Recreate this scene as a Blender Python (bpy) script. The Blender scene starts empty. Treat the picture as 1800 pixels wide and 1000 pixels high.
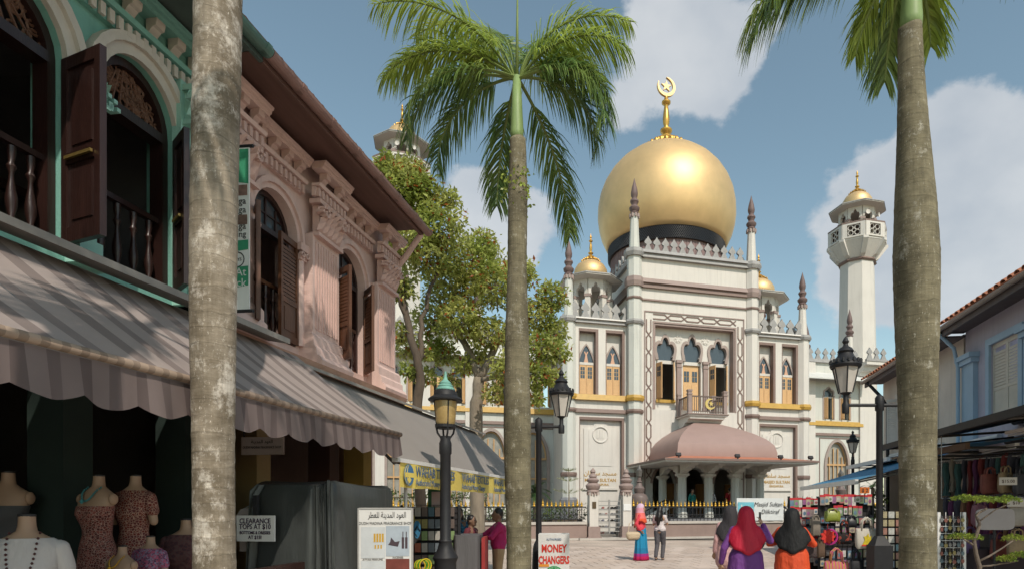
import bpy, bmesh, math, random
import numpy as np
from mathutils import Matrix, Vector, Euler
random.seed(7)
S = bpy.context.scene
C = S.collection
PI = math.pi
# ------------------------------------------------------------------ camera
cam = bpy.data.cameras.new('camera'); cam_o = bpy.data.objects.new('camera', cam); C.objects.link(cam_o)
cam_o.location = (0, 0, 1.6); cam_o.rotation_euler = (PI/2, 0, 0)
cam.sensor_width = 36; cam.lens = 1072/1800*36
cam.shift_x = -150/1800; cam.shift_y = 387/1800
cam.clip_start = .05; cam.clip_end = 3000
S.camera = cam_o
# ------------------------------------------------------------------ light
SUN_AZ, SUN_EL = 25, 47        # degrees right of straight-behind-the-camera, height
sun = bpy.data.lights.new('sun', 'SUN'); sun_o = bpy.data.objects.new('sun', sun); C.objects.link(sun_o)
sun.energy = 3.35; sun.angle = math.radians(.53); sun.color = (1, .915, .79)
_l = Vector((math.sin(math.radians(SUN_AZ))*math.cos(math.radians(SUN_EL)), -math.cos(math.radians(SUN_AZ))*math.cos(math.radians(SUN_EL)), math.sin(math.radians(SUN_EL))))
sun_o.rotation_euler = _l.to_track_quat('Z', 'Y').to_euler()
S.view_settings.view_transform = 'Standard'; S.view_settings.look = 'None'
S.cycles.max_bounces = 6; S.cycles.diffuse_bounces = 3; S.cycles.glossy_bounces = 3; S.cycles.transparent_max_bounces = 8
S.cycles.caustics_reflective = False; S.cycles.caustics_refractive = False; S.cycles.use_adaptive_sampling = True; S.cycles.adaptive_threshold = .02
S.cycles.use_denoising = True
S.view_settings.gamma = 1; S.view_settings.exposure = .04
W = bpy.data.worlds.new('World'); S.world = W; W.use_nodes = True
W.cycles.sampling_method = 'MANUAL'; W.cycles.sample_map_resolution = 512
def build_sky():
    nt = W.node_tree; N = nt.nodes; L = nt.links; N.clear()
    def nd(t, **k):
        n = N.new(t)
        for a, b in k.items(): setattr(n, a, b)
        return n
    def math_(op, a, b=None, c=None, clamp=False):
        n = nd('ShaderNodeMath', operation=op, use_clamp=clamp)
        for i, x in enumerate((a, b, c)):
            if x is None: continue
            if isinstance(x, (int, float)): n.inputs[i].default_value = x
            else: L.new(x, n.inputs[i])
        return n.outputs[0]
    out = nd('ShaderNodeOutputWorld'); bg = nd('ShaderNodeBackground'); bg.inputs[1].default_value = .13
    sky = nd('ShaderNodeTexSky', sky_type='NISHITA', sun_disc=False)
    sky.sun_elevation = math.radians(SUN_EL); sky.sun_rotation = math.radians(180-SUN_AZ)
    sky.air_density = 1.0; sky.dust_density = .6; sky.ozone_density = 1.0
    tint = nd('ShaderNodeMix', data_type='RGBA', blend_type='MULTIPLY'); tint.inputs[0].default_value = 1
    L.new(sky.outputs[0], tint.inputs[6]); tint.inputs[7].default_value = SKY_TINT
    hs = nd('ShaderNodeHueSaturation'); hs.inputs['Saturation'].default_value = .95
    L.new(tint.outputs[2], hs.inputs['Color'])
    tc = nd('ShaderNodeTexCoord')
    # clouds: fractal noise over the direction, gathered round a few cumulus banks
    mp = nd('ShaderNodeMapping'); mp.inputs['Scale'].default_value = (1, 1, 1.35); L.new(tc.outputs['Generated'], mp.inputs[0])
    nz = nd('ShaderNodeTexNoise'); nz.inputs['Scale'].default_value = 3.6; nz.inputs['Detail'].default_value = 9; nz.inputs['Roughness'].default_value = .55; nz.inputs['Distortion'].default_value = .12
    L.new(mp.outputs[0], nz.inputs['Vector'])
    nz2 = nd('ShaderNodeTexNoise'); nz2.inputs['Scale'].default_value = 10; nz2.inputs['Detail'].default_value = 7; nz2.inputs['Roughness'].default_value = .6
    L.new(mp.outputs[0], nz2.inputs['Vector'])
    tot = None
    for (px, py, rad, amp) in CLOUDS:
        d = Vector(((px-1050)/1072, 1, (887-py)/1072)).normalized()
        vm = nd('ShaderNodeVectorMath', operation='DISTANCE'); L.new(tc.outputs['Generated'], vm.inputs[0]); vm.inputs[1].default_value = d
        q = math_('DIVIDE', vm.outputs['Value'], rad); q = math_('MULTIPLY', q, q); q = math_('MULTIPLY', q, -1.0); e = math_('EXPONENT', q); e = math_('MULTIPLY', e, amp)
        tot = e if tot is None else math_('ADD', tot, e)
    nn = math_('SUBTRACT', nz.outputs[0], .5); nn = math_('MULTIPLY', nn, 1.35)
    n2 = math_('SUBTRACT', nz2.outputs[0], .5); n2 = math_('MULTIPLY', n2, .8)
    dens = math_('ADD', math_('ADD', tot, nn), n2)
    mr = nd('ShaderNodeMapRange', interpolation_type='SMOOTHSTEP'); mr.inputs[1].default_value = .42; mr.inputs[2].default_value = .60; L.new(dens, mr.inputs[0])
    cov = math_('MULTIPLY', mr.outputs[0], .86)
    nz3 = nd('ShaderNodeTexNoise'); nz3.inputs['Scale'].default_value = 6; nz3.inputs['Detail'].default_value = 6
    L.new(mp.outputs[0], nz3.inputs['Vector'])
    cr = nd('ShaderNodeMapRange'); cr.inputs[1].default_value = .3; cr.inputs[2].default_value = .7; L.new(nz3.outputs[0], cr.inputs[0])
    cc = nd('ShaderNodeMix', data_type='RGBA'); L.new(cr.outputs[0], cc.inputs[0]); cc.inputs[6].default_value = (3.7, 4.05, 4.5, 1); cc.inputs[7].default_value = (5.4, 5.55, 5.7, 1)
    mx = nd('ShaderNodeMix', data_type='RGBA'); L.new(cov, mx.inputs[0]); L.new(hs.outputs[0], mx.inputs[6]); L.new(cc.outputs[2], mx.inputs[7])
    L.new(mx.outputs[2], bg.inputs[0]); L.new(bg.outputs[0], out.inputs[0])
SKY_TINT = (1.36, 1.38, 1.09, 1)
CLOUDS = [(1690, 290, .10, .72), (1590, 390, .10, .66), (1490, 500, .085, .6), (1770, 500, .10, .6), (1720, 640, .09, .45), (860, 360, .07, .72), (900, 440, .07, .55), (1225, 50, .12, .72), (1255, 130, .06, .45), (1130, 60, .05, .4), (1100, 200, .04, .4), (1640, 250, .05, .3), (1720, 230, .05, .3)]
build_sky()

# ------------------------------------------------------------------ materials
MATS = {}
def M(name, col, rough=.7, var=.12, scale=4.0, bump=0.0, bscale=None, metal=0.0, spec=.4, streak=0.0, col2=None, thr=None, stretch=(1, 1, 1), trans=0.0, alpha=1.0, world=False):
    """procedural surface: base colour varied by noise, a second colour in blotches, vertical rain streaks, fine relief"""
    if name in MATS: return MATS[name]
    m = bpy.data.materials.new(name); m.use_nodes = True; MATS[name] = m
    nt = m.node_tree; N = nt.nodes; L = nt.links; b = N['Principled BSDF']
    b.inputs['Roughness'].default_value = rough; b.inputs['Metallic'].default_value = metal; b.inputs['Specular IOR Level'].default_value = spec
    c = tuple(col)+(1,)
    if world: tc = N.new('ShaderNodeNewGeometry'); co = tc.outputs['Position']
    else: tc = N.new('ShaderNodeTexCoord'); co = tc.outputs['Object']
    mp = N.new('ShaderNodeMapping'); mp.inputs['Scale'].default_value = stretch; L.new(co, mp.inputs[0])
    nz = N.new('ShaderNodeTexNoise'); nz.inputs['Scale'].default_value = scale; nz.inputs['Detail'].default_value = 6; nz.inputs['Roughness'].default_value = .6
    L.new(mp.outputs[0], nz.inputs['Vector'])
    mr = N.new('ShaderNodeMapRange'); mr.inputs[1].default_value = .25; mr.inputs[2].default_value = .75; mr.inputs[3].default_value = 1-var; mr.inputs[4].default_value = 1+var
    L.new(nz.outputs[0], mr.inputs[0])
    mul = N.new('ShaderNodeMix'); mul.data_type = 'RGBA'; mul.blend_type = 'MULTIPLY'; mul.inputs[0].default_value = 1; mul.inputs[6].default_value = c
    L.new(mr.outputs[0], mul.inputs[7]); cur = mul.outputs[2]
    if col2 is not None:
        n2 = N.new('ShaderNodeTexNoise'); n2.inputs['Scale'].default_value = scale*2.3; n2.inputs['Detail'].default_value = 8; n2.inputs['Roughness'].default_value = .65; L.new(mp.outputs[0], n2.inputs['Vector'])
        r2 = N.new('ShaderNodeMapRange'); t = thr or .55; r2.inputs[1].default_value = t; r2.inputs[2].default_value = t+.1; L.new(n2.outputs[0], r2.inputs[0])
        mx = N.new('ShaderNodeMix'); mx.data_type = 'RGBA'; L.new(r2.outputs[0], mx.inputs[0]); L.new(cur, mx.inputs[6]); mx.inputs[7].default_value = tuple(col2)+(1,); cur = mx.outputs[2]
    if streak > 0:
        mp2 = N.new('ShaderNodeMapping'); mp2.inputs['Scale'].default_value = (3.5, 3.5, .22); L.new(co, mp2.inputs[0])
        n3 = N.new('ShaderNodeTexNoise'); n3.inputs['Scale'].default_value = 1.6; n3.inputs['Detail'].default_value = 7; n3.inputs['Roughness'].default_value = .7; L.new(mp2.outputs[0], n3.inputs['Vector'])
        r3 = N.new('ShaderNodeMapRange'); r3.inputs[1].default_value = .5; r3.inputs[2].default_value = .8; r3.inputs[3].default_value = 1; r3.inputs[4].default_value = 1-streak; L.new(n3.outputs[0], r3.inputs[0])
        ms = N.new('ShaderNodeMix'); ms.data_type = 'RGBA'; ms.blend_type = 'MULTIPLY'; ms.inputs[0].default_value = 1; L.new(cur, ms.inputs[6]); L.new(r3.outputs[0], ms.inputs[7]); cur = ms.outputs[2]
    L.new(cur, b.inputs['Base Color'])
    if bump > 0:
        nb = N.new('ShaderNodeTexNoise'); nb.inputs['Scale'].default_value = bscale or scale*6; nb.inputs['Detail'].default_value = 5; L.new(mp.outputs[0], nb.inputs['Vector'])
        bp = N.new('ShaderNodeBump'); bp.inputs['Strength'].default_value = bump; bp.inputs['Distance'].default_value = .02; L.new(nb.outputs[0], bp.inputs['Height']); L.new(bp.outputs[0], b.inputs['Normal'])
    if trans > 0:
        b.inputs['Transmission Weight'].default_value = trans; b.inputs['IOR'].default_value = 1.1
    if alpha < 1: b.inputs['Alpha'].default_value = alpha
    return m
def leaf_mat(name, col, col2, rough=.45, tr=.35, scale=1.2, thr=(.4, .6), world=True, col3=None):
    """thin leaf: diffuse + translucent, two or three colours in clumps"""
    m = bpy.data.materials.new(name); m.use_nodes = True; MATS[name] = m
    nt = m.node_tree; N = nt.nodes; L = nt.links; b = N['Principled BSDF']; out = N['Material Output']
    g = N.new('ShaderNodeNewGeometry')
    nz = N.new('ShaderNodeTexNoise'); nz.inputs['Scale'].default_value = scale; nz.inputs['Detail'].default_value = 4; L.new(g.outputs['Position'], nz.inputs['Vector'])
    mr = N.new('ShaderNodeMapRange'); mr.inputs[1].default_value = thr[0]; mr.inputs[2].default_value = thr[1]; L.new(nz.outputs[0], mr.inputs[0])
    mx = N.new('ShaderNodeMix'); mx.data_type = 'RGBA'; L.new(mr.outputs[0], mx.inputs[0]); mx.inputs[6].default_value = tuple(col)+(1,); mx.inputs[7].default_value = tuple(col2)+(1,); cur = mx.outputs[2]
    rv = N.new('ShaderNodeMapRange'); rv.inputs[3].default_value = .6; rv.inputs[4].default_value = 1.35; L.new(g.outputs['Random Per Island'], rv.inputs[0])
    ml = N.new('ShaderNodeMix'); ml.data_type = 'RGBA'; ml.blend_type = 'MULTIPLY'; ml.inputs[0].default_value = 1; L.new(cur, ml.inputs[6]); L.new(rv.outputs[0], ml.inputs[7]); cur = ml.outputs[2]
    if col3:
        lt = N.new('ShaderNodeMath'); lt.operation = 'GREATER_THAN'; lt.inputs[1].default_value = .955; L.new(g.outputs['Random Per Island'], lt.inputs[0])
        m3 = N.new('ShaderNodeMix'); m3.data_type = 'RGBA'; L.new(lt.outputs[0], m3.inputs[0]); L.new(cur, m3.inputs[6]); m3.inputs[7].default_value = tuple(col3)+(1,); cur = m3.outputs[2]
    L.new(cur, b.inputs['Base Color']); b.inputs['Roughness'].default_value = rough; b.inputs['Specular IOR Level'].default_value = .35
    t = N.new('ShaderNodeBsdfTranslucent'); L.new(cur, t.inputs[0])
    mxs = N.new('ShaderNodeMixShader'); mxs.inputs[0].default_value = tr; L.new(b.outputs[0], mxs.inputs[1]); L.new(t.outputs[0], mxs.inputs[2]); L.new(mxs.outputs[0], out.inputs[0])
    return m
def band_mat(name, cols, edges, axis='X', freq=1.0, rough=.8, var=.06, bump=0.0, wave=0.0, trans=0.0):
    """woven fabric: bands of colour repeating every 1/freq metres along one axis"""
    m = bpy.data.materials.new(name); m.use_nodes = True; MATS[name] = m
    nt = m.node_tree; N = nt.nodes; L = nt.links; b = N['Principled BSDF']; b.inputs['Roughness'].default_value = rough; b.inputs['Specular IOR Level'].default_value = .2
    tc = N.new('ShaderNodeTexCoord'); sp = N.new('ShaderNodeSeparateXYZ'); L.new(tc.outputs['Object'], sp.inputs[0])
    mu = N.new('ShaderNodeMath'); mu.operation = 'MULTIPLY'; mu.inputs[1].default_value = freq; L.new(sp.outputs[axis], mu.inputs[0])
    fr = N.new('ShaderNodeMath'); fr.operation = 'FRACT'; L.new(mu.outputs[0], fr.inputs[0])
    rp = N.new('ShaderNodeValToRGB'); rp.color_ramp.interpolation = 'CONSTANT'; e = rp.color_ramp.elements
    e[0].position = 0; e[0].color = tuple(cols[0])+(1,); e[1].position = edges[0]; e[1].color = tuple(cols[1])+(1,)
    for p, c in zip(edges[1:], cols[2:]): q = e.new(p); q.color = tuple(c)+(1,)
    L.new(fr.outputs[0], rp.inputs[0])
    nz = N.new('ShaderNodeTexNoise'); nz.inputs['Scale'].default_value = 3; nz.inputs['Detail'].default_value = 6; L.new(tc.outputs['Object'], nz.inputs['Vector'])
    mr = N.new('ShaderNodeMapRange'); mr.inputs[1].default_value = .25; mr.inputs[2].default_value = .75; mr.inputs[3].default_value = 1-var; mr.inputs[4].default_value = 1+var; L.new(nz.outputs[0], mr.inputs[0])
    ml = N.new('ShaderNodeMix'); ml.data_type = 'RGBA'; ml.blend_type = 'MULTIPLY'; ml.inputs[0].default_value = 1; L.new(rp.outputs[0], ml.inputs[6]); L.new(mr.outputs[0], ml.inputs[7])
    L.new(ml.outputs[2], b.inputs['Base Color'])
    if trans > 0:
        out = N['Material Output']; t = N.new('ShaderNodeBsdfTranslucent'); L.new(ml.outputs[2], t.inputs[0]); x = N.new('ShaderNodeMixShader'); x.inputs[0].default_value = trans
        L.new(b.outputs[0], x.inputs[1]); L.new(t.outputs[0], x.inputs[2]); L.new(x.outputs[0], out.inputs[0])
    return m
def print_mat(name, cols, scale=30, rough=.8):
    """printed cloth: voronoi cells in several colours with pale veins"""
    m = bpy.data.materials.new(name); m.use_nodes = True; MATS[name] = m
    nt = m.node_tree; N = nt.nodes; L = nt.links; b = N['Principled BSDF']; b.inputs['Roughness'].default_value = rough; b.inputs['Specular IOR Level'].default_value = .2
    tc = N.new('ShaderNodeTexCoord'); v = N.new('ShaderNodeTexVoronoi'); v.inputs['Scale'].default_value = scale; L.new(tc.outputs['Object'], v.inputs['Vector'])
    v2 = N.new('ShaderNodeTexVoronoi'); v2.feature = 'DISTANCE_TO_EDGE'; v2.inputs['Scale'].default_value = scale; L.new(tc.outputs['Object'], v2.inputs['Vector'])
    rp = N.new('ShaderNodeValToRGB'); rp.color_ramp.interpolation = 'CONSTANT'; e = rp.color_ramp.elements
    sp = N.new('ShaderNodeSeparateColor'); L.new(v.outputs['Color'], sp.inputs[0]); L.new(sp.outputs[0], rp.inputs[0])
    body = cols[1:]
    e[0].color = tuple(body[0])+(1,); e[1].position = 1/len(body); e[1].color = tuple(body[1 % len(body)])+(1,)
    for i in range(2, len(body)): q = e.new(i/len(body)); q.color = tuple(body[i])+(1,)
    lt = N.new('ShaderNodeMath'); lt.operation = 'LESS_THAN'; lt.inputs[1].default_value = .07; L.new(v2.outputs['Distance'], lt.inputs[0])
    mx = N.new('ShaderNodeMix'); mx.data_type = 'RGBA'; L.new(lt.outputs[0], mx.inputs[0]); L.new(rp.outputs[0], mx.inputs[6]); mx.inputs[7].default_value = tuple(cols[0])+(1,)
    L.new(mx.outputs[2], b.inputs['Base Color'])
    return m

# ------------------------------------------------------------------ geometry helpers
class G:
    def __init__(s): s.v = []; s.f = []; s.M = None
    def add(s, vs, fs):
        o = len(s.v)
        if s.M is not None: vs = [tuple(s.M @ Vector(p)) for p in vs]
        s.v += [tuple(p) for p in vs]; s.f += [tuple(i+o for i in f) for f in fs]; return s
    def box(s, x0, x1, y0, y1, z0, z1):
        return s.add([(x0,y0,z0),(x1,y0,z0),(x1,y1,z0),(x0,y1,z0),(x0,y0,z1),(x1,y0,z1),(x1,y1,z1),(x0,y1,z1)],
                     [(0,3,2,1),(4,5,6,7),(0,1,5,4),(1,2,6,5),(2,3,7,6),(3,0,4,7)])
    def cbox(s, c, d): return s.box(c[0]-d[0]/2, c[0]+d[0]/2, c[1]-d[1]/2, c[1]+d[1]/2, c[2]-d[2]/2, c[2]+d[2]/2)
    def prism(s, poly, a0, a1, axis='y'):
        """extrude a simple polygon; axis y: poly is (x,z); axis z: (x,y); axis x: (y,z)"""
        n = len(poly)
        f = {'y': lambda p, a: (p[0], a, p[1]), 'z': lambda p, a: (p[0], p[1], a), 'x': lambda p, a: (a, p[0], p[1])}[axis]
        vs = [f(p, a0) for p in poly]+[f(p, a1) for p in poly]
        fs = [tuple(range(n)), tuple(range(2*n-1, n-1, -1))]+[(i, i+n, (i+1) % n+n, (i+1) % n) for i in range(n)]
        return s.add(vs, fs)
    def strip(s, A, B, a0, a1, axis='y'):
        """band between two polylines of equal length (an arch moulding), extruded"""
        f = {'y': lambda p, a: (p[0], a, p[1]), 'x': lambda p, a: (a, p[0], p[1])}[axis]
        n = len(A); vs = [f(p, a0) for p in A]+[f(p, a0) for p in B]+[f(p, a1) for p in A]+[f(p, a1) for p in B]; fs = []
        for i in range(n-1):
            fs += [(i, i+1, n+i+1, n+i), (2*n+i, 3*n+i, 3*n+i+1, 2*n+i+1), (i, 2*n+i, 2*n+i+1, i+1), (n+i, n+i+1, 3*n+i+1, 3*n+i)]
        fs += [(0, n, 3*n, 2*n), (n-1, 3*n-1, 4*n-1, 2*n-1)]
        return s.add(vs, fs)
    def lathe(s, prof, n=16, c=(0, 0, 0), rot=0.0, sx=1, sy=1):
        vs = []; fs = []; m = len(prof)
        for r, z in prof:
            for k in range(n):
                a = 2*PI*k/n+rot; vs.append((c[0]+r*sx*math.cos(a), c[1]+r*sy*math.sin(a), c[2]+z))
        for i in range(m-1):
            for k in range(n): k2 = (k+1) % n; fs.append((i*n+k, i*n+k2, (i+1)*n+k2, (i+1)*n+k))
        fs.append(tuple(range(n-1, -1, -1))); fs.append(tuple(range((m-1)*n, m*n)))
        return s.add(vs, fs)
    def loft(s, rings, cap=True):
        n = len(rings[0]); vs = [p for r in rings for p in r]; fs = []
        for i in range(len(rings)-1):
            for k in range(n): k2 = (k+1) % n; fs.append((i*n+k, i*n+k2, (i+1)*n+k2, (i+1)*n+k))
        if cap: fs.append(tuple(range(n-1, -1, -1))); fs.append(tuple(range((len(rings)-1)*n, len(rings)*n)))
        return s.add(vs, fs)
    def tube(s, path, r, n=8, flat=1.0):
        P = [Vector(p) for p in path]; R = r if isinstance(r, (list, tuple)) else [r]*len(P); rings = []; up = None
        for i, p in enumerate(P):
            d = (P[min(i+1, len(P)-1)]-P[max(i-1, 0)]).normalized()
            if up is None: up = Vector((0, 0, 1)) if abs(d.z) < .9 else Vector((1, 0, 0))
            x = d.cross(up)
            if x.length < 1e-5: x = d.cross(Vector((0, 1, 0)))
            x.normalize(); y = x.cross(d).normalized(); up = y
            rings.append([tuple(p+x*(R[i]*math.cos(2*PI*k/n))+y*(R[i]*flat*math.sin(2*PI*k/n))) for k in range(n)])
        return s.loft(rings)
    def ring(s, c, R, r, n=24, m=6, axis='y'):
        vs = []; fs = []
        for i in range(n):
            a = 2*PI*i/n
            for j in range(m):
                b = 2*PI*j/m; q = R+r*math.cos(b); h = r*math.sin(b)
                p = {'y': (q*math.cos(a), h, q*math.sin(a)), 'z': (q*math.cos(a), q*math.sin(a), h), 'x': (h, q*math.cos(a), q*math.sin(a))}[axis]
                vs.append((c[0]+p[0], c[1]+p[1], c[2]+p[2]))
        for i in range(n):
            for j in range(m): fs.append((i*m+j, ((i+1) % n)*m+j, ((i+1) % n)*m+(j+1) % m, i*m+(j+1) % m))
        return s.add(vs, fs)
    def mesh(s, name, mat, smooth=None, fix=True):
        me = bpy.data.meshes.new(name); me.from_pydata(s.v, [], s.f)
        if fix and len(s.f) < 6000:
            bm = bmesh.new(); bm.from_mesh(me); bmesh.ops.recalc_face_normals(bm, faces=bm.faces); bm.to_mesh(me); bm.free()
        if mat is not None: me.materials.append(mat)
        if smooth:
            me.polygons.foreach_set('use_smooth', [True]*len(me.polygons))
            if smooth is not True: me.set_sharp_from_angle(angle=math.radians(smooth))
        me.update(); return me
    def build(s, name, mat, parent=None, smooth=None, loc=None, rotz=0.0, fix=True):
        return place(name, s.mesh(name, mat, smooth, fix), parent, loc, rotz)
def place(name, me, parent=None, loc=None, rotz=0.0, rot=None, scale=None):
    o = bpy.data.objects.new(name, me); C.objects.link(o)
    if parent is not None: o.parent = parent
    if loc is not None: o.location = loc
    if rot is not None: o.rotation_euler = rot
    elif rotz: o.rotation_euler = (0, 0, rotz)
    if scale is not None: o.scale = scale
    return o
def thing(name, label, cat, loc=(0, 0, 0), rotz=0.0, group=None):
    o = place(name, None, None, loc, rotz); o.empty_display_size = .2
    return tag(o, label, cat, group)
def tag(o, label=None, cat=None, group=None, kind=None):
    for k, v in (('label', label), ('category', cat), ('group', group), ('kind', kind)):
        if v: o[k] = v
    return o
def copy_tree(o, parent=None):
    c = o.copy(); C.objects.link(c); c.parent = parent
    for ch in list(o.children): copy_tree(ch, c)
    return c
def wall(g, x0, x1, z0, z1, y0, y1, openings=(), axis='y'):
    """wall slab with openings; an opening is (xa, xb, zbottom, [top curve points from xa to xb])"""
    x = x0
    for xa, xb, zb, top in sorted(openings, key=lambda o: o[0]):
        if xa > x+1e-4: g.prism([(x, z0), (xa, z0), (xa, z1), (x, z1)], y0, y1, axis)
        if zb > z0+1e-4: g.prism([(xa, z0), (xb, z0), (xb, zb), (xa, zb)], y0, y1, axis)
        # above the opening: slices between neighbouring curve points keep every piece simple
        pts = [(xa, top[0][1])]+list(top)+[(xb, top[-1][1])]
        poly = [(xb, z1), (xa, z1)]+[p for p in pts]
        cl = []
        for p in poly:
            if not cl or abs(p[0]-cl[-1][0])+abs(p[1]-cl[-1][1]) > 1e-5: cl.append(p)
        g.prism(cl, y0, y1, axis)
        x = xb
    if x1 > x+1e-4: g.prism([(x, z0), (x1, z0), (x1, z1), (x, z1)], y0, y1, axis)
    return g
def arc(c, w, zs, h, n=12): return [(c-w*math.cos(PI*i/n), zs+h*math.sin(PI*i/n)) for i in range(n+1)]
def lobed(c, w, zs, h, lobes=3, amp=.16, n=30):
    P = []
    for i in range(n+1):
        t = PI-PI*i/n; r = 1-amp+amp*1.25*abs(math.sin(lobes*t)); P.append((c+w*r*math.cos(t), zs+h*r*math.sin(t)))
    return P
def ogee(c, w, zs, h, n=10):
    """onion-tipped arch"""
    L = []
    for i in range(n+1):
        t = i/n
        x = -w*(math.cos(t*PI/2)**.75)*(1-.12*math.sin(t*PI)); z = h*(.62*math.sin(t*PI/2)+.38*t**4)
        L.append((c+x, zs+z))
    return L+[(2*c-x, z) for x, z in reversed(L[:-1])]
def pointed(c, w, zs, h, n=8):
    L = []
    for i in range(n+1):
        t = i/n; L.append((c-w*(1-t**1.55), zs+h*math.sin(t*PI/2)**.92))
    return L+[(2*c-x, z) for x, z in reversed(L[:-1])]
def grow(P, c, zc, d):
    """offset a curve away from a centre point by d"""
    R = []
    for x, z in P:
        v = Vector((x-c, z-zc)); l = v.length or 1; v = v*((l+d)/l); R.append((c+v.x, zc+v.y))
    return R
TMP = bpy.data.scenes.new('workbench')          # a bare scene to evaluate text and fused shapes in, removed at the end
def bake(o):
    TMP.collection.objects.link(o); vl = TMP.view_layers[0]; vl.update(); dg = vl.depsgraph
    me = bpy.data.meshes.new_from_object(o.evaluated_get(dg)); bpy.data.objects.remove(o); return me
def text(name, s, size, mat, parent, loc, rot=(PI/2, 0, 0), depth=.002, align='CENTER', sx=1.0, bold=0.0, shear=0.0):
    cu = bpy.data.curves.new(name, 'FONT'); cu.body = s; cu.size = size; cu.align_x = align; cu.extrude = depth; cu.resolution_u = 2; cu.offset = bold; cu.shear = shear
    me = bake(bpy.data.objects.new(name, cu)); me.materials.clear(); me.materials.append(mat)
    return place(name, me, parent, loc, rot=rot, scale=(sx, 1, 1))
def at(x, y, Y): return Vector(((x-1050)/1072*Y, Y, 1.6+(887-y)/1072*Y))
ORD = ['first', 'second', 'third', 'fourth', 'fifth', 'sixth', 'seventh', 'eighth', 'ninth', 'tenth', 'eleventh', 'twelfth', 'thirteenth', 'fourteenth', 'fifteenth']
ST = math.atan2(.993, .1176)           # heading of the street: local x runs along it, local y to its left
def street(t, a, z=0.0): return Vector((t*.1176-a*.993, t*.993+a*.1176, z))
def px_t(x, a):                        # where along the street a sight line crosses the plane a metres to the left
    Y = 1072*a/(.993*(1177-x)); return (Y-.1176*a)/.993
# ------------------------------------------------------------------ common surfaces
WHITE = M('cream_render', (.635, .60, .558), .75, .05, .8, .15, 30, streak=.2)
PALE = M('pale_green_render', (.58, .58, .54), .75, .05, .8, .15, 30, streak=.22)
BROWN = M('brown_trim', (.21, .145, .125), .6, .1, 3)
MAUVE = M('mauve_trim', (.30, .225, .205), .6, .1, 3)
GREYT = M('grey_trim', (.33, .32, .315), .65, .12, 3, streak=.2)
GOLDP = M('gold_paint', (.50, .30, .06), .4, .15, 4, spec=.5)
GOLD = M('gold_leaf', (.72, .50, .25), .5, .10, .9, metal=.55, bump=.05, bscale=2.2)
GOLDF = M('gold_finial', (.62, .36, .09), .35, .15, 3, metal=.7)
OCHRE = M('ochre_shutter', (.62, .385, .19), .5, .06, 6)
OCHRED = M('ochre_panel', (.54, .33, .16), .5, .06, 6)
GLASS = M('window_glass', (.05, .065, .08), .08, .1, 2, spec=.8)
BLACKM = M('black_iron', (.02, .02, .023), .55, .2, 8, spec=.3)
DARKW = M('dark_interior', (.035, .03, .03), .9, .2, 3)
PLINTH = M('grey_plinth', (.20, .20, .215), .6, .1, 2)

# ------------------------------------------------------------------ ground
def paving_material():
    m = bpy.data.materials.new('granite_paving'); m.use_nodes = True
    nt = m.node_tree; N = nt.nodes; L = nt.links; b = N['Principled BSDF']; b.inputs['Roughness'].default_value = .8; b.inputs['Specular IOR Level'].default_value = .25
    g = N.new('ShaderNodeNewGeometry'); mp = N.new('ShaderNodeMapping'); mp.inputs['Rotation'].default_value = (0, 0, math.radians(-15.2)); L.new(g.outputs['Position'], mp.inputs[0])
    br = N.new('ShaderNodeTexBrick'); br.inputs['Scale'].default_value = 1; br.inputs['Brick Width'].default_value = .6; br.inputs['Row Height'].default_value = .6; br.inputs['Mortar Size'].default_value = .008; br.offset = .5
    br.inputs['Color1'].default_value = (.50, .40, .335, 1); br.inputs['Color2'].default_value = (.55, .46, .39, 1); br.inputs['Mortar'].default_value = (.30, .25, .22, 1); L.new(mp.outputs[0], br.inputs['Vector'])
    nz = N.new('ShaderNodeTexNoise'); nz.inputs['Scale'].default_value = .7; nz.inputs['Detail'].default_value = 8; L.new(g.outputs['Position'], nz.inputs['Vector'])
    mr = N.new('ShaderNodeMapRange'); mr.inputs[1].default_value = .3; mr.inputs[2].default_value = .7; mr.inputs[3].default_value = .78; mr.inputs[4].default_value = 1.12; L.new(nz.outputs[0], mr.inputs[0])
    ml = N.new('ShaderNodeMix'); ml.data_type = 'RGBA'; ml.blend_type = 'MULTIPLY'; ml.inputs[0].default_value = 1; L.new(br.outputs[0], ml.inputs[6]); L.new(mr.outputs[0], ml.inputs[7]); L.new(ml.outputs[2], b.inputs['Base Color'])
    return m
PAVE = paving_material()
tag(G().box(-400, 400, -60, 700, -.3, -.05).build('ground', M('ground_soil', (.16, .14, .12), .9, .2, .3)), kind='structure')
# the pedestrian street and forecourt: a bedding sheet and granite slabs laid on it one by one where the photo shows them
street_o = tag(G().box(-22, 34, -12, 27.6, -.045, -.004).build('paved_street', PAVE), kind='structure')
slab_me = [G().box(-.287, .287, -.287, .287, 0, .02).mesh('paving_slab', M('granite_slab_%d' % i, c, .75, .2, .9, .2, 60, world=True)) for i, c in enumerate([(.53, .425, .36), (.56, .46, .40), (.50, .40, .34)])]
ROT = math.radians(15.2)
ea = Vector((math.cos(ROT), math.sin(ROT), 0)); ga = Vector((-math.sin(ROT), math.cos(ROT), 0))
FB = Vector((5.94, 37, 0))
n_slab = 0
for j in range(-42, -15):
    for i in range(-24, 14):
        p = FB+ea*((i+.5*(j % 2))*.6)+ga*(j*.6)
        if not 13.6 < p.y < 23: continue
        xi = 1050+1072*p.x/p.y
        if 935 < xi < 1400 and n_slab < 300:
            o = place('paving_slab', slab_me[random.choice((0, 0, 1, 1, 2))], street_o, (p.x, p.y, -.002-.0012*random.random()), ROT); n_slab += 1

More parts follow.
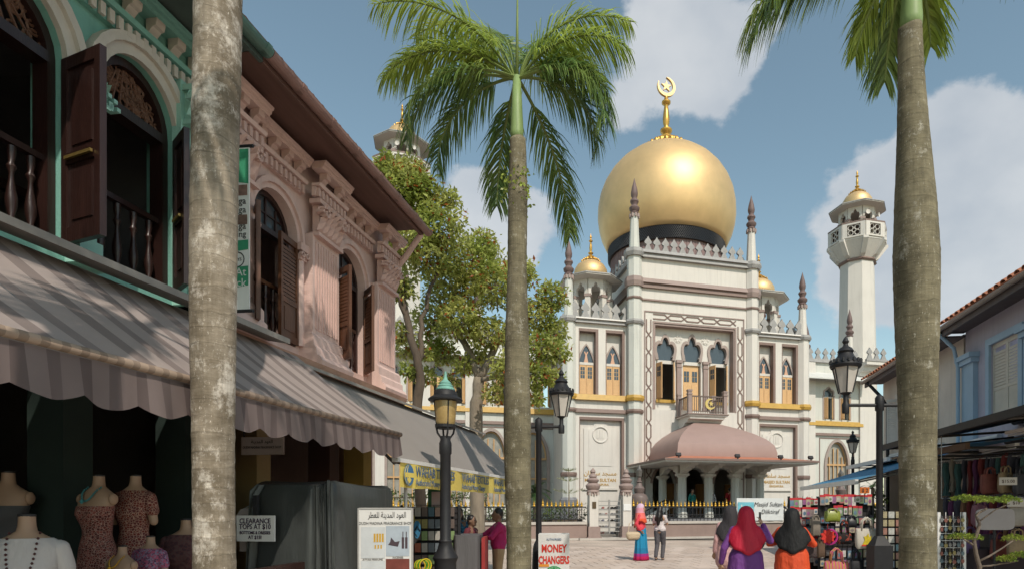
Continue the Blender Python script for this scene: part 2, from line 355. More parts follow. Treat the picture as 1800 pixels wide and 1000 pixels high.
# ------------------------------------------------------------------ mosque (local x along the front, y inwards, z up)
def mosque():
    T = thing('mosque', 'large white mosque with a golden onion dome above its central entrance block', 'mosque', FB, ROT)
    def B(g, name, mat, p=T, sm=None): return g.build(name, mat, p, sm)
    def band(name, z0, z1, d, mat, segs):
        for (x0, x1, y) in segs: B(G().prism([(y-d, z0), (y-d*.7, z1), (y+.05, z1), (y+.05, z0)], x0, x1, 'x'), name, mat)
    # ---- central block shell
    g = G()
    doors = [(c-.75, c+.75, .9, pointed(c, .75, 2.9, .95)) for c in (-2.0, 0, 2.0)]
    wall(g, -3.75, 3.75, 0, 7.3, 0, .5, doors)
    wall(g, -3.75, 3.75, 7.3, 16.4, 0, .5, [(-2.65, 2.65, 7.3, [(-2.65, 12.45), (2.65, 12.45)])])
    g.box(-3.75, -3.25, .5, 9.6, 0, 16.4); g.box(3.25, 3.75, .5, 9.6, 0, 16.4); g.box(-3.25, 3.25, 9.1, 9.6, 0, 16.4)
    g.box(-3.25, 3.25, .5, 9.1, 15.6, 15.9); g.box(-3.25, 3.25, .5, 9.1, .6, .9); g.box(-3.25, 3.25, .85, 9.1, 6.6, 6.8)
    B(g, 'wall', WHITE)
    # inner wall of the recess with three lobed arches
    g = G(); ops = []
    for c in (-1.75, 0, 1.75):
        h = 1.2 if c == 0 else 1.08
        ops.append((c-.6, c+.6, 7.98 if c else 7.4, lobed(c, .6, 10.62, h, 3, .24)))
    wall(g, -2.65, 2.65, 7.3, 12.45, .5, .8, ops); B(g, 'recess_wall', WHITE)
    g = G(); g.box(-2.65, -2.57, .02, .497, 7.3, 12.45); g.box(2.57, 2.65, .02, .497, 7.3, 12.45); g.box(-2.57, 2.57, .02, .497, 12.33, 12.45); B(g, 'recess_reveal', MAUVE)
    g = G(); g.box(-2.75, -2.65, -.03, .02, 7.3, 12.55); g.box(2.65, 2.75, -.03, .02, 7.3, 12.55); g.box(-2.65, 2.65, -.03, .02, 12.45, 12.55); B(g, 'recess_frame', MAUVE)
    ARCH = M('arch_stone', (.34, .275, .25), .7, .1, 3)
    for c in (-1.75, 0, 1.75):
        h = 1.2 if c == 0 else 1.08
        in_ = lobed(c, .59, 10.62, h, 3, .24); ou = grow(in_, c, 10.62, .19); ou[0] = (ou[0][0], 10.4); ou[-1] = (ou[-1][0], 10.4); in_[0] = (in_[0][0], 10.4); in_[-1] = (in_[-1][0], 10.4)
        w = B(G().strip(in_, ou, .43, .62), 'lobed_window', ARCH)
        B(G().prism(lobed(c, .6, 10.4, h+.2, 3, .2), .66, .68), 'pane', GLASS, w)
        B(G().box(c-.56, c+.56, .6, .78, 10.2, 10.4), 'transom', WHITE, w)
        if c:
            B(G().box(c-.62, c+.62, .36, .8, 7.8, 7.98), 'sill', GOLDP, w)
            for s in (-1, 1):
                g = G(); g.box(0, .5, -.03, .03, 0, 2.18); g.box(.06, .44, -.045, .045, .1, 1.05)
                lf = B(g, 'shutter', OCHRE if s > 0 else OCHRED, w); lf.location = (c+s*.55, .5, 8.0); lf.rotation_euler = (0, 0, (-1.25 if s < 0 else -1.9))
                g = G()
                for q in range(2):
                    for r in range(2): g.box(.09+q*.18, .23+q*.18, -.036, .036, 1.35+r*.32, 1.62+r*.32)
                pn = B(g, 'pane', GLASS, w); pn.location = lf.location; pn.rotation_euler = lf.rotation_euler
        else:
            for s in (-1, 1):
                g = G(); g.box(min(0, s*.52), max(0, s*.52), .7, .76, 7.4, 10.2); g.box(s*.27-.2, s*.27+.2, .68, .7, 7.5, 9.0); lf = B(g, 'door_leaf', OCHRE, w)
                g = G()
                for q in range(2):
                    for r in range(2): g.box(s*.27-.17+q*.18, s*.27-.02+q*.18, .675, .7, 9.2+r*.34, 9.5+r*.34)
                B(g, 'pane', GLASS, w)
    for c in (-.88, .88):
        g = G(); g.box(c-.15, c+.15, .36, .62, 7.4, 10.25); g.box(c-.2, c+.2, .3, .64, 10.25, 10.42); g.box(c-.19, c+.19, .32, .63, 7.4, 7.62); g.box(c-.18, c+.18, .33, .63, 9.98, 10.06); B(g, 'recess_column', MAUVE)
    for cx, cz in ((-.9, 11.75), (.9, 11.75)):
        g = G(); g.lathe([(.0, 0), (.28, 0), (.28, .02), (.0, .03)], 18)
        for k in range(6): g.lathe([(.07, .02), (.07, .05), (.03, .06)], 8, (.16*math.cos(k*PI/3), .16*math.sin(k*PI/3), 0))
        o = B(g, 'rosette', WHITE); o.location = (cx, .5, cz); o.rotation_euler = (PI/2, 0, 0)
    # lattice border: chains of long hexagons and lozenges in raised brown bands
    g = G(); wv = .034
    def seg(x0, z0, x1, z1):
        d = Vector((x1-x0, z1-z0)); n = Vector((-d.y, d.x)).normalized()*wv; e = d.normalized()*wv*.6
        g.prism([(x0-e.x+n.x, z0-e.y+n.y), (x1+e.x+n.x, z1+e.y+n.y), (x1+e.x-n.x, z1+e.y-n.y), (x0-e.x-n.x, z0-e.y-n.y)], -.035, .02)
    def chain(L, put):
        k = 0.0; hx = .72; dg = .36
        n = max(1, round(L/(hx+dg*1.0))); per = L/n; hx = per-dg
        for i in range(n):
            s0 = i*per
            put(s0, .14, s0+hx, .14); put(s0, -.14, s0+hx, -.14)
            put(s0+hx, .14, s0+hx+dg, -.14); put(s0+hx, -.14, s0+hx+dg, .14)
    for xs in (-3.0, 3.0): chain(9.4, lambda a, b, c, d: seg(xs+b, 12.6-a, xs+d, 12.6-c))
    chain(5.4, lambda a, b, c, d: seg(-2.7+a, 12.82+b, -2.7+c, 12.82+d))
    B(g, 'lattice_border', BROWN)
    g = G(); g.box(-3.28, -3.22, -.05, .02, 2, 13.12); g.box(3.22, 3.28, -.05, .02, 2, 13.12); g.box(-3.22, 3.22, -.05, .02, 13.06, 13.12); B(g, 'border_moulding', MAUVE)
    # ---- wings beside the block
    for s in (-1, 1):
        x0, x1 = (-7.6, -4.1) if s < 0 else (4.1, 7.6)
        bays = [(x0+.42, x0+1.6), (x0+2.05, x0+3.23)]
        g = G()
        wall(g, x0-.2, x1+.2, 7.3, 12.3, .35, .75, [(a, b, 8.05, [(a, 11.9), (b, 11.9)]) for a, b in bays])
        pa, pb = x0+.45, x1-.3
        wall(g, x0-.2, x1+.2, 0, 7.3, .35, .75, [(pa, pb, .6, [(pa, 6.75), (pb, 6.75)])])
        xo = x0 if s < 0 else x1
        g.box(min(xo, xo-s*.4), max(xo, xo-s*.4), .75, 5.9, 0, 12.3); g.box(x0, x1, .75, 5.9, 12.0, 12.2); g.box(x0+.05, x1-.05, .78, .95, .4, 12)
        B(g, 'wing_wall', WHITE)
        B(G().box(pa, pb, .6, .78, .6, 6.75), 'panel', WHITE)
        for a, b, z0, z1 in [(bays[0][0], bays[0][1], 8.05, 11.9), (bays[1][0], bays[1][1], 8.05, 11.9), (pa, pb, .6, 6.75)]:
            g = G(); g.box(a, a+.045, .34, .72, z0, z1); g.box(b-.16, b, .34, .72, z0, z1); g.box(a+.045, b-.16, .34, .72, z1-.16, z1); B(g, 'panel_reveal', BROWN)
        for a, b in bays:
            c = (a+b)/2-.06; w = .44
            oi = ogee(c, w, 10.0, 1.0); oo = grow(oi, c, 10.0, .11)
            wi = B(G().strip(oi, oo, .66, .76), 'ogee_window', ARCH)
            B(G().prism(oi, .735, .745), 'pane', GLASS, wi)
            g = G(); g.prism([(c-.14, 10.0), (c+.14, 10.0), (c+.08, 10.22), (c+.05, 10.45), (c+.13, 10.62), (c+.06, 10.64), (c, 10.5), (c-.06, 10.64), (c-.13, 10.62), (c-.05, 10.45), (c-.08, 10.22)], .7, .74); B(g, 'tracery', M('salmon_tracery', (.6, .36, .25), .6, .05), wi)
            B(G().box(c-w, c+w, .66, .77, 9.85, 10.0), 'transom', WHITE, wi)
            for q in (-1, 1):
                g = G(); g.box(min(c, c+q*w)+.008, max(c, c+q*w)-.008, .68, .76, 8.06, 9.85)
                g.box(c+q*.22-.15, c+q*.22+.15, .665, .68, 8.15, 8.95)
                B(g, 'shutter', OCHRE, wi)
                g = G()
                for i in range(2):
                    for k in range(3): g.box(c+q*.22-.13+i*.14, c+q*.22-.01+i*.14, .672, .68, 9.06+k*.23, 9.26+k*.23)
                B(g, 'pane', GLASS, wi)
        # raised plaque with round emblem
        c = (pa+pb)/2-.05; g = G()
        A = [(c-1.0, 2.6), (c-1.0, 6.1), (c-.55, 6.1), (c-.45, 6.22)]+arc(c, .42, 6.25, .25, 8)+[(c+.45, 6.22), (c+.55, 6.1), (c+1.0, 6.1), (c+1.0, 2.6)]
        g.prism(A, .54, .6); g.box(c-1.08, c+1.08, .5, .6, 2.5, 2.62); pl = B(g, 'plaque', WHITE)
        B(G().box(c-.7, c+.7, .515, .54, 3.9, 6.0), 'plaque_field', WHITE, pl)
        g = G(); g.ring((c, .51, 5.75), .46, .05, 28); 
        for k in (-.16, 0, .16): g.prism([(c+k-.06, 5.5), (c+k-.06, 6.02), (c+k+.02, 6.08), (c+k+.04, 5.55)], .49, .53)
        B(g, 'emblem', WHITE, pl)
        tm = M('gilt_lettering', (.42, .24, .05), .45, .1, 5)
        text('lettering', 'MASJID SULTAN', .27, tm, pl, (c, .535, 2.98), bold=.006, depth=.008)
        text('lettering', 'SINGAPURA', .19, tm, pl, (c, .535, 2.74), bold=.004, depth=.008)
        text('lettering', arabic('مسجد سلطان'), .36, tm, pl, (c, .535, 3.36), bold=.004, depth=.008)
        # side wall panels
        if s < 0:
            for y in (1.4, 3.4):
                g = G(); g.box(xo-.012, xo+.05, y, y+1.3, 8.0, 8.1); g.box(xo-.012, xo+.05, y, y+.2, 8.1, 11.8); g.box(xo-.012, xo+.05, y+1.1, y+1.3, 8.1, 11.8); g.box(xo-.012, xo+.05, y+.2, y+1.1, 11.62, 11.8); B(g, 'side_panel', BROWN)
    # ---- mouldings that run across the fronts
    F = [(-7.5, -4.2, .35), (4.2, 7.5, .35)]
    band('gold_moulding', 7.72, 8.05, .22, GOLDP, F); band('string_course', 7.0, 7.22, .16, BROWN, F); band('parapet_course', 12.2, 12.4, .2, GREYT, F); band('parapet_ledge', 12.4, 12.5, .28, WHITE, F)
    Cc = [(-3.5, 3.5, 0)]
    band('parapet_course', 16.2, 16.45, .22, GREYT, Cc); band('parapet_ledge', 16.45, 16.65, .3, GREYT, Cc); band('brown_moulding', 14.45, 14.72, .16, BROWN, Cc); band('brown_moulding', 14.72, 14.98, .24, MAUVE, Cc); band('thin_moulding', 13.72, 13.82, .1, BROWN, Cc)
    for s in (-1, 1):
        for z0, z1, d, m in ((16.2, 16.5, .22, GREYT), (14.45, 14.98, .2, BROWN), (13.72, 13.84, .1, BROWN)):
            g = G(); xa = s*3.75; g.box(min(xa, xa+s*d), max(xa, xa+s*d), .4, 9.6, z0, z1); B(g, 'side_moulding', m)
        g = G(); xa = s*7.6; g.box(min(xa, xa+s*.2), max(xa, xa+s*.2), .8, 5.9, 12.2, 12.5); B(g, 'side_moulding', GREYT)
    # ---- merlons
    half = [(.25, 0), (.1, .33), (.1, .4), (.19, .44), (.23, .52), (.18, .62), (.06, .76), (0, .88)]
    poly = [(x, z) for x, z in half]+[(-x, z) for x, z in reversed(half[:-1])]
    mer = G().prism(poly, -.07, .07).mesh('merlon', GREYT)
    for i in range(12): place('merlon', mer, T, (-3.03+i*.551, .05, 16.65))
    for i in range(13): place('merlon', mer, T, (-3.7, .9+i*.66, 16.5), PI/2); 
    for i in range(4): place('merlon', mer, T, (3.7, 1.0+i*.66, 16.5), PI/2)
    for s in (-1, 1):
        for i in range(6): place('merlon', mer, T, (s*5.85-1.55+i*.62, .4, 12.5), 0, scale=(1.15, 1, 1.12))
        for i in range(7): place('merlon', mer, T, (s*7.6, 1.3+i*.66, 12.5), PI/2)
    # ---- octagonal pilasters with turned pinnacles
    def octa(r, z0, z1, r1=None): return [(r, z0), (r1 or r, z1)]
    def pinnacle(x, y, z, k=1.0, p=T):
        pr = [(.30, 0), (.34, .08), (.26, .16), (.38, .3), (.40, .42), (.30, .52), (.22, .6), (.24, .7), (.33, .84), (.30, .95), (.2, 1.02), (.19, 1.12), (.25, 1.22), (.27, 1.4), (.2, 1.75), (.09, 2.1), (.0, 2.42)]
        return B(G().lathe([(r*k*.88, q*k) for r, q in pr], 12, (x, y, z)), 'pinnacle', M('pinnacle_brown', (.155, .105, .10), .6, .12, 3), p, 40)
    def pilaster(x, y, r, top, shaft, rings, col=WHITE):
        g = G(); g.lathe([(r+.12, 0), (r+.12, 1.9), (r+.02, 2.05)], 8, (x, y, 0), PI/8); B(g, 'pilaster_base', PLINTH)
        g = G(); g.lathe([(r, 2.05), (r, top)], 8, (x, y, 0), PI/8); g.lathe([(r*.72, top), (r*.5, shaft)], 8, (x, y, 0), PI/8); o = B(g, 'pilaster', col)
        for z0, z1, d, m in rings: B(G().lathe([(r+d*.6, z0), (r+d, (z0+z1)/2), (r+d*.8, z1)], 8, (x, y, 0), PI/8), 'pilaster_ring', m, o)
        g = G()
        for k in range(8): g.cbox((x+(r*.5+.03)*math.cos(k*PI/4), y+(r*.5+.03)*math.sin(k*PI/4), shaft-.1), (.12, .12, .2))
        B(g, 'pinnacle_fringe', MAUVE, o)
        pinnacle(x, y, shaft, .9, T)
    inner = [(3.25, 3.5, .08, BROWN), (12.25, 12.5, .16, GREYT), (13.7, 13.84, .07, BROWN), (14.45, 14.98, .16, MAUVE), (16.2, 16.62, .2, GREYT)]
    for s in (-1, 1):
        pilaster(s*3.85, .12, .44, 16.62, 18.75, inner, PALE if s < 0 else WHITE)
        pilaster(s*7.75, .5, .42, 12.5, 14.9 if s < 0 else 14.5, [(3.25, 3.5, .08, BROWN), (7.0, 7.22, .12, BROWN), (7.72, 8.05, .16, GOLDP), (12.2, 12.5, .16, GREYT)], PALE if s < 0 else WHITE)
    for s in (-1, 1):
        for nm, z0, z1, m, d in (('gold_moulding', 7.72, 8.05, GOLDP, .16), ('string_course', 7.0, 7.22, BROWN, .12)):
            B(G().lathe([(.44+d*.6, z0), (.44+d, (z0+z1)/2), (.44+d*.8, z1)], 8, (s*3.85, .12, 0), PI/8), nm, m)
    pinnacle(7.75, 5.6, 15.0); B(G().lathe([(.38, 12), (.24, 15.0)], 8, (7.75, 5.6, 0), PI/8), 'pinnacle_shaft', WHITE)
    # ---- drum and great dome
    cy = 4.75
    g = G(); g.lathe([(3.75, 15.9), (3.75, 18.1)], 64, (0, cy, 0))
    for k in range(110): a = 2*PI*k/110; g.lathe([(.03, 16), (.03, 18.1)], 5, (3.76*math.cos(a), cy+3.76*math.sin(a), 0))
    B(g, 'drum', M('drum_mauve', (.24, .16, .155), .6, .1, 3), T, 30)
    dome = B(G().lathe([(3.98, 18.9), (4.14, 19.15), (4.42, 19.75), (4.58, 20.35), (4.66, 21.0), (4.64, 21.75), (4.5, 22.5), (4.23, 23.2), (3.84, 23.85), (3.32, 24.45), (2.7, 24.95), (2.0, 25.35), (1.3, 25.62), (.7, 25.8), (.3, 25.9)], 72, (0, cy, 0)), 'dome', GOLD, T, True)
    # ring of bottle ends: five rows of dark glass knobs round the collar
    g = G(); g.lathe([(3.93, 18.1), (3.93, 18.98)], 72, (0, cy, 0)); B(g, 'dome_collar', M('dark_glass', (.018, .016, .018), .3, .2, 5, spec=.6), dome, 30)
    g = G(); nb = 190
    for r in range(9):
        for k in range(nb):
            a = 2*PI*(k+.5*(r % 2))/nb
            if math.sin(a) > .45: continue
            ca, sa = math.cos(a), math.sin(a); z = 18.16+r*.096; q = 3.93; t = .045
            P = [(q*ca-t*sa, cy+q*sa+t*ca, z-t), (q*ca+t*sa, cy+q*sa-t*ca, z-t), (q*ca+t*sa, cy+q*sa-t*ca, z+t), (q*ca-t*sa, cy+q*sa+t*ca, z+t), ((q+.06)*ca, cy+(q+.06)*sa, z)]
            g.add(P, [(0, 1, 4), (1, 2, 4), (2, 3, 4), (3, 0, 4)])
    tag(g.build('bottle_ends', MATS['dark_glass'], dome, None, fix=False), kind='stuff')
    def finial(p, k, z, y=0.0, x=0.0, moon=True, n=26):
        g = G(); pr = [(1.15, 0), (1.2, .08), (1.0, .2), (.8, .3), (.85, .4), (.72, .5), (.5, .62), (.52, .7), (.3, .8), (.2, .92), (.22, 1.0), (.36, 1.12), (.36, 1.24), (.16, 1.36), (.14, 1.5), (.19, 1.62), (.21, 1.9), (.17, 2.3), (.12, 2.7), (.15, 2.76), (.27, 2.86), (.27, 2.96), (.13, 3.06), (.1, 3.3)]
        if not moon: pr += [(.16, 3.36), (.16, 3.5), (.06, 3.7), (.0, 4.0)]
        g.lathe([(r*k, q*k) for r, q in pr], 20, (x, y, z)); f = g.build('finial', GOLDF, p, 50)
        g = G()
        for q, (R, zz, s) in enumerate(((1.28, .1, .2), (.98, .3, .17))):
            for i in range(n): a = 2*PI*i/n; g.lathe([(s*.55*k, -.05*k), (s*.62*k, .08*k), (s*.35*k, .2*k), (.0, .24*k)], 6, (x+R*k*math.cos(a), y+R*k*math.sin(a), z+(zz-.14)*k))
        g.build('lotus_collar', GOLDF, f, 40)
        if moon:
            g = G(); zc = z+3.85*k; A = []; Bq = []
            for i in range(31):
                a = math.radians(-250+i*300/30+40); A.append((.58*k*math.cos(a), zc+.58*k*math.sin(a))); t = math.radians(-250+i*300/30+40)
                th = .17*k*math.sin(PI*i/30)**.6+.015; Bq.append(((.58*k-th)*math.cos(t), zc+(.58*k-th)*math.sin(t)))
            g.strip(A, Bq, y-.08*k, y+.08*k)
            st = [((.34 if i % 2 == 0 else .13)*k*math.sin(PI*i/5), zc+.04*k+(.34 if i % 2 == 0 else .13)*k*math.cos(PI*i/5)) for i in range(10)]
            g.prism(st, y-.06*k, y+.06*k); g.build('crescent_and_star', GOLD, f)
        return f
    finial(dome, 1.12, 25.72, cy)
    # ---- little domed kiosks on the wing roofs
    def kiosk(name, x, y, z0, R, hcol, parent, detail=True):
        """octagonal pavilion: posts, lobed arches, sloping eave slab, golden dome and finial"""
        g = G()
        for k in range(8):
            a = k*PI/4+PI/8; g.M = Matrix.Translation((x+R*math.cos(a), y+R*math.sin(a), z0)) @ Matrix.Rotation(a, 4, 'Z')
            g.box(-.16, .16, -.16, .16, 0, hcol)
            a2 = a+PI/8; L = 2*R*math.sin(PI/8); ap = R*math.cos(PI/8)
            g.M = Matrix.Translation((x+ap*math.cos(a2), y+ap*math.sin(a2), z0)) @ Matrix.Rotation(a2+PI/2, 4, 'Z')
            wall(g, -L/2, L/2, hcol, hcol+.95, -.11, .11, [(-L/2+.16, L/2-.16, hcol, lobed(0, L/2-.16, hcol, .72, 3, .2, 18))])
        g.M = None; k_o = g.build(name, WHITE, parent)
        ze = z0+hcol+.95
        cap = G().box(-.2, .2, -.2, .2, hcol-.14, hcol+.02).mesh('capital', MAUVE)
        for k in range(8): a = k*PI/4+PI/8; place('capital', cap, k_o, (x+R*math.cos(a), y+R*math.sin(a), z0), a)
        g = G(); g.lathe([(R+.05, ze-.02), (R*1.62, ze+.06), (R*1.62, ze+.16)], 8, (x, y, 0), PI/8); g.build('eave_soffit', WHITE, k_o)
        g = G(); g.lathe([(R*1.66, ze+.13), (R*1.64, ze+.2), (R*.95, ze+.5)], 8, (x, y, 0), PI/8); g.build('eave_roof', GREYT, k_o)
        rd = R*.86; dz = ze+.42
        g = G(); g.lathe([(rd*.98, dz), (rd*1.02, dz+.2*rd), (rd*.97, dz+.5*rd), (rd*.8, dz+.78*rd), (rd*.5, dz+1.0*rd), (rd*.2, dz+1.1*rd)], 28, (x, y, 0)); g.build('cupola', GOLD, k_o, True)
        f = finial(k_o, rd*.42, dz+1.03*rd, y, x, False, 14)
        return k_o
    kiosk('roof_kiosk', -5.85, 2.7, 12.2, 1.22, 2.1, T); kiosk('roof_kiosk', 5.85, 2.7, 12.2, 1.22, 2.1, T)
    # ---- balcony with crescent railing
    g = G(); g.box(-1.25, 1.25, -1.8, .0, 6.75, 6.9); g.prism([(0, 5.9), (0, 6.75), (-1.7, 6.75), (-1.7, 6.6), (-1.35, 6.55), (-1.25, 6.42), (-.95, 6.4), (-.85, 6.25), (-.5, 6.2), (-.4, 6.0)], -1.1, 1.1, 'x'); bal = B(g, 'balcony', WHITE)
    for x, y in ((-1.12, -1.68), (1.12, -1.68), (-1.12, -.12), (1.12, -.12)):
        g = G(); g.box(x-.11, x+.11, y-.11, y+.11, 6.9, 8.15); g.box(x-.14, x+.14, y-.14, y+.14, 7.95, 8.03); g.box(x-.14, x+.14, y-.14, y+.14, 8.15, 8.24); B(g, 'balcony_post', MAUVE, bal)
    B(G().box(-1.3, 1.3, -1.86, .0, 6.82, 6.88), 'floor_edge', BROWN, bal)
    RAIL = M('railing_brown', (.14, .1, .085), .5)
    g = G(); g.box(-1.0, 1.0, -1.72, -1.64, 7.85, 7.92); g.box(-1.0, 1.0, -1.7, -1.66, 7.0, 7.05)
    for i in range(15): g.box(-.95+i*.136-.016, -.95+i*.136+.016, -1.696, -1.664, 6.9, 7.85)
    for x in (-1.12, 1.12):
        g.box(x-.04, x+.04, -1.57, -.2, 7.85, 7.92)
        for i in range(9): g.box(x-.016, x+.016, -1.5+i*.15-.016, -1.5+i*.15+.016, 6.9, 7.85)
    B(g, 'railing', RAIL, bal)
    g = G(); A = []; Bq = []
    for i in range(25):
        a = math.radians(60+i*11.5); A.append((.15+.32*math.cos(a), 7.45+.32*math.sin(a))); th = .15*math.sin(PI*i/24)**.7+.01; Bq.append((.15+(.32-th)*math.cos(a), 7.45+(.32-th)*math.sin(a)))
    g.strip(A, Bq, -1.78, -1.73); g.prism([(.2+(.16 if i % 2 == 0 else .065)*math.sin(PI*i/5), 7.47+(.16 if i % 2 == 0 else .065)*math.cos(PI*i/5)) for i in range(10)], -1.78, -1.74); B(g, 'crescent_and_star', M('pale_gold', (.6, .46, .16), .4), bal)
    # ---- porch
    POR = M('porch_roof_mauve', (.33, .225, .20), .55, .06, 1.2, streak=.08)
    g = G(); rings = []
    bx, by0, by1 = 2.95, 0.0, -4.3
    for t, k in ((0, 1), (.12, 1.005), (.3, .97), (.45, .87), (.58, .73), (.72, .54), (.86, .3), (1, .04)):
        z = 4.15+t*2.5; y1 = -.5+(by1+.5)*k; w = bx*k
        rings.append([(-w, 0, z), (-w, y1, z), (w, y1, z), (w, 0, z)])
    rings = [rings[i] for i in range(len(rings))]
    # denser rings for a smooth belly
    def lerp(a, b, t): return [tuple(p*(1-t)+q*t for p, q in zip(u, v)) for u, v in zip(a, b)]
    g.loft(rings); pr = B(g, 'porch_roof', POR, T, 28)
    sub = [(-4.35, .0, 3.86), (-4.35, -6.1, 3.86), (4.35, -6.1, 3.86), (4.35, .0, 3.86)]
    g = G(); g.loft([[(-4.33, 0, 3.94), (-4.33, -6.08, 3.94), (4.33, -6.08, 3.94), (4.33, 0, 3.94)], [(-2.8, 0, 4.22), (-2.8, -4.2, 4.22), (2.8, -4.2, 4.22), (2.8, 0, 4.22)]]); B(g, 'eave_top', M('terracotta_eave', (.46, .17, .10), .7, .12, 2), pr)
    g = G(); g.box(-4.38, 4.38, -6.13, 0, 3.84, 3.94); B(g, 'eave_fascia', BROWN, pr)
    g = G(); g.box(-4.3, 4.3, -6.05, 0, 3.76, 3.84); B(g, 'eave_soffit', WHITE, pr)
    g = G()
    for x in (-2.35, -.8, .8, 2.35): 
        for y in (-3.5,): g.box(x-.24, x+.24, y-.24, y+.24, .9, 3.2)
    cols = (-2.35, -.8, .8, 2.35)
    for x in cols:
        for y in (-3.5, -.6):
            if abs(x) < 1 and y > -1: continue
            g = G(); g.lathe([(.28, .9), (.28, 1.2), (.235, 1.25), (.225, 3.1)], 8, (x, y, 0), PI/8); co = B(g, 'porch_column', PALE)
            g = G(); g.box(x-.3, x+.3, y-.3, y+.3, 3.18, 3.3); g.lathe([(.23, 3.08), (.32, 3.18)], 8, (x, y, 0), PI/8); B(g, 'capital', WHITE, co)
    g = G()
    for a, b in zip(cols[:-1], cols[1:]):
        wall(g, a, b, 3.3, 3.76, -3.68, -3.32, [(a+.2, b-.2, 3.3, [(a+.2, 3.3), (a+.27, 3.42), (a+.36, 3.44), (a+.4, 3.54), (a+.5, 3.56), ((a+b)/2-.08, 3.66), ((a+b)/2, 3.72), ((a+b)/2+.08, 3.66), (b-.5, 3.56), (b-.4, 3.54), (b-.36, 3.44), (b-.27, 3.42), (b-.2, 3.3)])])
    for x in (-2.35, 2.35):
        wall(g, -3.3, -.6, 3.3, 3.76, x-.18, x+.18, [(-3.1, -.8, 3.3, [(-3.1, 3.3), (-2.9, 3.42), (-2.7, 3.44), (-2.6, 3.56), (-1.95, 3.7), (-1.3, 3.56), (-1.2, 3.44), (-1.0, 3.42), (-.8, 3.3)])], 'x')
    B(g, 'scalloped_beam', WHITE, pr)
    for x in cols:      # corbels carrying the wide eave
        B(G().prism([(-3.68, 3.3), (-3.68, 3.76), (-5.2, 3.76), (-5.1, 3.68), (-4.8, 3.66), (-4.7, 3.58), (-4.35, 3.56), (-4.25, 3.45), (-3.95, 3.43), (-3.85, 3.33)], x-.2, x+.2, 'x'), 'corbel', WHITE, pr)
    B(G().box(-3.2, 3.2, -3.95, -.02, 0, .9), 'porch_floor', PLINTH)
    for s in (-1, 1):
        st = G()
        for i in range(5): st.box(min(s*(3.2+i*.3), s*(3.5+i*.3)), max(s*(3.2+i*.3), s*(3.5+i*.3)), -3.2, -1.2, 0, .75-i*.15)
        so = B(st, 'steps', PLINTH)
        g = G(); g.tube([(s*2.7, -3.3, 1.85), (s*3.3, -3.3, 1.85), (s*4.9, -3.3, 1.0)], .04, 6); g.tube([(s*4.9, -3.3, 1.0), (s*4.9, -3.3, 0)], .04, 6); g.tube([(s*3.3, -3.3, .9), (s*3.3, -3.3, 1.85)], .03, 6); B(g, 'handrail', BLACKM, so)
        g = G(); g.prism([(s*3.2, 1.35), (s*3.2, 1.65), (s*4.9, .75), (s*4.9, .45)], -3.62, -3.48)
        for i in range(6): x = s*(3.3+i*.3); zt = 1.35-(i*.3+.1)*.53; g.lathe([(.05, 0), (.05, .06), (.09, .25*zt), (.05, .55*zt), (.03, .6*zt), (.07, .85*zt), (.05, zt)], 8, (x, -3.55, 0))
        B(g, 'balustrade', WHITE, so)
    for a, b in zip(cols[:-1], cols[1:]):
        g = G(); g.box(a+.2, b-.2, -3.53, -3.48, 1.72, 1.78); g.box(a+.2, b-.2, -3.52, -3.49, 1.02, 1.06)
        for i in range(9): x = a+.3+i*(b-a-.6)/8; g.box(x-.012, x+.012, -3.515, -3.495, .9, 1.72)
        B(g, 'porch_railing', BLACKM)
    for c in (-2.0, 0, 2.0):
        g = G(); P = pointed(c, .75, 2.9, .95); g.strip(P, grow(P, c, 2.9, .16), -.05, .06); d = B(g, 'doorway', MAUVE)
        for s in (-1, 1):
            lf = B(G().box(0, .68, -.03, .03, .9, 2.9), 'door_leaf', M('varnished_door', (.22, .11, .04), .4, .2, 5, stretch=(1, 1, .2)), d); lf.location = (c+s*.73, .3, 0); lf.rotation_euler = (0, 0, PI/2+(.45 if s > 0 else -.45))
    for x in (-3.55, -.3, 2.2, 4.0):
        g = G(); g.M = Matrix.Translation((x, -5.9+.0, 4.02)) @ Matrix.Rotation(-.5, 4, 'X'); g.box(-.13, .13, -.06, .06, .04, .2); g.M = None; g.box(x-.03, x+.03, -5.92, -5.86, 3.94, 4.08); B(g, 'floodlight', BLACKM)
    # ---- long recessed side wings
    for s, L, n in ((-1, 24, 6), (1, 16.6, 2)):
        y = 5.9; xs = 7.6; per = (L-xs)/n
        g = G(); ops_u = []; ops_g = []; cs = []
        for i in range(n):
            c = s*(xs+per*(i+.5)); cs.append(c)
            for q in (-.72, .72): ops_u.append((c+q-.42, c+q+.42, 8.1, lobed(c+q, .42, 9.9, .55, 3, .18, 18)))
            ops_g.append((c-.95, c+.95, 1.6, pointed(c, .95, 4.65, 1.75)))
        a, b = sorted((s*xs, s*L))
        wall(g, a, b, 7.3, 12.6, y, y+.4, ops_u); wall(g, a, b, 0, 7.3, y, y+.4, ops_g)
        g.box(a, b, y+6, y+6.4, 0, 12.6); g.box(a, b, y+.4, y+6, 12.2, 12.4); g.box(a, b, y+.4, y+6, 7.0, 7.2); e = s*L; g.box(min(e, e+s*.3), max(e, e+s*.3), y, y+6.4, 0, 12.6)
        B(g, 'side_wing_wall', PALE)
        band('gold_moulding', 7.6, 7.95, .2, GOLDP, [(a, b, y)]); band('string_course', 6.85, 7.05, .14, BROWN, [(a, b, y)]); band('parapet_course', 12.35, 12.6, .2, GREYT, [(a, b, y)])
        g = G(); g.prism([(y, 11.5), (y, 11.62), (y-1.1, 11.0), (y-1.1, 10.9)], a, b, 'x'); B(g, 'lean_to_roof', M('zinc_white', (.6, .6, .58), .5, .1, 1))
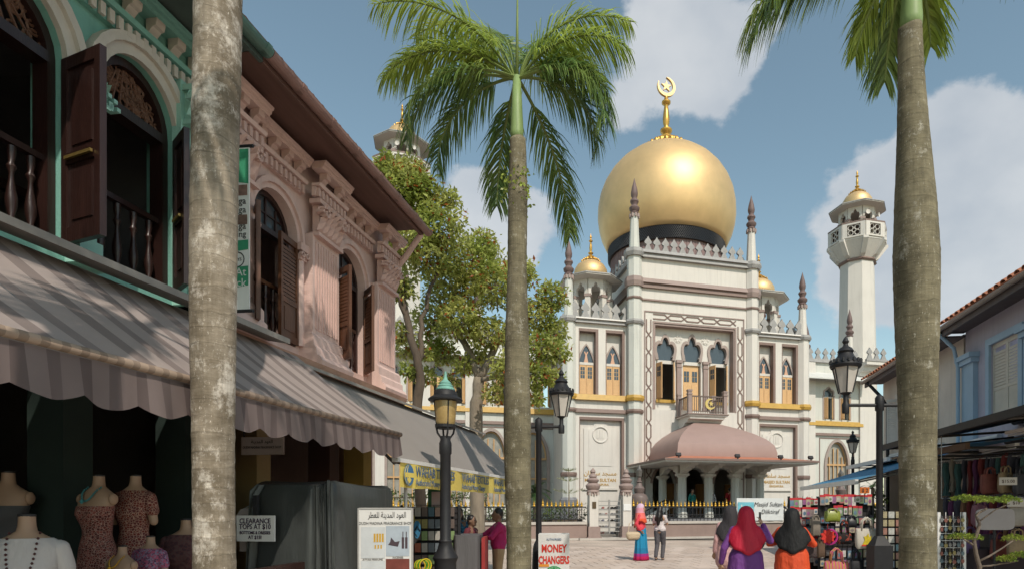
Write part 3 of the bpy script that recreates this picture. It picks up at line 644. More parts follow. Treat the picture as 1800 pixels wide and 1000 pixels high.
        for i in range(n+1):
            x = s*(xs+per*i)
            if i: B(G().box(x-.28, x+.28, y-.16, y+.02, 0, 12.36), 'pilaster_strip', WHITE)
        for i in range(int((L-xs)/.66)): place('merlon', mer, T, (s*(xs+.5+i*.66), y+.05, 12.6))
        for c in cs:
            for q in (-.72, .72):
                P = lobed(c+q, .41, 9.9, .55, 3, .18, 18); w = B(G().strip(P, grow(P, c+q, 9.9, .1), y-.06, y+.1), 'arched_window', ARCH)
                B(G().prism(lobed(c+q, .42, 9.8, .62, 3, .18, 18), y+.25, y+.27), 'pane', GLASS, w); B(G().box(c+q-.42, c+q+.42, y+.12, y+.3, 9.72, 9.84), 'transom', WHITE, w)
                g = G(); g.box(c+q-.52, c+q-.421, y-.05, y+.06, 8.1, 9.9); g.box(c+q+.421, c+q+.52, y-.05, y+.06, 8.1, 9.9); B(g, 'jamb', ARCH, w)
                for k in (-1, 1):
                    g = G(); g.box(0, .38, -.025, .025, 8.12, 9.72); g.box(.05, .33, -.035, .035, 8.2, 8.9); lf = B(g, 'shutter', OCHRE, w); lf.location = (c+q+k*.41, y+.08, 0); lf.rotation_euler = (0, 0, (PI if k > 0 else 0)+k*random.choice((.15, 1.1, .9, .2)))
            P = pointed(c, .94, 4.65, 1.75); w = B(G().strip([(P[0][0], 1.6)]+P+[(P[-1][0], 1.6)], [(P[0][0]-.2, 1.6)]+grow(P, c, 4.65, .2)+[(P[-1][0]+.2, 1.6)], y-.1, y+.1), 'pointed_window', ARCH)
            g = G(); g.box(c-.94, c+.94, y+.14, y+.22, 4.6, 4.74); g.box(c-.94, c+.94, y+.14, y+.22, 3.3, 3.4)
            for q in (-.56, -.19, .19, .56): g.box(c+q-.035, c+q+.035, y+.13, y+.2, 1.6, 6.25-abs(q)*1.75)
            g.strip(grow(P, c, 4.65, -.09), P, y+.13, y+.23); B(g, 'mullion', OCHRED, w)
            B(G().prism([(c-.94, 1.6)]+pointed(c, .94, 4.65, 1.75)+[(c+.94, 1.6)], y+.24, y+.26), 'pane', M('obscured_glass', (.30, .29, .26), .3, .3, 2), w)
            g = G(); g.box(c-1.55, c-1.48, y-.03, y+.01, 1.0, 6.7); g.box(c+1.48, c+1.55, y-.03, y+.01, 1.0, 6.7); g.box(c-1.48, c+1.48, y-.03, y+.01, 6.63, 6.7); B(g, 'panel_moulding', BROWN)
    for x, z, k in ((12.0, 13.3, .85), (15.8, 14.6, .9), (9.0, 15.0, .95), (-12.5, 14.6, .9), (-17, 14.6, .9)):
        B(G().lathe([(.32, 12), (.22, z)], 8, (x, 6.3, 0), PI/8), 'pinnacle_shaft', WHITE); pinnacle(x, 6.3, z, k)
    # stepped corner bay at the right-hand end
    g = G(); g.prism([(0, 0), (.0, .3), (-.25, .3), (-.3, .6), (-.6, .65), (-.65, 1.0), (-1.0, 1.05), (-1.0, 1.3), (1, 1.3), (1, 0)], 16.0, 17.8, 'x')
    o = B(g, 'corner_bay', WHITE); o.location = (0, 5.6, 11.1)
    B(G().box(15.95, 17.85, 4.55, 4.75, 12.4, 12.55), 'parapet_course', GREYT)
    for i in range(3): place('merlon', mer, T, (16.3+i*.62, 4.7, 12.55))
    # ---- minarets
    def minaret(x, y, ztip, k, label):
        """octagonal shaft, corbelled gallery with pierced panels, kiosk on top"""
        P = FB+ea*x+ga*y; R = thing('minaret', label, 'minaret', (P.x, P.y, 0), ROT, None)
        H = ztip-7.8*k
        g = G(); g.lathe([(1.68*k, 0), (1.68*k, H*.45), (1.42*k, H)], 8, (0, 0, 0), PI/8); g.build('shaft', WHITE, R)
        g.v = []; g.f = []; g.lathe([(1.52*k, H-.1), (1.62*k, H), (1.52*k, H+.15*k)], 8, (0, 0, 0), PI/8); g.build('collar', BROWN, R)
        g = G(); g.lathe([(1.5*k, H+.15*k), (1.6*k, H+.3*k), (2.3*k, H+1.35*k), (2.35*k, H+1.4*k), (2.35*k, H+1.55*k)], 8, (0, 0, 0), PI/8)
        for i in range(8):
            a = i*PI/4+PI/8; g.M = Matrix.Rotation(a, 4, 'Z'); g.prism([(1.5*k, H+.2*k), (1.75*k, H+.35*k), (2.5*k, H+1.3*k), (2.5*k, H+1.5*k), (1.5*k, H+1.5*k)], -.2*k, .2*k, 'y')
        g.M = None; g.build('corbel', WHITE, R)
        gl = G()
        for i in range(8):
            a = i*PI/4; ap = 2.35*k*math.cos(PI/8); L = 2*2.35*k*math.sin(PI/8)
            pan = G(); gl.M = pan.M = Matrix.Translation((ap*math.cos(a), ap*math.sin(a), H+1.55*k)) @ Matrix.Rotation(a+PI/2, 4, 'Z')
            gl.box(-L/2, -L/2+.38*k, -.08, .08, 0, 1.2*k); gl.box(L/2-.38*k, L/2, -.08, .08, 0, 1.2*k); gl.box(-L/2+.38*k, L/2-.38*k, -.08, .08, 0, .12*k); gl.box(-L/2+.38*k, L/2-.38*k, -.08, .08, 1.05*k, 1.2*k)
            for q in (-.26, .26):
                for r in (.38, .8): pan.ring((q*k, 0, r*k), .2*k, .035*k, 12, 4)
            pan.ring((0, 0, .59*k), .15*k, .035*k, 12, 4); pan.M = None; pan.build('pierced_panel', WHITE, R)
        gl.M = None; gl.build('gallery_wall', WHITE, R)
        g = G(); g.lathe([(2.2*k, 0), (2.45*k, .02), (2.45*k, .14), (2.2*k, .16)], 8, (0, 0, H+2.72*k), PI/8); g.build('gallery_coping', BROWN, R)
        ko = kiosk('kiosk', 0, 0, H+1.55*k, 1.44*k, 1.85*k, R)
        g = G()
        for a in (-1.2, -.4): g.lathe([(.02, 0), (.06, .1), (.24, .35)], 12); 
        for a in (-1.75, -1.0):
            m = Matrix.Translation((1.5*k*math.cos(a), 1.5*k*math.sin(a), H+3.75*k)) @ Matrix.Rotation(a, 4, 'Z') @ Matrix.Rotation(PI/2, 4, 'Y'); g2 = G(); g2.M = m; g2.lathe([(.04, -.1), (.04, .1), (.19, .3), (.15, .28)], 14); g2.build('loudspeaker', WHITE, R, 40)
        return R
    minaret(18.3, 8.6, 28.7, .95, 'tall white minaret standing right of the dome against the cumulus')
    minaret(-17.8, 19.3, 34.8, 1.0, 'white minaret rising behind the pink shophouse roof, top only showing')
    return T
AR = {'ا': 'ﺍﺎ', 'ل': 'ﻝﻞﻟﻠ', 'ع': 'ﻉﻊﻋﻌ', 'و': 'ﻭﻮ', 'د': 'ﺩﺪ', 'م': 'ﻡﻢﻣﻤ', 'ي': 'ﻱﻲﻳﻴ', 'ن': 'ﻥﻦﻧﻨ', 'ة': 'ﺓﺔ', 'ط': 'ﻁﻂﻃﻄ', 'ر': 'ﺭﺮ', 'س': 'ﺱﺲﺳﺴ', 'ج': 'ﺝﺞﺟﺠ', 'ه': 'ﻩﻪﻫﻬ'}
def arabic(s):
    """joined letter forms, laid right to left"""
    out = []; n = len(s)
    for i, ch in enumerate(s):
        f = AR.get(ch)
        if f is None: out.append(ch); continue
        pv = i > 0 and len(AR.get(s[i-1], '')) == 4; nx = i < n-1 and s[i+1] in AR and len(f) == 4
        out.append(f[(3 if pv else 2) if nx else (1 if pv else 0)])
    return ''.join(reversed(out))
mosque()
# ------------------------------------------------------------------ left shophouses (local x along the street, y away from it; facade at y=5)
PINK = M('pink_render', (.68, .49, .445), .75, .08, 1.2, .2, 40, streak=.28)
PINKD = M('pink_ornament', (.62, .425, .38), .75, .1, 5, .3, 40)
GREEN = M('sea_green_render', (.19, .41, .35), .7, .1, 1.5, .2, 40, streak=.25)
GREENL = M('pale_green_ornament', (.30, .53, .46), .65, .1, 5, .2, 40)
IVORY = M('ivory_plaster', (.55, .50, .44), .7, .1, 4, .2, 40)
WOOD = M('brown_shutter', (.105, .045, .024), .45, .3, 6, .2, 60, stretch=(1, 1, .15), streak=.2)
DWOOD = M('dark_varnished_wood', (.028, .012, .010), .35, .35, 6, .15, 60, stretch=(1, 1, .15), spec=.5)
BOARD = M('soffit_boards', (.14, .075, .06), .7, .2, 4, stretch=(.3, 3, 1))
GUTTER = M('gutter_rose', (.26, .155, .135), .55, .2, 4)
TILE = M('clay_tile', (.36, .13, .075), .75, .3, 9, .2, 60, col2=(.12, .09, .08), thr=.62)
TILED = M('weathered_tile', (.18, .11, .09), .85, .3, 9, .3, 60)
FA = 5.0
def seg_arch(c, w, zs, h, n=14): return [(c-w*math.cos(PI*i/n)*(1 if 0 < i < n else 1), zs+h*math.sin(PI*i/n)) for i in range(n+1)]
def baluster(h): return [(.035, 0), (.035, .06*h), (.02, .12*h), (.038, .25*h), (.04, .34*h), (.02, .55*h), (.016, .66*h), (.034, .74*h), (.018, .8*h), (.03, .9*h), (.03, h)]
BAL = G().lathe(baluster(.62), 10).mesh('baluster', DWOOD, 40)
SLAT = G().prism([(-.006, -.02), (.006, -.028), (.006, .012), (-.006, .02)], 0, .33, 'x').mesh('slat', WOOD)
def louvre_leaf(p, x, y, z, h, rz, w=.42, mat=WOOD):
    """shutter leaf: stiles, rails, a panel below and each slat its own piece above"""
    lf = place('shutter_leaf', None, p, (x, y, z), rz); lf.empty_display_size = .05
    g = G(); g.box(0, .045, -.022, .022, 0, h); g.box(w-.045, w, -.022, .022, 0, h)
    for a, b in ((0, .09), (h*.36, h*.36+.07), (h-.08, h)): g.box(.045, w-.045, -.02, .02, a, b)
    g.box(.045, w-.045, -.008, .008, .09, h*.36); g.box(.09, w-.09, -.015, .015, .14, h*.36-.05)
    g.build('leaf_frame', mat, lf)
    z0 = h*.36+.09; n = int((h-.1-z0)/.05)
    for i in range(n): place('slat', SLAT, lf, (.045, 0, z0+i*.05+.02), scale=((w-.09)/.33, 1.6, 1))
    return lf
def panel_leaf(p, x, y, z, h, rz, w=.45, mat=DWOOD):
    lf = place('shutter_leaf', None, p, (x, y, z), rz); lf.empty_display_size = .05
    g = G(); g.box(0, .07, -.025, .025, 0, h); g.box(w-.07, w, -.025, .025, 0, h)
    for a, b in ((0, .12), (h*.42, h*.42+.09), (h-.1, h)): g.box(.07, w-.07, -.024, .024, a, b)
    for a, b in ((.12, h*.42), (h*.42+.09, h-.1)): g.box(.07, w-.07, -.006, .006, a, b); g.box(.12, w-.12, -.016, .016, a+.06, b-.06)
    g.build('leaf_frame', mat, lf)
    b = G().box(.08, w-.08, -.05, -.03, h*.42+.03, h*.42+.055).build('bar_latch', M('brass', (.35, .24, .08), .4, .2, metal=.7), lf)
    return lf
def capital(p, x0, x1, z0, z1, y, mat):
    """leafy capital: bell, curling leaves, scrolls and an abacus"""
    g = G(); c = (x0+x1)/2; w = (x1-x0)/2
    g.box(c-w*.82, c+w*.82, y-.1, y, z0, z1-.06); g.box(c-w*1.06, c+w*1.06, y-.16, y, z1-.06, z1); g.box(c-w, c+w, y-.13, y, z0-.05, z0)
    n = 5; h = z1-z0
    for r in range(3):
        for i in range(n):
            xx = c-w*.8+(i+.5*(r % 2))*1.6*w/(n-.5)
            zz = z0+.02+r*h*.26
            g.add([(xx-.07, y-.1, zz), (xx+.07, y-.1, zz), (xx+.075, y-.13, zz+h*.18), (xx-.075, y-.13, zz+h*.18), (xx, y-.2-.02*r, zz+h*.3), (xx, y-.15, zz+h*.1)], [(0, 1, 5), (1, 2, 5), (2, 4, 5), (4, 3, 5), (3, 0, 5), (2, 3, 4)])
    for s in (-1, 1):
        for k in range(10):
            a = k*.75; r = .09*(1-k/11); g.cbox((c+s*(w*.72+r*math.cos(a)), y-.16, z1-.17+r*math.sin(a)), (.035, .1, .035))
    return g.build('capital', mat, p)
def entablature(p, x0, x1, y, z, mat, matb, brk=True, dent=.088):
    """frieze with dentils, scroll brackets and a crown moulding"""
    o = G().prism([(y, z), (y-.05, z), (y-.06, z+.12), (y, z+.12)], x0, x1, 'x').build('frieze', mat, p)
    dm = G().box(-.024, .024, -.032, 0, 0, .11).mesh('dentil', matb)
    n = int((x1-x0)/dent)
    for i in range(n): place('dentil', dm, p, (x0+(i+.5)*(x1-x0)/n, y-.06, z+.0))
    G().prism([(y, z+.13), (y-.11, z+.13), (y-.13, z+.17), (y, z+.17)], x0, x1, 'x').build('bed_moulding', mat, p)
    if brk:
        bm_ = G().prism([(0, 0), (-.02, .015), (-.035, .07), (-.07, .11), (-.105, .12), (-.115, .16), (-.115, .19), (0, .19)], -.05, .05, 'x').mesh('bracket', matb)
        n = max(1, int((x1-x0)/.25))
        for i in range(n): place('bracket', bm_, p, (x0+(i+.5)*(x1-x0)/n, y-.03, z+.175))
    G().prism([(y, z+.365), (y-.15, z+.365), (y-.155, z+.385), (y-.175, z+.395), (y-.18, z+.425), (y-.2, z+.435), (y-.21, z+.465), (y, z+.465)], x0, x1, 'x').build('crown_moulding', mat, p)
def left_terrace():
    loc = (0, 0, 0)
    # ---------------- green house
    T = thing('green_shophouse', 'sea green shophouse with dark carved arched windows at the left edge', 'building', loc, ST)
    x0, x1 = .6, 5.97; cs = [(2.45, .5), (3.92, .58), (5.22, .42)]
    g = G(); zs = 5.28
    ops = [(c-w, c+w, 3.7, seg_arch(c, w, zs, .5)) for c, w in cs]
    wall(g, x0, x1, 3.3, 6.5, FA, FA+.3, ops); B = lambda g, n, m, p=T, s=None: g.build(n, m, p, s)
    B(g, 'wall', GREEN)
    g = G(); g.box(x0, x1, FA+3.5, FA+3.7, 0, 6.5); g.box(x0-.2, x0, FA, FA+3.7, 0, 6.5); g.box(x0, x1, FA+.3, FA+3.5, 3.3, 3.5); g.box(x0, x1, FA+.3, FA+3.5, 6.35, 6.5); B(g, 'room_shell', M('grey_plaster', (.16, .15, .15), .9, .15, 2))
    g = G(); g.box(x0, x1, FA+1.9, FA+1.98, 4.9, 5.0); g.box(3.9, 4.0, FA+1.9, FA+2, 3.5, 6.6); g.box(5.1, 5.2, FA+1.9, FA+2, 3.5, 6.6); g.box(x0, x1, FA+1.9, FA+1.96, 4.3, 4.4); B(g, 'room_partition', DWOOD)
    for c, w in cs:
        P = seg_arch(c, w, zs, .5); O1 = seg_arch(c, w+.09, zs, .6); O2 = seg_arch(c, w+.16, zs, .68)
        wi = B(G().strip([(c-w, 5.0)]+P+[(c+w, 5.0)], [(c-w-.09, 5.0)]+O1+[(c+w+.09, 5.0)], FA-.05, FA), 'arch_window', IVORY)
        B(G().strip(O1, O2, FA-.09, FA), 'arch_label', IVORY, wi)
        D = seg_arch(c, w-.004, zs, .495)
        g = G(); g.strip([(c-w+.07, 3.7)]+seg_arch(c, w-.07, zs, .42)+[(c+w-.07, 3.7)], [(c-w+.004, 3.7)]+D+[(c+w-.004, 3.7)], FA+.06, FA+.2); g.box(c-w+.07, c+w-.07, FA+.05, FA+.2, zs-.06, zs+.03); B(g, 'window_frame', DWOOD, wi)
        # pierced fanlight: scrolls
        g = G(); rr = random.Random(int(c*100))
        for k in range(46):
            u = rr.uniform(-.92, .92); vmax = .40*math.sqrt(max(0, 1-u*u)); v = rr.uniform(.03, 1)*vmax; r = rr.uniform(.025, .06)
            if v+r > vmax+.03: continue
            g.ring((c+u*(w-.07), FA+.12, zs+.04+v), r, .012, 10, 4)
        for k in range(9): u = -.9+k*.225; g.tube([(c+u*(w-.07), FA+.12, zs+.03), (c+u*.5*(w-.07), FA+.12, zs+.03+.38*math.sqrt(max(.02, 1-u*u*.6)))], .012, 5)
        B(g, 'carved_fanlight', M('carved_wood', (.13, .06, .035), .6, .3, 6), wi)
        B(G().box(c-w+.07, c+w-.07, FA+.1, FA+.16, 4.42, 4.47), 'hand_rail', DWOOD, wi); B(G().box(c-w+.07, c+w-.07, FA+.1, FA+.16, 3.72, 3.78), 'bottom_rail', DWOOD, wi)
        n = int((2*w-.14)/.14)
        for i in range(n): place('baluster', BAL, wi, (c-w+.07+(i+.5)*(2*w-.14)/n, FA+.13, 3.79))
    panel_leaf(T, cs[1][0]+cs[1][1]-.0, FA-.02, 3.75, 1.52, -PI/2-.25, .5); panel_leaf(T, cs[2][0]+cs[2][1], FA-.02, 3.75, 1.52, -PI/2-.6, .38)
    panel_leaf(T, cs[0][0]+cs[0][1], FA-.02, 3.75, 1.52, -PI/2-.3, .45)
    panel_leaf(T, cs[2][0]-cs[2][1]+.05, FA+.25, 3.75, 1.52, PI/2-.3, .42)
    for a, b in ((4.55, 4.76), (3.05, 3.27), (5.7, 5.96)):
        g = G(); g.box(a+.03, b-.03, FA-.08, FA, 3.85, 5.0); g.box(a+.08, b-.08, FA-.1, FA-.08, 4.0, 4.9); g.box(a-.03, b+.03, FA-.14, FA, 3.62, 3.74); g.box(a, b, FA-.11, FA, 3.74, 3.85); B(g, 'window_pier', GREENL)
        capital(T, a+.01, b-.01, 5.0, 5.22, FA, GREENL)
    g = G(); g.box(5.62, 5.97, FA-.1, FA, 3.62, 5.9); B(g, 'party_pier', GREENL)
    capital(T, 5.64, 5.95, 5.5, 5.85, FA-.08, GREENL)
    entablature(T, x0, x1, FA, 5.88, GREEN, IVORY)
    # ---------------- pink house
    P_ = thing('pink_shophouse', 'pink shophouse with fluted pilasters, leafy capitals and brown louvred shutters', 'building', loc, ST)
    B = lambda g, n, m, p=P_, s=None: g.build(n, m, p, s)
    x0, x1 = 5.98, 10.4; cs = [(7.24, .44), (9.07, .44)]; zs = 5.13
    g = G(); ops = [(c-w, c+w, 3.72, seg_arch(c, w, zs, .46)) for c, w in cs]
    wall(g, x0, x1, 3.3, 6.5, FA, FA+.3, ops); g.box(x1-.3, x1, FA+.3, FA+8, 0, 6.5); B(g, 'wall', PINK)
    g = G(); g.box(x0, x1-.3, FA+4, FA+4.2, 0, 6.5); g.box(x0, x1-.3, FA+.3, FA+4, 3.3, 3.5); g.box(x0, x1-.3, FA+.3, FA+4, 6.35, 6.5); g.box(x0, x0+.1, FA+.3, FA+4, 0, 6.35); B(g, 'room_shell', MATS['grey_plaster'])
    for c, w in cs:
        A = seg_arch(c, w, zs, .46); wi = B(G().strip(A, seg_arch(c, w+.06, zs, .53), FA-.03, FA), 'arch_window', PINK)
        B(G().strip(seg_arch(c, w+.06, zs, .53), seg_arch(c, w+.11, zs, .6), FA-.07, FA), 'arch_label', PINK, wi)
        D = seg_arch(c, w-.003, zs, .457)
        g = G(); g.strip([(c-w+.06, 3.72)]+seg_arch(c, w-.06, zs, .39)+[(c+w-.06, 3.72)], [(c-w+.003, 3.72)]+D+[(c+w-.003, 3.72)], FA+.1, FA+.2); g.box(c-w+.06, c+w-.06, FA+.1, FA+.2, zs-.05, zs+.02)
        for q in (-.2, 0, .2): g.box(c+q-.012, c+q+.012, FA+.12, FA+.16, zs+.02, zs+.38-abs(q)*.35)
        g.box(c-w+.07, c+w-.07, FA+.125, FA+.155, zs+.18, zs+.2); B(g, 'window_frame', DWOOD, wi)
        B(G().prism(seg_arch(c, w-.06, zs+.01, .38), FA+.145, FA+.15), 'pane', GLASS, wi)
        B(G().box(c-w+.06, c+w-.06, FA+.1, FA+.16, 4.4, 4.45), 'hand_rail', WOOD, wi)
        for i in range(5): place('baluster', BAL, wi, (c-.3+i*.15, FA+.13, 3.78))
        B(G().box(c-w+.06, c+w-.06, FA+.1, FA+.16, 3.73, 3.78), 'bottom_rail', WOOD, wi)
        louvre_leaf(P_, c-w, FA-.02, 3.74, 1.36, -PI/2-(.8 if c < 8 else .55), .42); louvre_leaf(P_, c+w, FA-.02, 3.74, 1.36, (-PI+.08) if c < 8 else -PI*.75, .42)
        for s in (-1, 1):       # small half-columns at the jambs
            xx = c+s*(w+.06); g = G(); g.lathe([(.055, 3.75), (.055, 4.98)], 10, (xx, FA-.02, 0)); B(g, 'jamb_column', PINK, wi, 40)
            g = G(); g.box(xx-.09, xx+.09, FA-.1, FA, 5.02, 5.12); g.box(xx-.075, xx+.075, FA-.08, FA, 4.9, 4.98)
            for k in range(8): a = k*.8; g.cbox((xx-.05+.03*math.cos(a), FA-.09, 4.97+.03*math.sin(a)), (.02, .04, .02)); g.cbox((xx+.05+.03*math.cos(a), FA-.09, 4.97+.03*math.sin(a)), (.02, .04, .02))
            B(g, 'jamb_capital', PINKD, wi)
    for a, b in ((5.98, 6.66), (7.83, 8.5), (9.7, 10.36)):
        c = (a+b)/2; w = (b-a)/2
        g = G(); g.box(a, b, FA-.15, FA, 3.95, 5.32); pil = B(g, 'pilaster', PINK)
        fl = G().box(-.016, .016, -.016, 0, 0, 1.2).mesh('flute', PINKD)
        n = 9
        for i in range(n): place('flute', fl, pil, (a+.08+i*(b-a-.16)/(n-1), FA-.15, 4.02))
        g = G(); g.prism([(FA, 3.5), (FA-.32, 3.5), (FA-.34, 3.56), (FA-.3, 3.62), (FA-.26, 3.64), (FA-.25, 3.74), (FA-.21, 3.78), (FA-.21, 3.9), (FA-.17, 3.95), (FA, 3.95)], a-.08, b+.08, 'x'); B(g, 'pilaster_base', PINK, pil)
        capital(P_, a+.02, b-.02, 5.34, 5.79, FA-.1, PINKD)
        entablature(P_, a-.04, b+.04, FA-.16, 5.81, PINK, PINKD)
    for a, b in ((6.72, 7.77), (8.56, 9.69)): entablature(P_, a, b, FA, 5.81, PINK, PINKD)
    # sill shelf with the scrolled foot at the corner
    g = G(); g.prism([(FA+.05, 3.28), (FA-.18, 3.3), (FA-.3, 3.4), (FA-.34, 3.5), (FA+.05, 3.5)], x0, x1+.05, 'x'); B(g, 'sill_cornice', M('ochre_stained_plaster', (.45, .27, .2), .8, .25, 2, .2, 30))
    g = G(); g.tube([(10.16, FA-.72, 6.3), (10.3, FA-.35, 5.95), (10.44, FA-.06, 5.75), (10.46, FA-.05, 5.3), (10.46, FA-.05, 3.5), (10.5, FA-.2, 3.2), (10.65, FA-.45, 3.05)], .05, 10); g.lathe([(.05, 0), (.09, .08), (.09, .16)], 8, (10.43, FA-.1, 5.85)); B(g, 'downpipe', PINK, P_, 50)
    # ---------------- the shared roof: soffit, gutter, tiles
    RZ = -.29
    def roof(p, a, b, gm, sm):
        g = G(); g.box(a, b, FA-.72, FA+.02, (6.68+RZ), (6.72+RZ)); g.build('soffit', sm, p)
        g = G(); g.box(a, b, FA-.74, FA-.7, (6.55+RZ), (6.75+RZ)); g.build('fascia', sm, p)
        g = G(); n = 8
        A = [(FA-.8+.075*math.cos(PI+PI*i/n), (6.66+RZ)+.075*math.sin(PI+PI*i/n)) for i in range(n+1)]; A2 = [(FA-.8+.065*math.cos(PI+PI*i/n), (6.66+RZ)+.065*math.sin(PI+PI*i/n)) for i in range(n+1)]
        g.strip(A, A2, a, b, 'x'); gt = g.build('gutter', gm, p)
        k = a+.5
        while k < b:
            g = G(); g.strip([(FA-.8+.085*math.cos(PI+PI*i/n), (6.67+RZ)+.085*math.sin(PI+PI*i/n)) for i in range(n+1)], [(FA-.8+.074*math.cos(PI+PI*i/n), (6.67+RZ)+.074*math.sin(PI+PI*i/n)) for i in range(n+1)], k, k+.07, 'x'); g.build('gutter_joint', gm, gt); k += .62
        s = .55; L = 5.2
        g = G(); g.prism([(FA-.78, (6.74+RZ)), (FA-.78, (6.78+RZ)), (FA-.78+L, (6.78+RZ)+L*s), (FA-.78+L, (6.74+RZ)+L*s)], a, b, 'x'); g.prism([(FA-.78+L, (6.74+RZ)+L*s), (FA-.78+L, (6.78+RZ)+L*s), (FA-.78+2*L, (6.78+RZ)), (FA-.78+2*L, (6.74+RZ))], a, b, 'x'); g.build('roof_deck', TILED, p)
        tm = G(); n = 6
        O = [(.075*math.cos(PI*i/n), .05*math.sin(PI*i/n)) for i in range(n+1)]; I = [(.06*math.cos(PI*i/n), .038*math.sin(PI*i/n)) for i in range(n+1)]
        tm.strip(O, I, 0, .4); tme = tm.mesh('tile', TILE)
        m = int((b-a)/.2)
        for i in range(m):
            for r in range(2): place('tile', tme, p, (a+.1+i*.2, FA-.73+r*.36, (6.775+RZ)+r*.36*s+.01*r), rot=(math.atan(s), 0, random.uniform(-.03, .03)))
        # the rest of the slope: the same barrel rows joined
        g = G()
        for i in range(m): g.M = Matrix.Translation((a+.1+i*.2, FA-.73+.72, (6.775+RZ)+.72*s+.02)) @ Matrix.Rotation(math.atan(s), 4, 'X'); g.strip(O, I, 0, 5.0)
        g.M = None; tag(g.build('tile_rows', TILE, p), kind='stuff')
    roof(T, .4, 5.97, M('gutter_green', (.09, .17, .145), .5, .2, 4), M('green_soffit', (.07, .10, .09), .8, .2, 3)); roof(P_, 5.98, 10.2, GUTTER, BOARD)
    # ---------------- ground floor: arcade piers, shop rooms
    def shop(p, a, b, wallm, back=FA+3.5):
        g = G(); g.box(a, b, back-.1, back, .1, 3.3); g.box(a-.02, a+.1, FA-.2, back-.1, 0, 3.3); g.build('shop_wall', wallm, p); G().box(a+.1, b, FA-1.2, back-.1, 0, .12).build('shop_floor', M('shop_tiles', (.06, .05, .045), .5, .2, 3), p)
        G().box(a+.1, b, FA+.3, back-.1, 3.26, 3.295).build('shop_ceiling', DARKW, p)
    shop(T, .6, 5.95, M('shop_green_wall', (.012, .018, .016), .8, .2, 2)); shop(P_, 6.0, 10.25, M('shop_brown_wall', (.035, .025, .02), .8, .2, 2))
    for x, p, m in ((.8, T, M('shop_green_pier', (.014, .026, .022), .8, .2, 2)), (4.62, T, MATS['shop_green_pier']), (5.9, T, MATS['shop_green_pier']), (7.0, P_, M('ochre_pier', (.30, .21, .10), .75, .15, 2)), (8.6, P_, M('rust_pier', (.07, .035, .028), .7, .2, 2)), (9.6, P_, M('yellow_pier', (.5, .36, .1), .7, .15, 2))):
        g = G(); g.box(x-.13, x+.13, FA-.02, FA+.32, 0, 3.3); g.box(x-.2, x+.2, FA-.05, FA+.35, 0, .25); g.build('arcade_pier', m, p)
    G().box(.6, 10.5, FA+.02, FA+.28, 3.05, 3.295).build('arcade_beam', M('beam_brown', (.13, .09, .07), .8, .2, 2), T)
    # ledge that carries the awnings
    led = tag(G().prism([(FA-.34, 3.52), (FA-.34, 3.58), (FA-.62, 3.53), (FA-.62, 3.47)], .6, 6.62, 'x').build('awning_flashing', M('grey_flashing', (.25, .23, .21), .5, .25, 3)), 'grey metal flashing ledge above the striped awning', 'flashing'); led.rotation_euler = (0, 0, ST)
    return T, P_
left_terrace()

# ------------------------------------------------------------------ awnings
STRIPE = band_mat('striped_canvas', [(.345, .285, .265), (.22, .177, .165), (.36, .30, .28), (.235, .19, .178)], [.34, .55, .82], 'X', 1.5, .85, .08, trans=.12)
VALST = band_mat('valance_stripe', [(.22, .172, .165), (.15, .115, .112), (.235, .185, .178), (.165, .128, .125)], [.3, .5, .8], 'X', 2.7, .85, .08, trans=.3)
def awning(name, label, xa, xb, yt, zt, ye, ze, mat, vmat=None, vh=.26, sc=.46, trim=None, sag=.05):
    """canvas on a sloping frame with a scalloped valance; local x along the street"""
    T = thing(name, label, 'awning', (0, 0, 0), ST)
    g = G(); nx, ny = 36, 10; vs = []; fs = []
    for j in range(ny+1):
        for i in range(nx+1):
            u, v = i/nx, j/ny; vs.append((xa+(xb-xa)*u, yt+(ye-yt)*v, zt+(ze-zt)*v-sag*math.sin(PI*v)*(.7+.3*math.sin(u*25))))
    for j in range(ny):
        for i in range(nx): q = j*(nx+1)+i; fs.append((q, q+1, q+nx+2, q+nx+1))
    g.add(vs, fs); g.build('canvas', mat, T, True)
    gb = G(); gb.tube([(xa, ye+.01, ze-.02), (xb, ye+.01, ze-.02)], .028, 8); n = max(2, int((xb-xa)/2.2)+1)
    for i in range(n+1):
        x = xa+.04+(xb-xa-.08)*i/n; gb.tube([(x, yt, zt-.07), (x, ye+.02, ze-.05)], .02, 6)
    gb.build('frame', M('awning_frame', (.16, .15, .15), .5, .2), T)
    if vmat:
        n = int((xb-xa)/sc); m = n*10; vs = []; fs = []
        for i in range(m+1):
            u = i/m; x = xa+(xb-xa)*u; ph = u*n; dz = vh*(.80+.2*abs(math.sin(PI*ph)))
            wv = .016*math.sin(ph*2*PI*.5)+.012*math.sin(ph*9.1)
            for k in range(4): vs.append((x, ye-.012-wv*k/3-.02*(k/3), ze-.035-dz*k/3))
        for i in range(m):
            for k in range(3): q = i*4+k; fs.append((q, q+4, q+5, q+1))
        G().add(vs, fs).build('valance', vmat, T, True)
    if trim:
        tr = G().tube([(xa, ye-.015, ze+.0), (xb, ye-.015, ze+.0)], .03, 8).build('trim_roll', trim, T, True)
    return T
ROLL = band_mat('canvas_piping', [(.30, .225, .175), (.21, .155, .12)], [.55], 'X', 9, .8, .25)
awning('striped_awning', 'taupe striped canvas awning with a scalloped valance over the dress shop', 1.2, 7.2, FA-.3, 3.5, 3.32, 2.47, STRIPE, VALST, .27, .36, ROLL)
awning('grey_awning', 'plain grey canvas awning above the yellow money changer banner', 7.3, 14.2, FA-.35, 3.36, 3.42, 2.17, M('grey_canvas', (.25, .225, .21), .85, .06, 1.5, .1, 30), None, sag=.03)
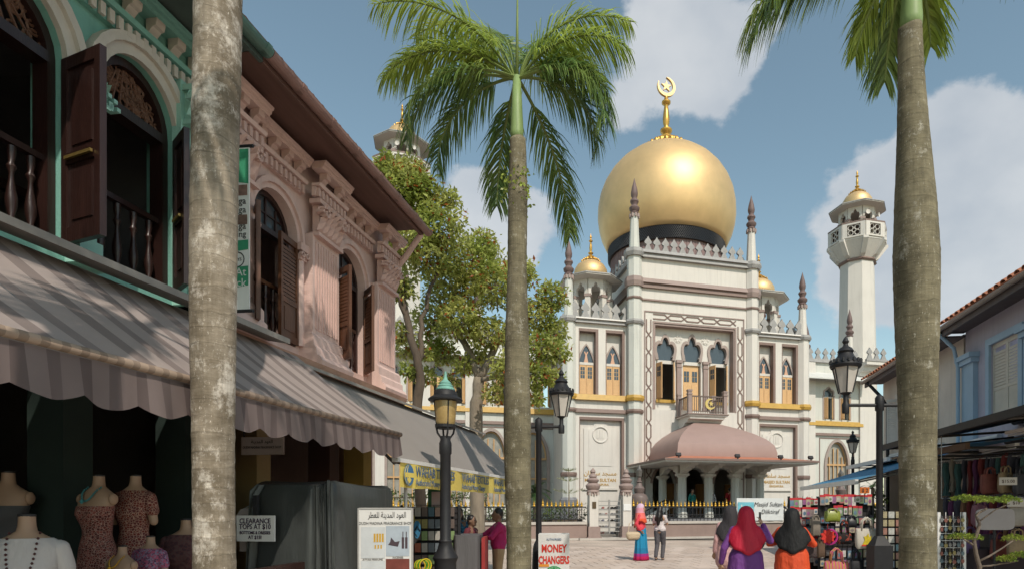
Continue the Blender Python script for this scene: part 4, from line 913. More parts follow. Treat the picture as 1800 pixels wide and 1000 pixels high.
o = tag(G().prism([(FA-.34, 3.38), (FA-.3, 3.44), (FA-.5, 3.36), (FA-.5, 3.32)], 6.7, 14.6, 'x').build('awning_flashing', MATS['grey_flashing']), 'long grey flashing strip along the head of the plain grey awning', 'flashing'); o.rotation_euler = (0, 0, ST)
# ------------------------------------------------------------------ right-hand shophouses (same local frame; facade at y=-7.7 facing the street)
def right_terrace():
    RA = -7.7
    BLUE = M('lilac_render', (.42, .40, .485), .75, .1, 1.2, .15, 40, streak=.2)
    BLUEP = M('powder_blue_pilaster', (.34, .455, .57), .7, .08, 2, streak=.15)
    CREAM = M('cream_house_render', (.6, .53, .47), .75, .1, 1.5, .15, 40, streak=.2)
    SHUT = M('stone_shutter', (.56, .51, .44), .6, .1, 4)
    SHUTW = M('white_shutter', (.58, .55, .52), .6, .1, 4)
    SL = G().prism([(-.006, -.02), (.006, -.028), (.006, .012), (-.006, .02)], 0, .33, 'x')
    slm = {}
    def louvre(p, x, y, z, w, h, rz, mat):
        if mat.name not in slm: slm[mat.name] = SL.mesh('slat', mat)
        lf = place('shutter_leaf', None, p, (x, y, z), rz); lf.empty_display_size = .05
        g = G(); g.box(0, .05, -.022, .022, 0, h); g.box(w-.05, w, -.022, .022, 0, h)
        for a, b in ((0, .1), (h*.34, h*.34+.08), (h-.1, h)): g.box(.05, w-.05, -.02, .02, a, b)
        g.box(.05, w-.05, -.008, .008, .1, h*.34); g.build('leaf_frame', mat, lf)
        z0 = h*.34+.11; n = int((h-.12-z0)/.075)
        for i in range(n): place('slat', slm[mat.name], lf, (.05, 0, z0+i*.075+.02), scale=((w-.1)/.33, 2, 1.5))
    def house(name, label, x0, x1, ze, wm, wins, sh, opened):
        T = thing(name, label, 'building', (0, 0, 0), ST)
        g = G(); wall(g, x0, x1, 3.0, ze, RA-.3, RA, [(c-w, c+w, z0, [(c-w, z1), (c+w, z1)]) for c, w, z0, z1 in wins])
        g.box(x0, x0+.25, RA-9, RA-.3, 0, ze); g.box(x1-.25, x1, RA-9, RA-.3, 0, ze); g.box(x0, x1, RA-9.2, RA-9, 0, ze); g.box(x0+.25, x1-.25, RA-9, RA-.3, 2.9, 3.0); g.build('wall', wm, T)
        for c, w, z0, z1 in wins:
            g = G(); g.box(c-w-.16, c-w, RA, RA+.06, z0-.1, z1+.16); g.box(c+w, c+w+.16, RA, RA+.06, z0-.1, z1+.16); g.box(c-w, c+w, RA, RA+.06, z1, z1+.16); g.box(c-w, c+w, RA, RA+.1, z0-.1, z0); wi = g.build('window_surround', BLUEP if wm is BLUE else SHUTW, T)
            louvre(T, c-w, RA-.06, z0, w, z1-z0, 0 if not opened else .5, sh); louvre(T, c+w, RA-.06, z0, w, z1-z0, PI if not opened else PI-1.9, sh)
        # eave, gutter, tiles
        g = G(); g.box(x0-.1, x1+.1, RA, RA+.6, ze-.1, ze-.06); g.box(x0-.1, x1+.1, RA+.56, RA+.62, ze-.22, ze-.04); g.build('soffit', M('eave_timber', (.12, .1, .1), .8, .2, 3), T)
        g = G(); n = 8; g.strip([(RA+.7+.08*math.cos(PI+PI*i/n), ze-.02+.08*math.sin(PI+PI*i/n)) for i in range(n+1)], [(RA+.7+.07*math.cos(PI+PI*i/n), ze-.02+.07*math.sin(PI+PI*i/n)) for i in range(n+1)], x0-.1, x1+.1, 'x'); g.build('gutter', M('gutter_taupe', (.30, .25, .22), .6, .2, 3), T)
        s = .55; L = 4.6
        g = G(); g.prism([(RA+.68, ze-.02), (RA+.68, ze+.02), (RA+.68-L, ze+.02+L*s), (RA+.68-L, ze-.02+L*s)], x0-.1, x1+.1, 'x'); g.build('roof_deck', TILED, T)
        n = 6; O = [(.1*math.cos(PI*i/n), .07*math.sin(PI*i/n)) for i in range(n+1)]; I = [(.085*math.cos(PI*i/n), .055*math.sin(PI*i/n)) for i in range(n+1)]
        tm = G().strip(O, I, -.42, 0).mesh('tile', M('orange_tile', (.42, .165, .09), .75, .3, 7, .2, 50, col2=(.16, .1, .08), thr=.64))
        m = int((x1-x0+.2)/.26)
        for i in range(m):
            for r in range(2): place('tile', tm, T, (x0-.1+.13+i*.26, RA+.76-r*.38, ze+.03+r*.38*s), rot=(-math.atan(s), 0, random.uniform(-.03, .03)))
        g = G()
        for i in range(m): g.M = Matrix.Translation((x0-.1+.13+i*.26, RA+.0, ze+.04+.76*s)) @ Matrix.Rotation(-math.atan(s), 4, 'X'); g.strip(O, I, -4.3, 0)
        g.M = None; tag(g.build('tile_rows', MATS['orange_tile'], T), kind='stuff')
        return T
    A = house('lilac_shophouse', 'lilac and blue shophouse with orange roof tiles at the right edge', 8.2, 17.0, 6.22, BLUE, [(15.1, .62, 3.75, 5.45), (12.6, .62, 3.75, 5.45), (10.1, .62, 3.75, 5.45)], SHUT, False)
    for x in (16.65, 13.85, 11.3, 8.7):
        g = G(); g.box(x-.3, x+.3, RA, RA+.12, 3.0, 5.35); g.box(x-.36, x+.36, RA, RA+.2, 5.2, 5.32); g.box(x-.4, x+.4, RA, RA+.26, 5.32, 5.44); g.build('pilaster', BLUEP, A)
    g = G(); g.tube([(16.95, RA+.7, 6.1), (16.97, RA+.3, 5.7), (16.97, RA+.2, 5.2), (16.97, RA+.2, 3)], .05, 8); g.build('downpipe', BLUEP, A, 50)
    D = house('cream_shophouse', 'cream shophouse with white shutters and orange tiles beyond the lilac one', 17.1, 23.2, 6.1, CREAM, [(21.3, .42, 3.6, 5.2), (19.2, .42, 3.6, 5.2)], SHUTW, True)
    g = G(); g.tube([(22.9, RA+.65, 6.0), (22.5, RA+.3, 5.4), (22.3, RA+.15, 5.0), (22.3, RA+.15, 0)], .06, 8); g.build('downpipe', BLACKM, D, 50)
    for p, a, b in ((A, 8.2, 17.0), (D, 17.1, 23.2)):
        n = 3
        for i in range(n+1):
            x = a+.2+(b-a-.4)*i/n; g = G(); g.box(x-.2, x+.2, RA-.38, RA-.02, 0, 2.9); g.box(x-.24, x+.24, RA-.42, RA+.02, 2.6, 2.75); g.build('arcade_pier', CREAM if p is D else M('dusky_pier', (.24, .2, .2), .8, .15, 2), p)
        G().box(a+.25, b-.25, RA-5, RA-4.8, 0, 2.9).build('shop_wall', M('dim_shop_wall', (.09, .07, .07), .8, .2, 2), p)
    # ---------------- awnings on that side
    def canopy(name, label, xa, xb, yw, zw, ye, ze, top, edge, dark=False):
        T = thing(name, label, 'awning', (0, 0, 0), ST)
        nx, ny = 20, 6; vs = []; fs = []
        for j in range(ny+1):
            for i in range(nx+1): u, v = i/nx, j/ny; vs.append((xa+(xb-xa)*u, yw+(ye-yw)*v, zw+(ze-zw)*v-.04*math.sin(PI*v)))
        for j in range(ny):
            for i in range(nx): q = j*(nx+1)+i; fs.append((q, q+1, q+nx+2, q+nx+1))
        G().add(vs, fs).build('canvas', top, T, True)
        G().box(xa, xb, ye-.03, ye+.05, ze-.1, ze+.02).build('front_bar', edge, T)
        for i in range(4):
            x = xa+.15+(xb-xa-.3)*i/3; g = G(); g.tube([(x, yw+.1, zw-.35), (x+.2, (yw+ye)/2, (zw+ze)/2-.22), (x, ye, ze-.06)], .025, 6); g.build('folding_arm', M('arm_dark', (.06, .055, .05), .5, .2) if dark else M('arm_grey', (.35, .34, .33), .4, .2), T)
        g = G(); g.tube([(xa, yw+.02, zw), (xb, yw+.02, zw)], .07, 8); g.build('roller', BLACKM if dark else M('roller_white', (.6, .6, .6), .5), T)
        return T
    BLUEC = M('blue_canvas', (.055, .21, .36), .8, .1, 2, .1, 30)
    canopy('blue_awning', 'sunlit blue fabric awning with white front bar over the bag stall', 15.2, 21.4, RA+.05, 3.2, -4.45, 2.2, BLUEC, M('white_bar', (.68, .66, .64), .5))
    canopy('black_canopy', 'black shop canopy with blue lining jutting over the right foreground stalls', 7.0, 14.6, RA+.05, 3.45, -4.75, 2.92, M('black_canvas', (.03, .03, .035), .7, .2, 2), BLACKM, True)
    canopy('blue_lower_awning', 'strip of blue awning tucked below the black canopy', 11.6, 14.9, RA+.05, 3.05, -5.3, 2.7, BLUEC, M('rust_bar', (.12, .07, .045), .6), True)
    canopy('white_awning', 'small rolled white awning above the far end of the blue one', 18.2, 22.3, RA+.05, 3.3, -6.2, 2.95, M('white_canvas', (.62, .6, .58), .8), MATS['white_bar'])
    for k, (t, a, z) in enumerate(((10.3, -5.6, 2.75), (12.2, -6.1, 2.62))):
        P = street(t, a, z); o = thing('tube_light', ('long fluorescent tube light under the canopy nearest the right edge', 'fluorescent tube light deeper under the canopy, next to the palm trunk')[k], 'light', P, ST)
        G().box(-.62, .62, -.04, .04, .03, .08).build('housing', MATS['white_bar'], o); G().tube([(-.58, 0, 0), (.58, 0, 0)], .014, 8).build('tube', MATS['roller_white'], o, True)
right_terrace()
# ------------------------------------------------------------------ palms and trees
def trunk_material(name, base, pale, dark, lich=.5):
    m = bpy.data.materials.new(name); m.use_nodes = True; nt = m.node_tree; N = nt.nodes; L = nt.links; b = N['Principled BSDF']; b.inputs['Roughness'].default_value = .85; b.inputs['Specular IOR Level'].default_value = .2
    tc = N.new('ShaderNodeTexCoord')
    def noise(sc, st, det=7, ro=.62):
        mp = N.new('ShaderNodeMapping'); mp.inputs['Scale'].default_value = st; L.new(tc.outputs['Object'], mp.inputs[0]); n = N.new('ShaderNodeTexNoise'); n.inputs['Scale'].default_value = sc; n.inputs['Detail'].default_value = det; n.inputs['Roughness'].default_value = ro; L.new(mp.outputs[0], n.inputs['Vector']); return n.outputs[0]
    def ramp(x, a, c, lo=0., hi=1.):
        r = N.new('ShaderNodeMapRange'); r.inputs[1].default_value = a; r.inputs[2].default_value = c; r.inputs[3].default_value = lo; r.inputs[4].default_value = hi; L.new(x, r.inputs[0]); return r.outputs[0]
    def mix(f, a, c, t='MIX'):
        x = N.new('ShaderNodeMix'); x.data_type = 'RGBA'; x.blend_type = t
        for i, v in ((0, f), (6, a), (7, c)):
            if isinstance(v, (float, int)): x.inputs[i].default_value = v
            elif isinstance(v, tuple): x.inputs[i].default_value = v+(1,)
            else: L.new(v, x.inputs[i])
        return x.outputs[2]
    c = mix(ramp(noise(2.2, (1, 1, .9), 9, .7), .42, .58), base, dark)
    c = mix(ramp(noise(4.5, (1, 1, .8), 12, .78), lich, lich+.1), c, pale)            # lichen patches
    c = mix(ramp(noise(30, (1.5, 1.5, .5), 6, .8), .60, .68, 0, .8), c, tuple(min(1, x*1.5) for x in pale))   # flecks
    c = mix(1.0, c, ramp(noise(7, (.5, .5, 3.0), 6), .3, .7, .86, 1.1), 'MULTIPLY')   # ring scars
    c = mix(1.0, c, ramp(noise(26, (2, 2, .06), 3), .3, .7, .86, 1.1), 'MULTIPLY')      # fine vertical fissures
    # leaf-scar rings: thin uneven lines round the trunk
    sp = N.new('ShaderNodeSeparateXYZ'); L.new(tc.outputs['Object'], sp.inputs[0])
    def mth(op, a, q):
        x = N.new('ShaderNodeMath'); x.operation = op
        for i, v in enumerate((a, q)):
            if isinstance(v, (int, float)): x.inputs[i].default_value = v
            else: L.new(v, x.inputs[i])
        return x.outputs[0]
    ph = mth('ADD', mth('MULTIPLY', sp.outputs['Z'], 8.5), mth('MULTIPLY', noise(1.3, (.6, .6, 1.6), 5), 2.6)); fr = mth('FRACT', ph, 0); ln = ramp(fr, .0, .1, .55, 1.0); ln2 = ramp(fr, .1, .3, 1.14, 1.0)
    c = mix(ramp(noise(3, (1, 1, 1)), .35, .5), c, mix(1.0, c, mth('MULTIPLY', ln, ln2), 'MULTIPLY'))
    L.new(c, b.inputs['Base Color'])
    bp = N.new('ShaderNodeBump'); bp.inputs['Strength'].default_value = .5; bp.inputs['Distance'].default_value = .012; L.new(noise(14, (.5, .5, 3)), bp.inputs['Height']); L.new(bp.outputs[0], b.inputs['Normal'])
    return m
FROND = leaf_mat('palm_leaflet', (.11, .19, .055), (.21, .29, .075), .33, .42, 1.6)
FRONDY = leaf_mat('palm_leaflet_bright', (.30, .39, .07), (.42, .50, .11), .4, .4, 1.6)
SHAFT = M('crown_shaft_green', (.22, .31, .12), .5, .2, 6, stretch=(4, 4, .3))
RACH = M('rachis_green', (.17, .22, .06), .5, .15, 5)
def frond(p, base, az, elev, L, droop, seed, bright=False, lean=0.0, n=58, ll=.6):
    """pinnate frond: a curved rachis and many narrow drooping leaflets"""
    rr = random.Random(seed); pts = []; a = elev; d0 = Vector((math.cos(az), math.sin(az), 0)); side = Vector((-math.sin(az), math.cos(az), 0)); q = Vector(base); N = 20
    for i in range(N+1):
        t = i/N; pts.append(q.copy()); a = elev-droop*(t**1.25)
        q = q+(d0*math.cos(a)+Vector((0, 0, 1))*math.sin(a)+side*lean*t)*(L/N)
    g = G(); g.tube(pts, [.028*(1-.85*i/N)+.004 for i in range(N+1)], 6, .7)
    fr = g.build('frond', RACH, p, 60)
    vs = []; fs = []
    for k in range(n):
        t = .16+.84*k/(n-1); i = min(int(t*N), N-1); f = t*N-i; c = pts[i].lerp(pts[i+1], f); d = (pts[i+1]-pts[i]).normalized(); s_ = d.cross(Vector((0, 0, 1)))
        if s_.length < .05: s_ = side.copy()
        s_.normalize(); up = s_.cross(d).normalized()
        ln = ll*min(1, .3+.42*L)*(.6+.6*math.sin(PI*min(1, t*.9+.08)))*rr.uniform(.85, 1.12)
        if t > .93: ln *= .75
        for sg in (-1, 1):
            for ply in range(2 if k % 2 else 1):
                dd = (s_*sg*rr.uniform(.65, 1.0)+d*rr.uniform(.5, .85)+up*rr.uniform(-.05, .55)).normalized()
                w = .0145*rr.uniform(.7, 1.3); o = len(vs); qq = c.copy(); M_ = 4; wd = (dd.cross(up)+up*rr.uniform(-.4, .4)).normalized(); seg = []
                for m in range(M_+1):
                    u = m/M_; ww = w*(1-u)**.7*(1 if m else .5)+.001
                    seg.append((qq+wd*ww, qq-wd*ww)); dd = (dd+Vector((0, 0, -1))*rr.uniform(.25, .6)).normalized(); qq = qq+dd*(ln/M_)
                for A, B_ in seg: vs += [tuple(A), tuple(B_)]
                for m in range(M_): fs.append((o+2*m, o+2*m+1, o+2*m+3, o+2*m+2))
    me = bpy.data.meshes.new('leaflets'); me.from_pydata(vs, [], fs); me.materials.append(FRONDY if bright else FROND); me.polygons.foreach_set('use_smooth', [True]*len(fs))
    tag(place('leaflets', me, fr), kind='stuff')
def palm(label, pos, prof, H, lean, shaft_h, shaft_r, fronds, tm, group='palms along the street', extra=None):
    """prof: (z, radius) of the trunk; the crown shaft sits on top"""
    T = thing('palm_tree', label, 'palm tree', (pos[0], pos[1], 0), 0, group)
    zs = [p[0] for p in prof]; rs = [p[1] for p in prof]; g = G(); rings = []; rr = random.Random(int(pos[0]*77)+3); n = 28; z = 0
    ph = [rr.uniform(0, 6) for _ in range(4)]
    while z < H:
        r = np.interp(z, zs, rs); k = (z % .16)/.16; bulge = .0035*math.exp(-((k-.08)/.09)**2)*rr.uniform(.2, 1.6)+.006*math.sin(z*1.7+ph[1])+rr.uniform(-.0015, .0015)
        cx = np.interp(z, [0, H], [0, lean[0]])+.012*math.sin(z*1.1+ph[0]); cyy = np.interp(z, [0, H], [0, lean[1]])+.012*math.sin(z*.9+ph[1])
        rings.append([(cx+(r+bulge+.004*math.sin(3*a+z*2+ph[2]))*math.cos(a), cyy+(r+bulge)*math.sin(a), z+.012*math.sin(a*2+ph[3]+z*3)) for a in [2*PI*i/n for i in range(n)]]); z += .04
    g.loft(rings); g.build('trunk', tm, T, True)
    top = (lean[0], lean[1], H)
    g = G(); g.tube([(lean[0], lean[1], H-.06), (lean[0], lean[1], H+.06), (lean[0], lean[1], H+shaft_h*.5), (lean[0], lean[1], H+shaft_h)], [shaft_r*1.0, shaft_r*1.08, shaft_r*.86, shaft_r*.62], 18); g.build('crown_shaft', SHAFT, T, True)
    g = G(); g.tube([(lean[0], lean[1], H+shaft_h-.05), (lean[0]+.01, lean[1], H+shaft_h+1.6)], [.03, .008], 7); g.build('spear_leaf', RACH, T, True)
    if extra: extra(T, top)
    b = Vector((lean[0], lean[1], H+shaft_h))
    for i, (az, el, L, dr, br, ln) in enumerate(fronds): frond(T, b+Vector((.05*math.cos(math.radians(az)), .05*math.sin(math.radians(az)), -.02*(i % 3))), math.radians(az), math.radians(el), L, math.radians(dr), i*31+int(pos[0]*10), br, ln)
    return T
TG = trunk_material('palm_bark_grey', (.29, .245, .19), (.52, .47, .41), (.155, .125, .09), .51)
TG2 = trunk_material('palm_bark_olive', (.20, .175, .115), (.40, .38, .32), (.115, .10, .065), .56)
p = at(379, 887, 4.2); generic = [(20+i*45, 58+(i % 3)*9, 1.8, 70+(i % 2)*15, False, 0) for i in range(8)]
palm('thick grey palm trunk nearest the camera, in front of the striped awning', (p.x, p.y), [(0, .175), (.4, .14), (2, .13), (3.5, .137), (5, .152), (6.3, .12)], 6.3, (.0, 0), 1.0, .11, generic, TG)
p = at(911, 887, 9.3)
def sprouts(T, top):
    g = G(); rr = random.Random(5)
    for k in range(150):
        a = rr.uniform(0, 2*PI); z = top[2]-.75+rr.gauss(0, .16); r = .15+abs(rr.gauss(0, .05)); c = Vector((top[0]+r*math.cos(a), top[1]+r*math.sin(a), z)); d = Vector((rr.uniform(-1, 1), rr.uniform(-1, 1), rr.uniform(-.5, 1))).normalized()*.06; w = d.cross(Vector((rr.random(), rr.random(), .3))).normalized()*.02
        g.add([c, c+d*.5+w, c+d, c+d*.5-w], [(0, 1, 2, 3)])
    tag(g.build('fern_tuft', FRONDY, T), kind='stuff')
palm('middle palm with drooping green crown and crownshaft, left of the dome', (p.x, p.y), [(0, .23), (.5, .195), (1.5, .19), (2.8, .203), (4.2, .185), (5.2, .145), (6.3, .14), (7.2, .12)], 7.2, (-.02, 0), .92, .095,
     [(186, 32, 2.15, 88, True, 0), (205, 2, 2.3, 98, False, .03), (188, 8, 2.2, 106, False, 0), (160, 2, 2.0, 98, False, 0), (350, 24, 1.95, 128, False, 0), (338, 8, 2.0, 106, False, -.04), (14, 8, 1.8, 112, False, 0), (62, -22, 2.5, 66, False, 0), (112, -12, 2.0, 78, False, 0),
      (150, 70, 2.6, 86, True, .1), (120, 74, 2.6, 80, False, 0), (60, 72, 2.6, 84, False, 0), (8, 68, 2.2, 88, True, 0), (30, 54, 1.8, 92, True, .05), (190, 58, 2.4, 84, True, 0), (174, 46, 2.2, 96, True, 0), (352, 50, 1.9, 98, True, 0)], TG2, extra=sprouts)
p = at(1619, 887, 6.25)
palm('tall palm with olive grey trunk in front of the right-hand stalls', (p.x, p.y), [(0, .21), (.5, .178), (1.3, .172), (2.4, .185), (3.4, .208), (4.1, .216), (4.7, .19), (5.3, .158), (5.9, .132), (6.5, .118)], 6.5, (-.1, 0), .9, .1,
     [(184, -8, 2.1, 64, False, .03), (176, 4, 1.95, 74, True, 0), (190, -4, 1.8, 60, False, 0), (84, -36, 1.2, 42, False, 0), (125, -38, 1.0, 40, True, 0), (45, -32, .95, 48, True, 0), (20, 50, 1.9, 95, False, 0), (270, 68, 1.8, 80, False, 0), (40, 65, 2.0, 85, False, 0), (330, 62, 2.0, 85, False, 0)], TG2)
# the next palm of the left row stands just behind the camera: its crown throws the frond shadows on the striped awning
palm('palm of the row standing behind the viewpoint, only its shadow on the awning shows', (-1.87, 1.18), [(0, .2), (2, .15), (5, .16), (6.4, .13)], 6.4, (0, 0), .9, .11, [(15+i*90, 30+(i % 3)*20, 1.55, 85+(i % 2)*25, False, 0) for i in range(4)], TG)

LEAF = leaf_mat('tree_leaf', (.31, .37, .08), (.52, .53, .17), .38, .52, .9, (.36, .58), col3=(.42, .12, .035))
BARK = M('tree_bark', (.10, .075, .055), .9, .3, 6, .6, 30, stretch=(1, 1, .3))
BARKP = M('pale_bark', (.24, .20, .155), .9, .3, 6, .6, 30, stretch=(1, 1, .3))
def leaf_cloud(p, blobs, n, size, mat, seed, name='crown', flat=.6):
    """leaf-sized folded faces spread through the crown's clumps"""
    rs = np.random.RandomState(seed); vs = []; fs = []
    w = np.array([b[3]*b[4] if len(b) > 4 else b[3]**2 for b in blobs]); w = w/w.sum(); cnt = rs.multinomial(n, w)
    V = []; 
    for b, m in zip(blobs, cnt):
        d = rs.normal(size=(m, 3)); d /= np.linalg.norm(d, axis=1)[:, None]; r = b[3]*1.1*rs.uniform(.3, 1.0, m)**.6*(1+.22*np.sin(d[:, 0]*7+seed)*np.cos(d[:, 2]*6))
        c = np.array(b[:3])+d*r[:, None]*np.array([1, 1, .8])
        # leaves grow in sprays: a handful round each twig end
        dirn = rs.normal(size=(m, 3)); dirn[:, 2] -= .35; dirn += d*.5; dirn /= np.linalg.norm(dirn, axis=1)[:, None]
        up = rs.normal(size=(m, 3))*.5; up[:, 2] += 1; sd = np.cross(dirn, up); sd /= np.linalg.norm(sd, axis=1)[:, None]+1e-6; nn = np.cross(sd, dirn)
        L = size*rs.uniform(.7, 1.3, m)[:, None]; W = L*.24
        V.append(np.stack([c, c+dirn*L*.45+sd*W+nn*L*.08, c+dirn*L, c+dirn*L*.45-sd*W+nn*L*.08], 1))
    V = np.concatenate(V); k = len(V); me = bpy.data.meshes.new(name)
    me.from_pydata(V.reshape(-1, 3).tolist(), [], [(4*i, 4*i+1, 4*i+2, 4*i+3) for i in range(k)]); me.materials.append(mat)
    return tag(place(name, me, p), kind='stuff')
def street_tree(label, pos, limbs, blobs, n, size, bark, seed):
    T = thing('street_tree', label, 'tree', (pos[0], pos[1], 0))
    rr = random.Random(seed)
    for i, (path, r0, r1) in enumerate(limbs):
        P = []; m = len(path)
        for j in range(m-1):
            for k in range(5): t = k/5; P.append(Vector(path[j]).lerp(Vector(path[j+1]), t)+Vector((rr.uniform(-.04, .04), rr.uniform(-.04, .04), 0)))
        P.append(Vector(path[-1])); g = G(); g.tube(P, [r0+(r1-r0)*q/(len(P)-1) for q in range(len(P))], 9); g.build('trunk' if i == 0 else 'limb', bark, T, True)
    tw = G()
    for b in blobs:
        for k in range(7):
            a = Vector((rr.gauss(0, 1), rr.gauss(0, 1), rr.gauss(0, .7))).normalized()*b[3]*rr.uniform(.5, .95); c = Vector(b[:3]); tw.tube([c-a*.5+Vector((0, 0, -b[3]*.5)), c, c+a], [.022, .016, .006], 5)
    tag(tw.build('twigs', bark, T), kind='stuff')
    leaf_cloud(T, blobs, n, size, LEAF, seed)
    return T
TY = 17.0
q = at(742, 887, TY)
def rel(x, y, dy=0.0, base=q): v = at(x, y, TY+dy); return (v.x-base.x, v.y-base.y, v.z)
street_tree('slender dark-trunked tree with reddish young leaves rising beside the pink shophouse', (q.x, q.y),
    [([(0, 0, 0), rel(735, 720), rel(737, 640), rel(715, 560), rel(700, 480), rel(705, 380)], .16, .05), ([rel(737, 640), rel(742, 560, .5), rel(770, 470, .8), rel(775, 390, .8)], .08, .03), ([rel(715, 560), rel(690, 500, -.4)], .06, .03)],
    [rel(705, 330)+(.62,), rel(740, 360, .4)+(.6,), rel(770, 400, .3)+(.75,), rel(710, 420, -.4)+(.75,), rel(750, 450, .6)+(.7,), rel(695, 500)+(.55,), rel(670, 345, .5)+(.55,), rel(680, 300)+(.35,), rel(730, 320, .4)+(.4,), rel(790, 350, .2)+(.3,), rel(705, 585, .3)+(.32,), rel(745, 620, .3)+(.2,), rel(720, 650)+(.25,), rel(690, 298)+(.45,), rel(722, 302, .3)+(.42,), rel(655, 325, .3)+(.45,), rel(748, 330, .2)+(.4,)], 11000, .155, BARK, 11)
q2 = at(838, 887, TY+2)
def rel2(x, y, dy=0.0): return rel(x, y, dy+2, q2)
street_tree('spreading tree with pale forking limbs behind the middle palm', (q2.x, q2.y),
    [([(0, 0, 0), rel2(838, 720), rel2(842, 665)], .24, .17), ([rel2(842, 665), rel2(875, 600), rel2(905, 560, .3), rel2(925, 545, .5)], .13, .04), ([rel2(842, 665), rel2(820, 610), rel2(800, 570, .4), rel2(780, 540, .6), rel2(760, 520, .6)], .13, .04), ([rel2(842, 668), rel2(880, 660, -.5), rel2(925, 655, -.8), rel2(955, 670, -.8)], .08, .03), ([rel2(800, 575, .4), rel2(835, 560, .8), rel2(870, 560, 1)], .06, .03), ([rel2(905, 560, .3), rel2(960, 520, .3)], .05, .02)],
    [rel2(830, 460)+(.85,), rel2(870, 500, -.5)+(.8,), rel2(790, 500)+(.75,), rel2(910, 480, .5)+(.6,), rel2(760, 560, .4)+(.6,), rel2(810, 560, -.4)+(.7,), rel2(860, 585, -.3)+(.6,), rel2(945, 555, .3)+(.65,), rel2(970, 520, .3)+(.5,), rel2(955, 610, -.5)+(.55,), rel2(895, 650, -.7)+(.55,), rel2(870, 690, -.7)+(.35,), rel2(940, 660, -.8)+(.5,), rel2(975, 665, -.6)+(.3,), rel2(975, 580, .3)+(.4,), rel2(850, 430, .3)+(.5,), rel2(780, 620, .4)+(.45,), rel2(815, 640)+(.35,), rel2(715, 610, .8)+(.4,), rel2(840, 625, .5)+(.35,), rel2(905, 600, .5)+(.4,), rel2(905, 690, -.7)+(.35,), rel2(940, 700, -.8)+(.3,), rel2(760, 610, .6)+(.45,), rel2(745, 660, .6)+(.35,), rel2(790, 670, .3)+(.3,), rel2(980, 620)+(.4,)], 18500, .155, BARKP, 23)
# ------------------------------------------------------------------ mosque fence, gate, plants behind it
def mq(u, v, z=0.0): return FB+ea*u+ga*v+Vector((0, 0, z))
FV = -7.0
PICK = G().cbox((0, 0, .34), (.028, .028, .68)).mesh('picket', BLACKM)
TIP = G().lathe([(.02, 0), (.055, .02), (.055, .06), (.03, .09), (.045, .13), (.012, .2), (.0, .29)], 8).mesh('finial', M('gilt_spear', (.62, .36, .05), .4, .1, metal=.4), 40)
WALLM = M('mauve_wall', (.29, .21, .185), .75, .1, 1.5, .2, 40, streak=.15); COPE = M('coping_stone', (.50, .46, .42), .8, .1, 3)
for nm, u0, u1 in (('left', -23.5, -8.6), ('right', -6.4, 9.5)):
    o = thing('fence_wall', 'low mauve wall with pale coping under the iron fence, %s of the gate' % nm, 'wall', mq(u0, FV), ROT)
    L = u1-u0; G().box(0, L, -.18, .18, 0, .72).build('wall', WALLM, o); G().box(-.02, L, -.24, .24, .72, .84).build('coping', COPE, o); G().box(0, L, -.26, .26, 0, .1).build('footing', COPE, o)
    F = thing('iron_fence', 'black iron fence with gilt spear tips on the low wall, %s of the gate' % nm, 'fence', mq(u0, FV, .84), ROT)
    G().box(0, L, -.02, .02, .1, .14).build('rail', BLACKM, F); G().box(0, L, -.02, .02, .64, .69).build('rail', BLACKM, F); G().box(0, L, -.015, .015, .3, .33).build('rail', BLACKM, F)
    n = int(L/.2)
    for i in range(n):
        k = place('picket', PICK, F, (.1+i*.2, 0, 0)); place('finial', TIP, k, (0, 0, .69), scale=(1.15, 1.15, 1.35) if i % 8 == 0 else None)
    g = G()
    for i in range(n): g.ring((.2+i*.2, 0, .21), .06, .009, 8, 4)
    tag(g.build('scroll_band', BLACKM, F), kind='stuff')
def gate_post(u, label):
    o = thing('gate_post', label, 'gate post', mq(u, FV-.05), ROT)
    g = G(); g.box(-.34, .34, -.34, .34, .0, .14); g.box(-.28, .28, -.28, .28, .14, .62); g.build('plinth', MAUVE, o)
    G().box(-.21, .21, -.21, .21, .62, 2.2).build('shaft', WHITE, o)
    g = G(); g.lathe([(.22, 2.14), (.3, 2.2), (.3, 2.26), (.26, 2.3), (.33, 2.38), (.35, 2.5), (.28, 2.58), (.2, 2.62), (.27, 2.68), (.29, 2.76), (.22, 2.82), (.15, 2.86), (.2, 2.9), (.18, 2.97), (.12, 3.02), (.09, 3.06), (.13, 3.12), (.11, 3.2), (.0, 3.32)], 12); c = g.build('cap', MAUVE, o, 45)
    g = G()
    for k in range(12): a = k*PI/6; g.cbox((.26*math.cos(a), .26*math.sin(a), 2.12), (.07, .07, .12))
    g.build('cap_fringe', MAUVE, c)
    return o
gp = gate_post(-8.28, 'left gate post, white shaft with turned brown cap and intercom'); G().box(-.09, .09, -.24, -.21, 1.45, 1.75).build('intercom', M('intercom_brown', (.09, .06, .03), .5), gp)
gp2 = gate_post(-6.68, 'right gate post, white shaft with turned brown cap and paper notice'); G().box(-.2, .16, -.245, -.215, 1.35, 1.65).build('notice', M('paper_white', (.72, .72, .72), .8), gp2)
o = thing('metal_gate', 'closed steel gate of horizontal bars between the two white posts', 'gate', mq(-7.48, FV), ROT)
g = G(); STEEL = M('galvanised_steel', (.38, .37, .36), .45, .15, 5, metal=.5)
for x in (-.55, .0, .55): g.box(x-.035, x+.035, -.03, .03, .3, 1.85)
g.build('gate_frame', STEEL, o)
for i in range(8): G().box(-.515, .515, -.018, .018, .36+i*.2, .40+i*.2).build('gate_bar', STEEL, o)
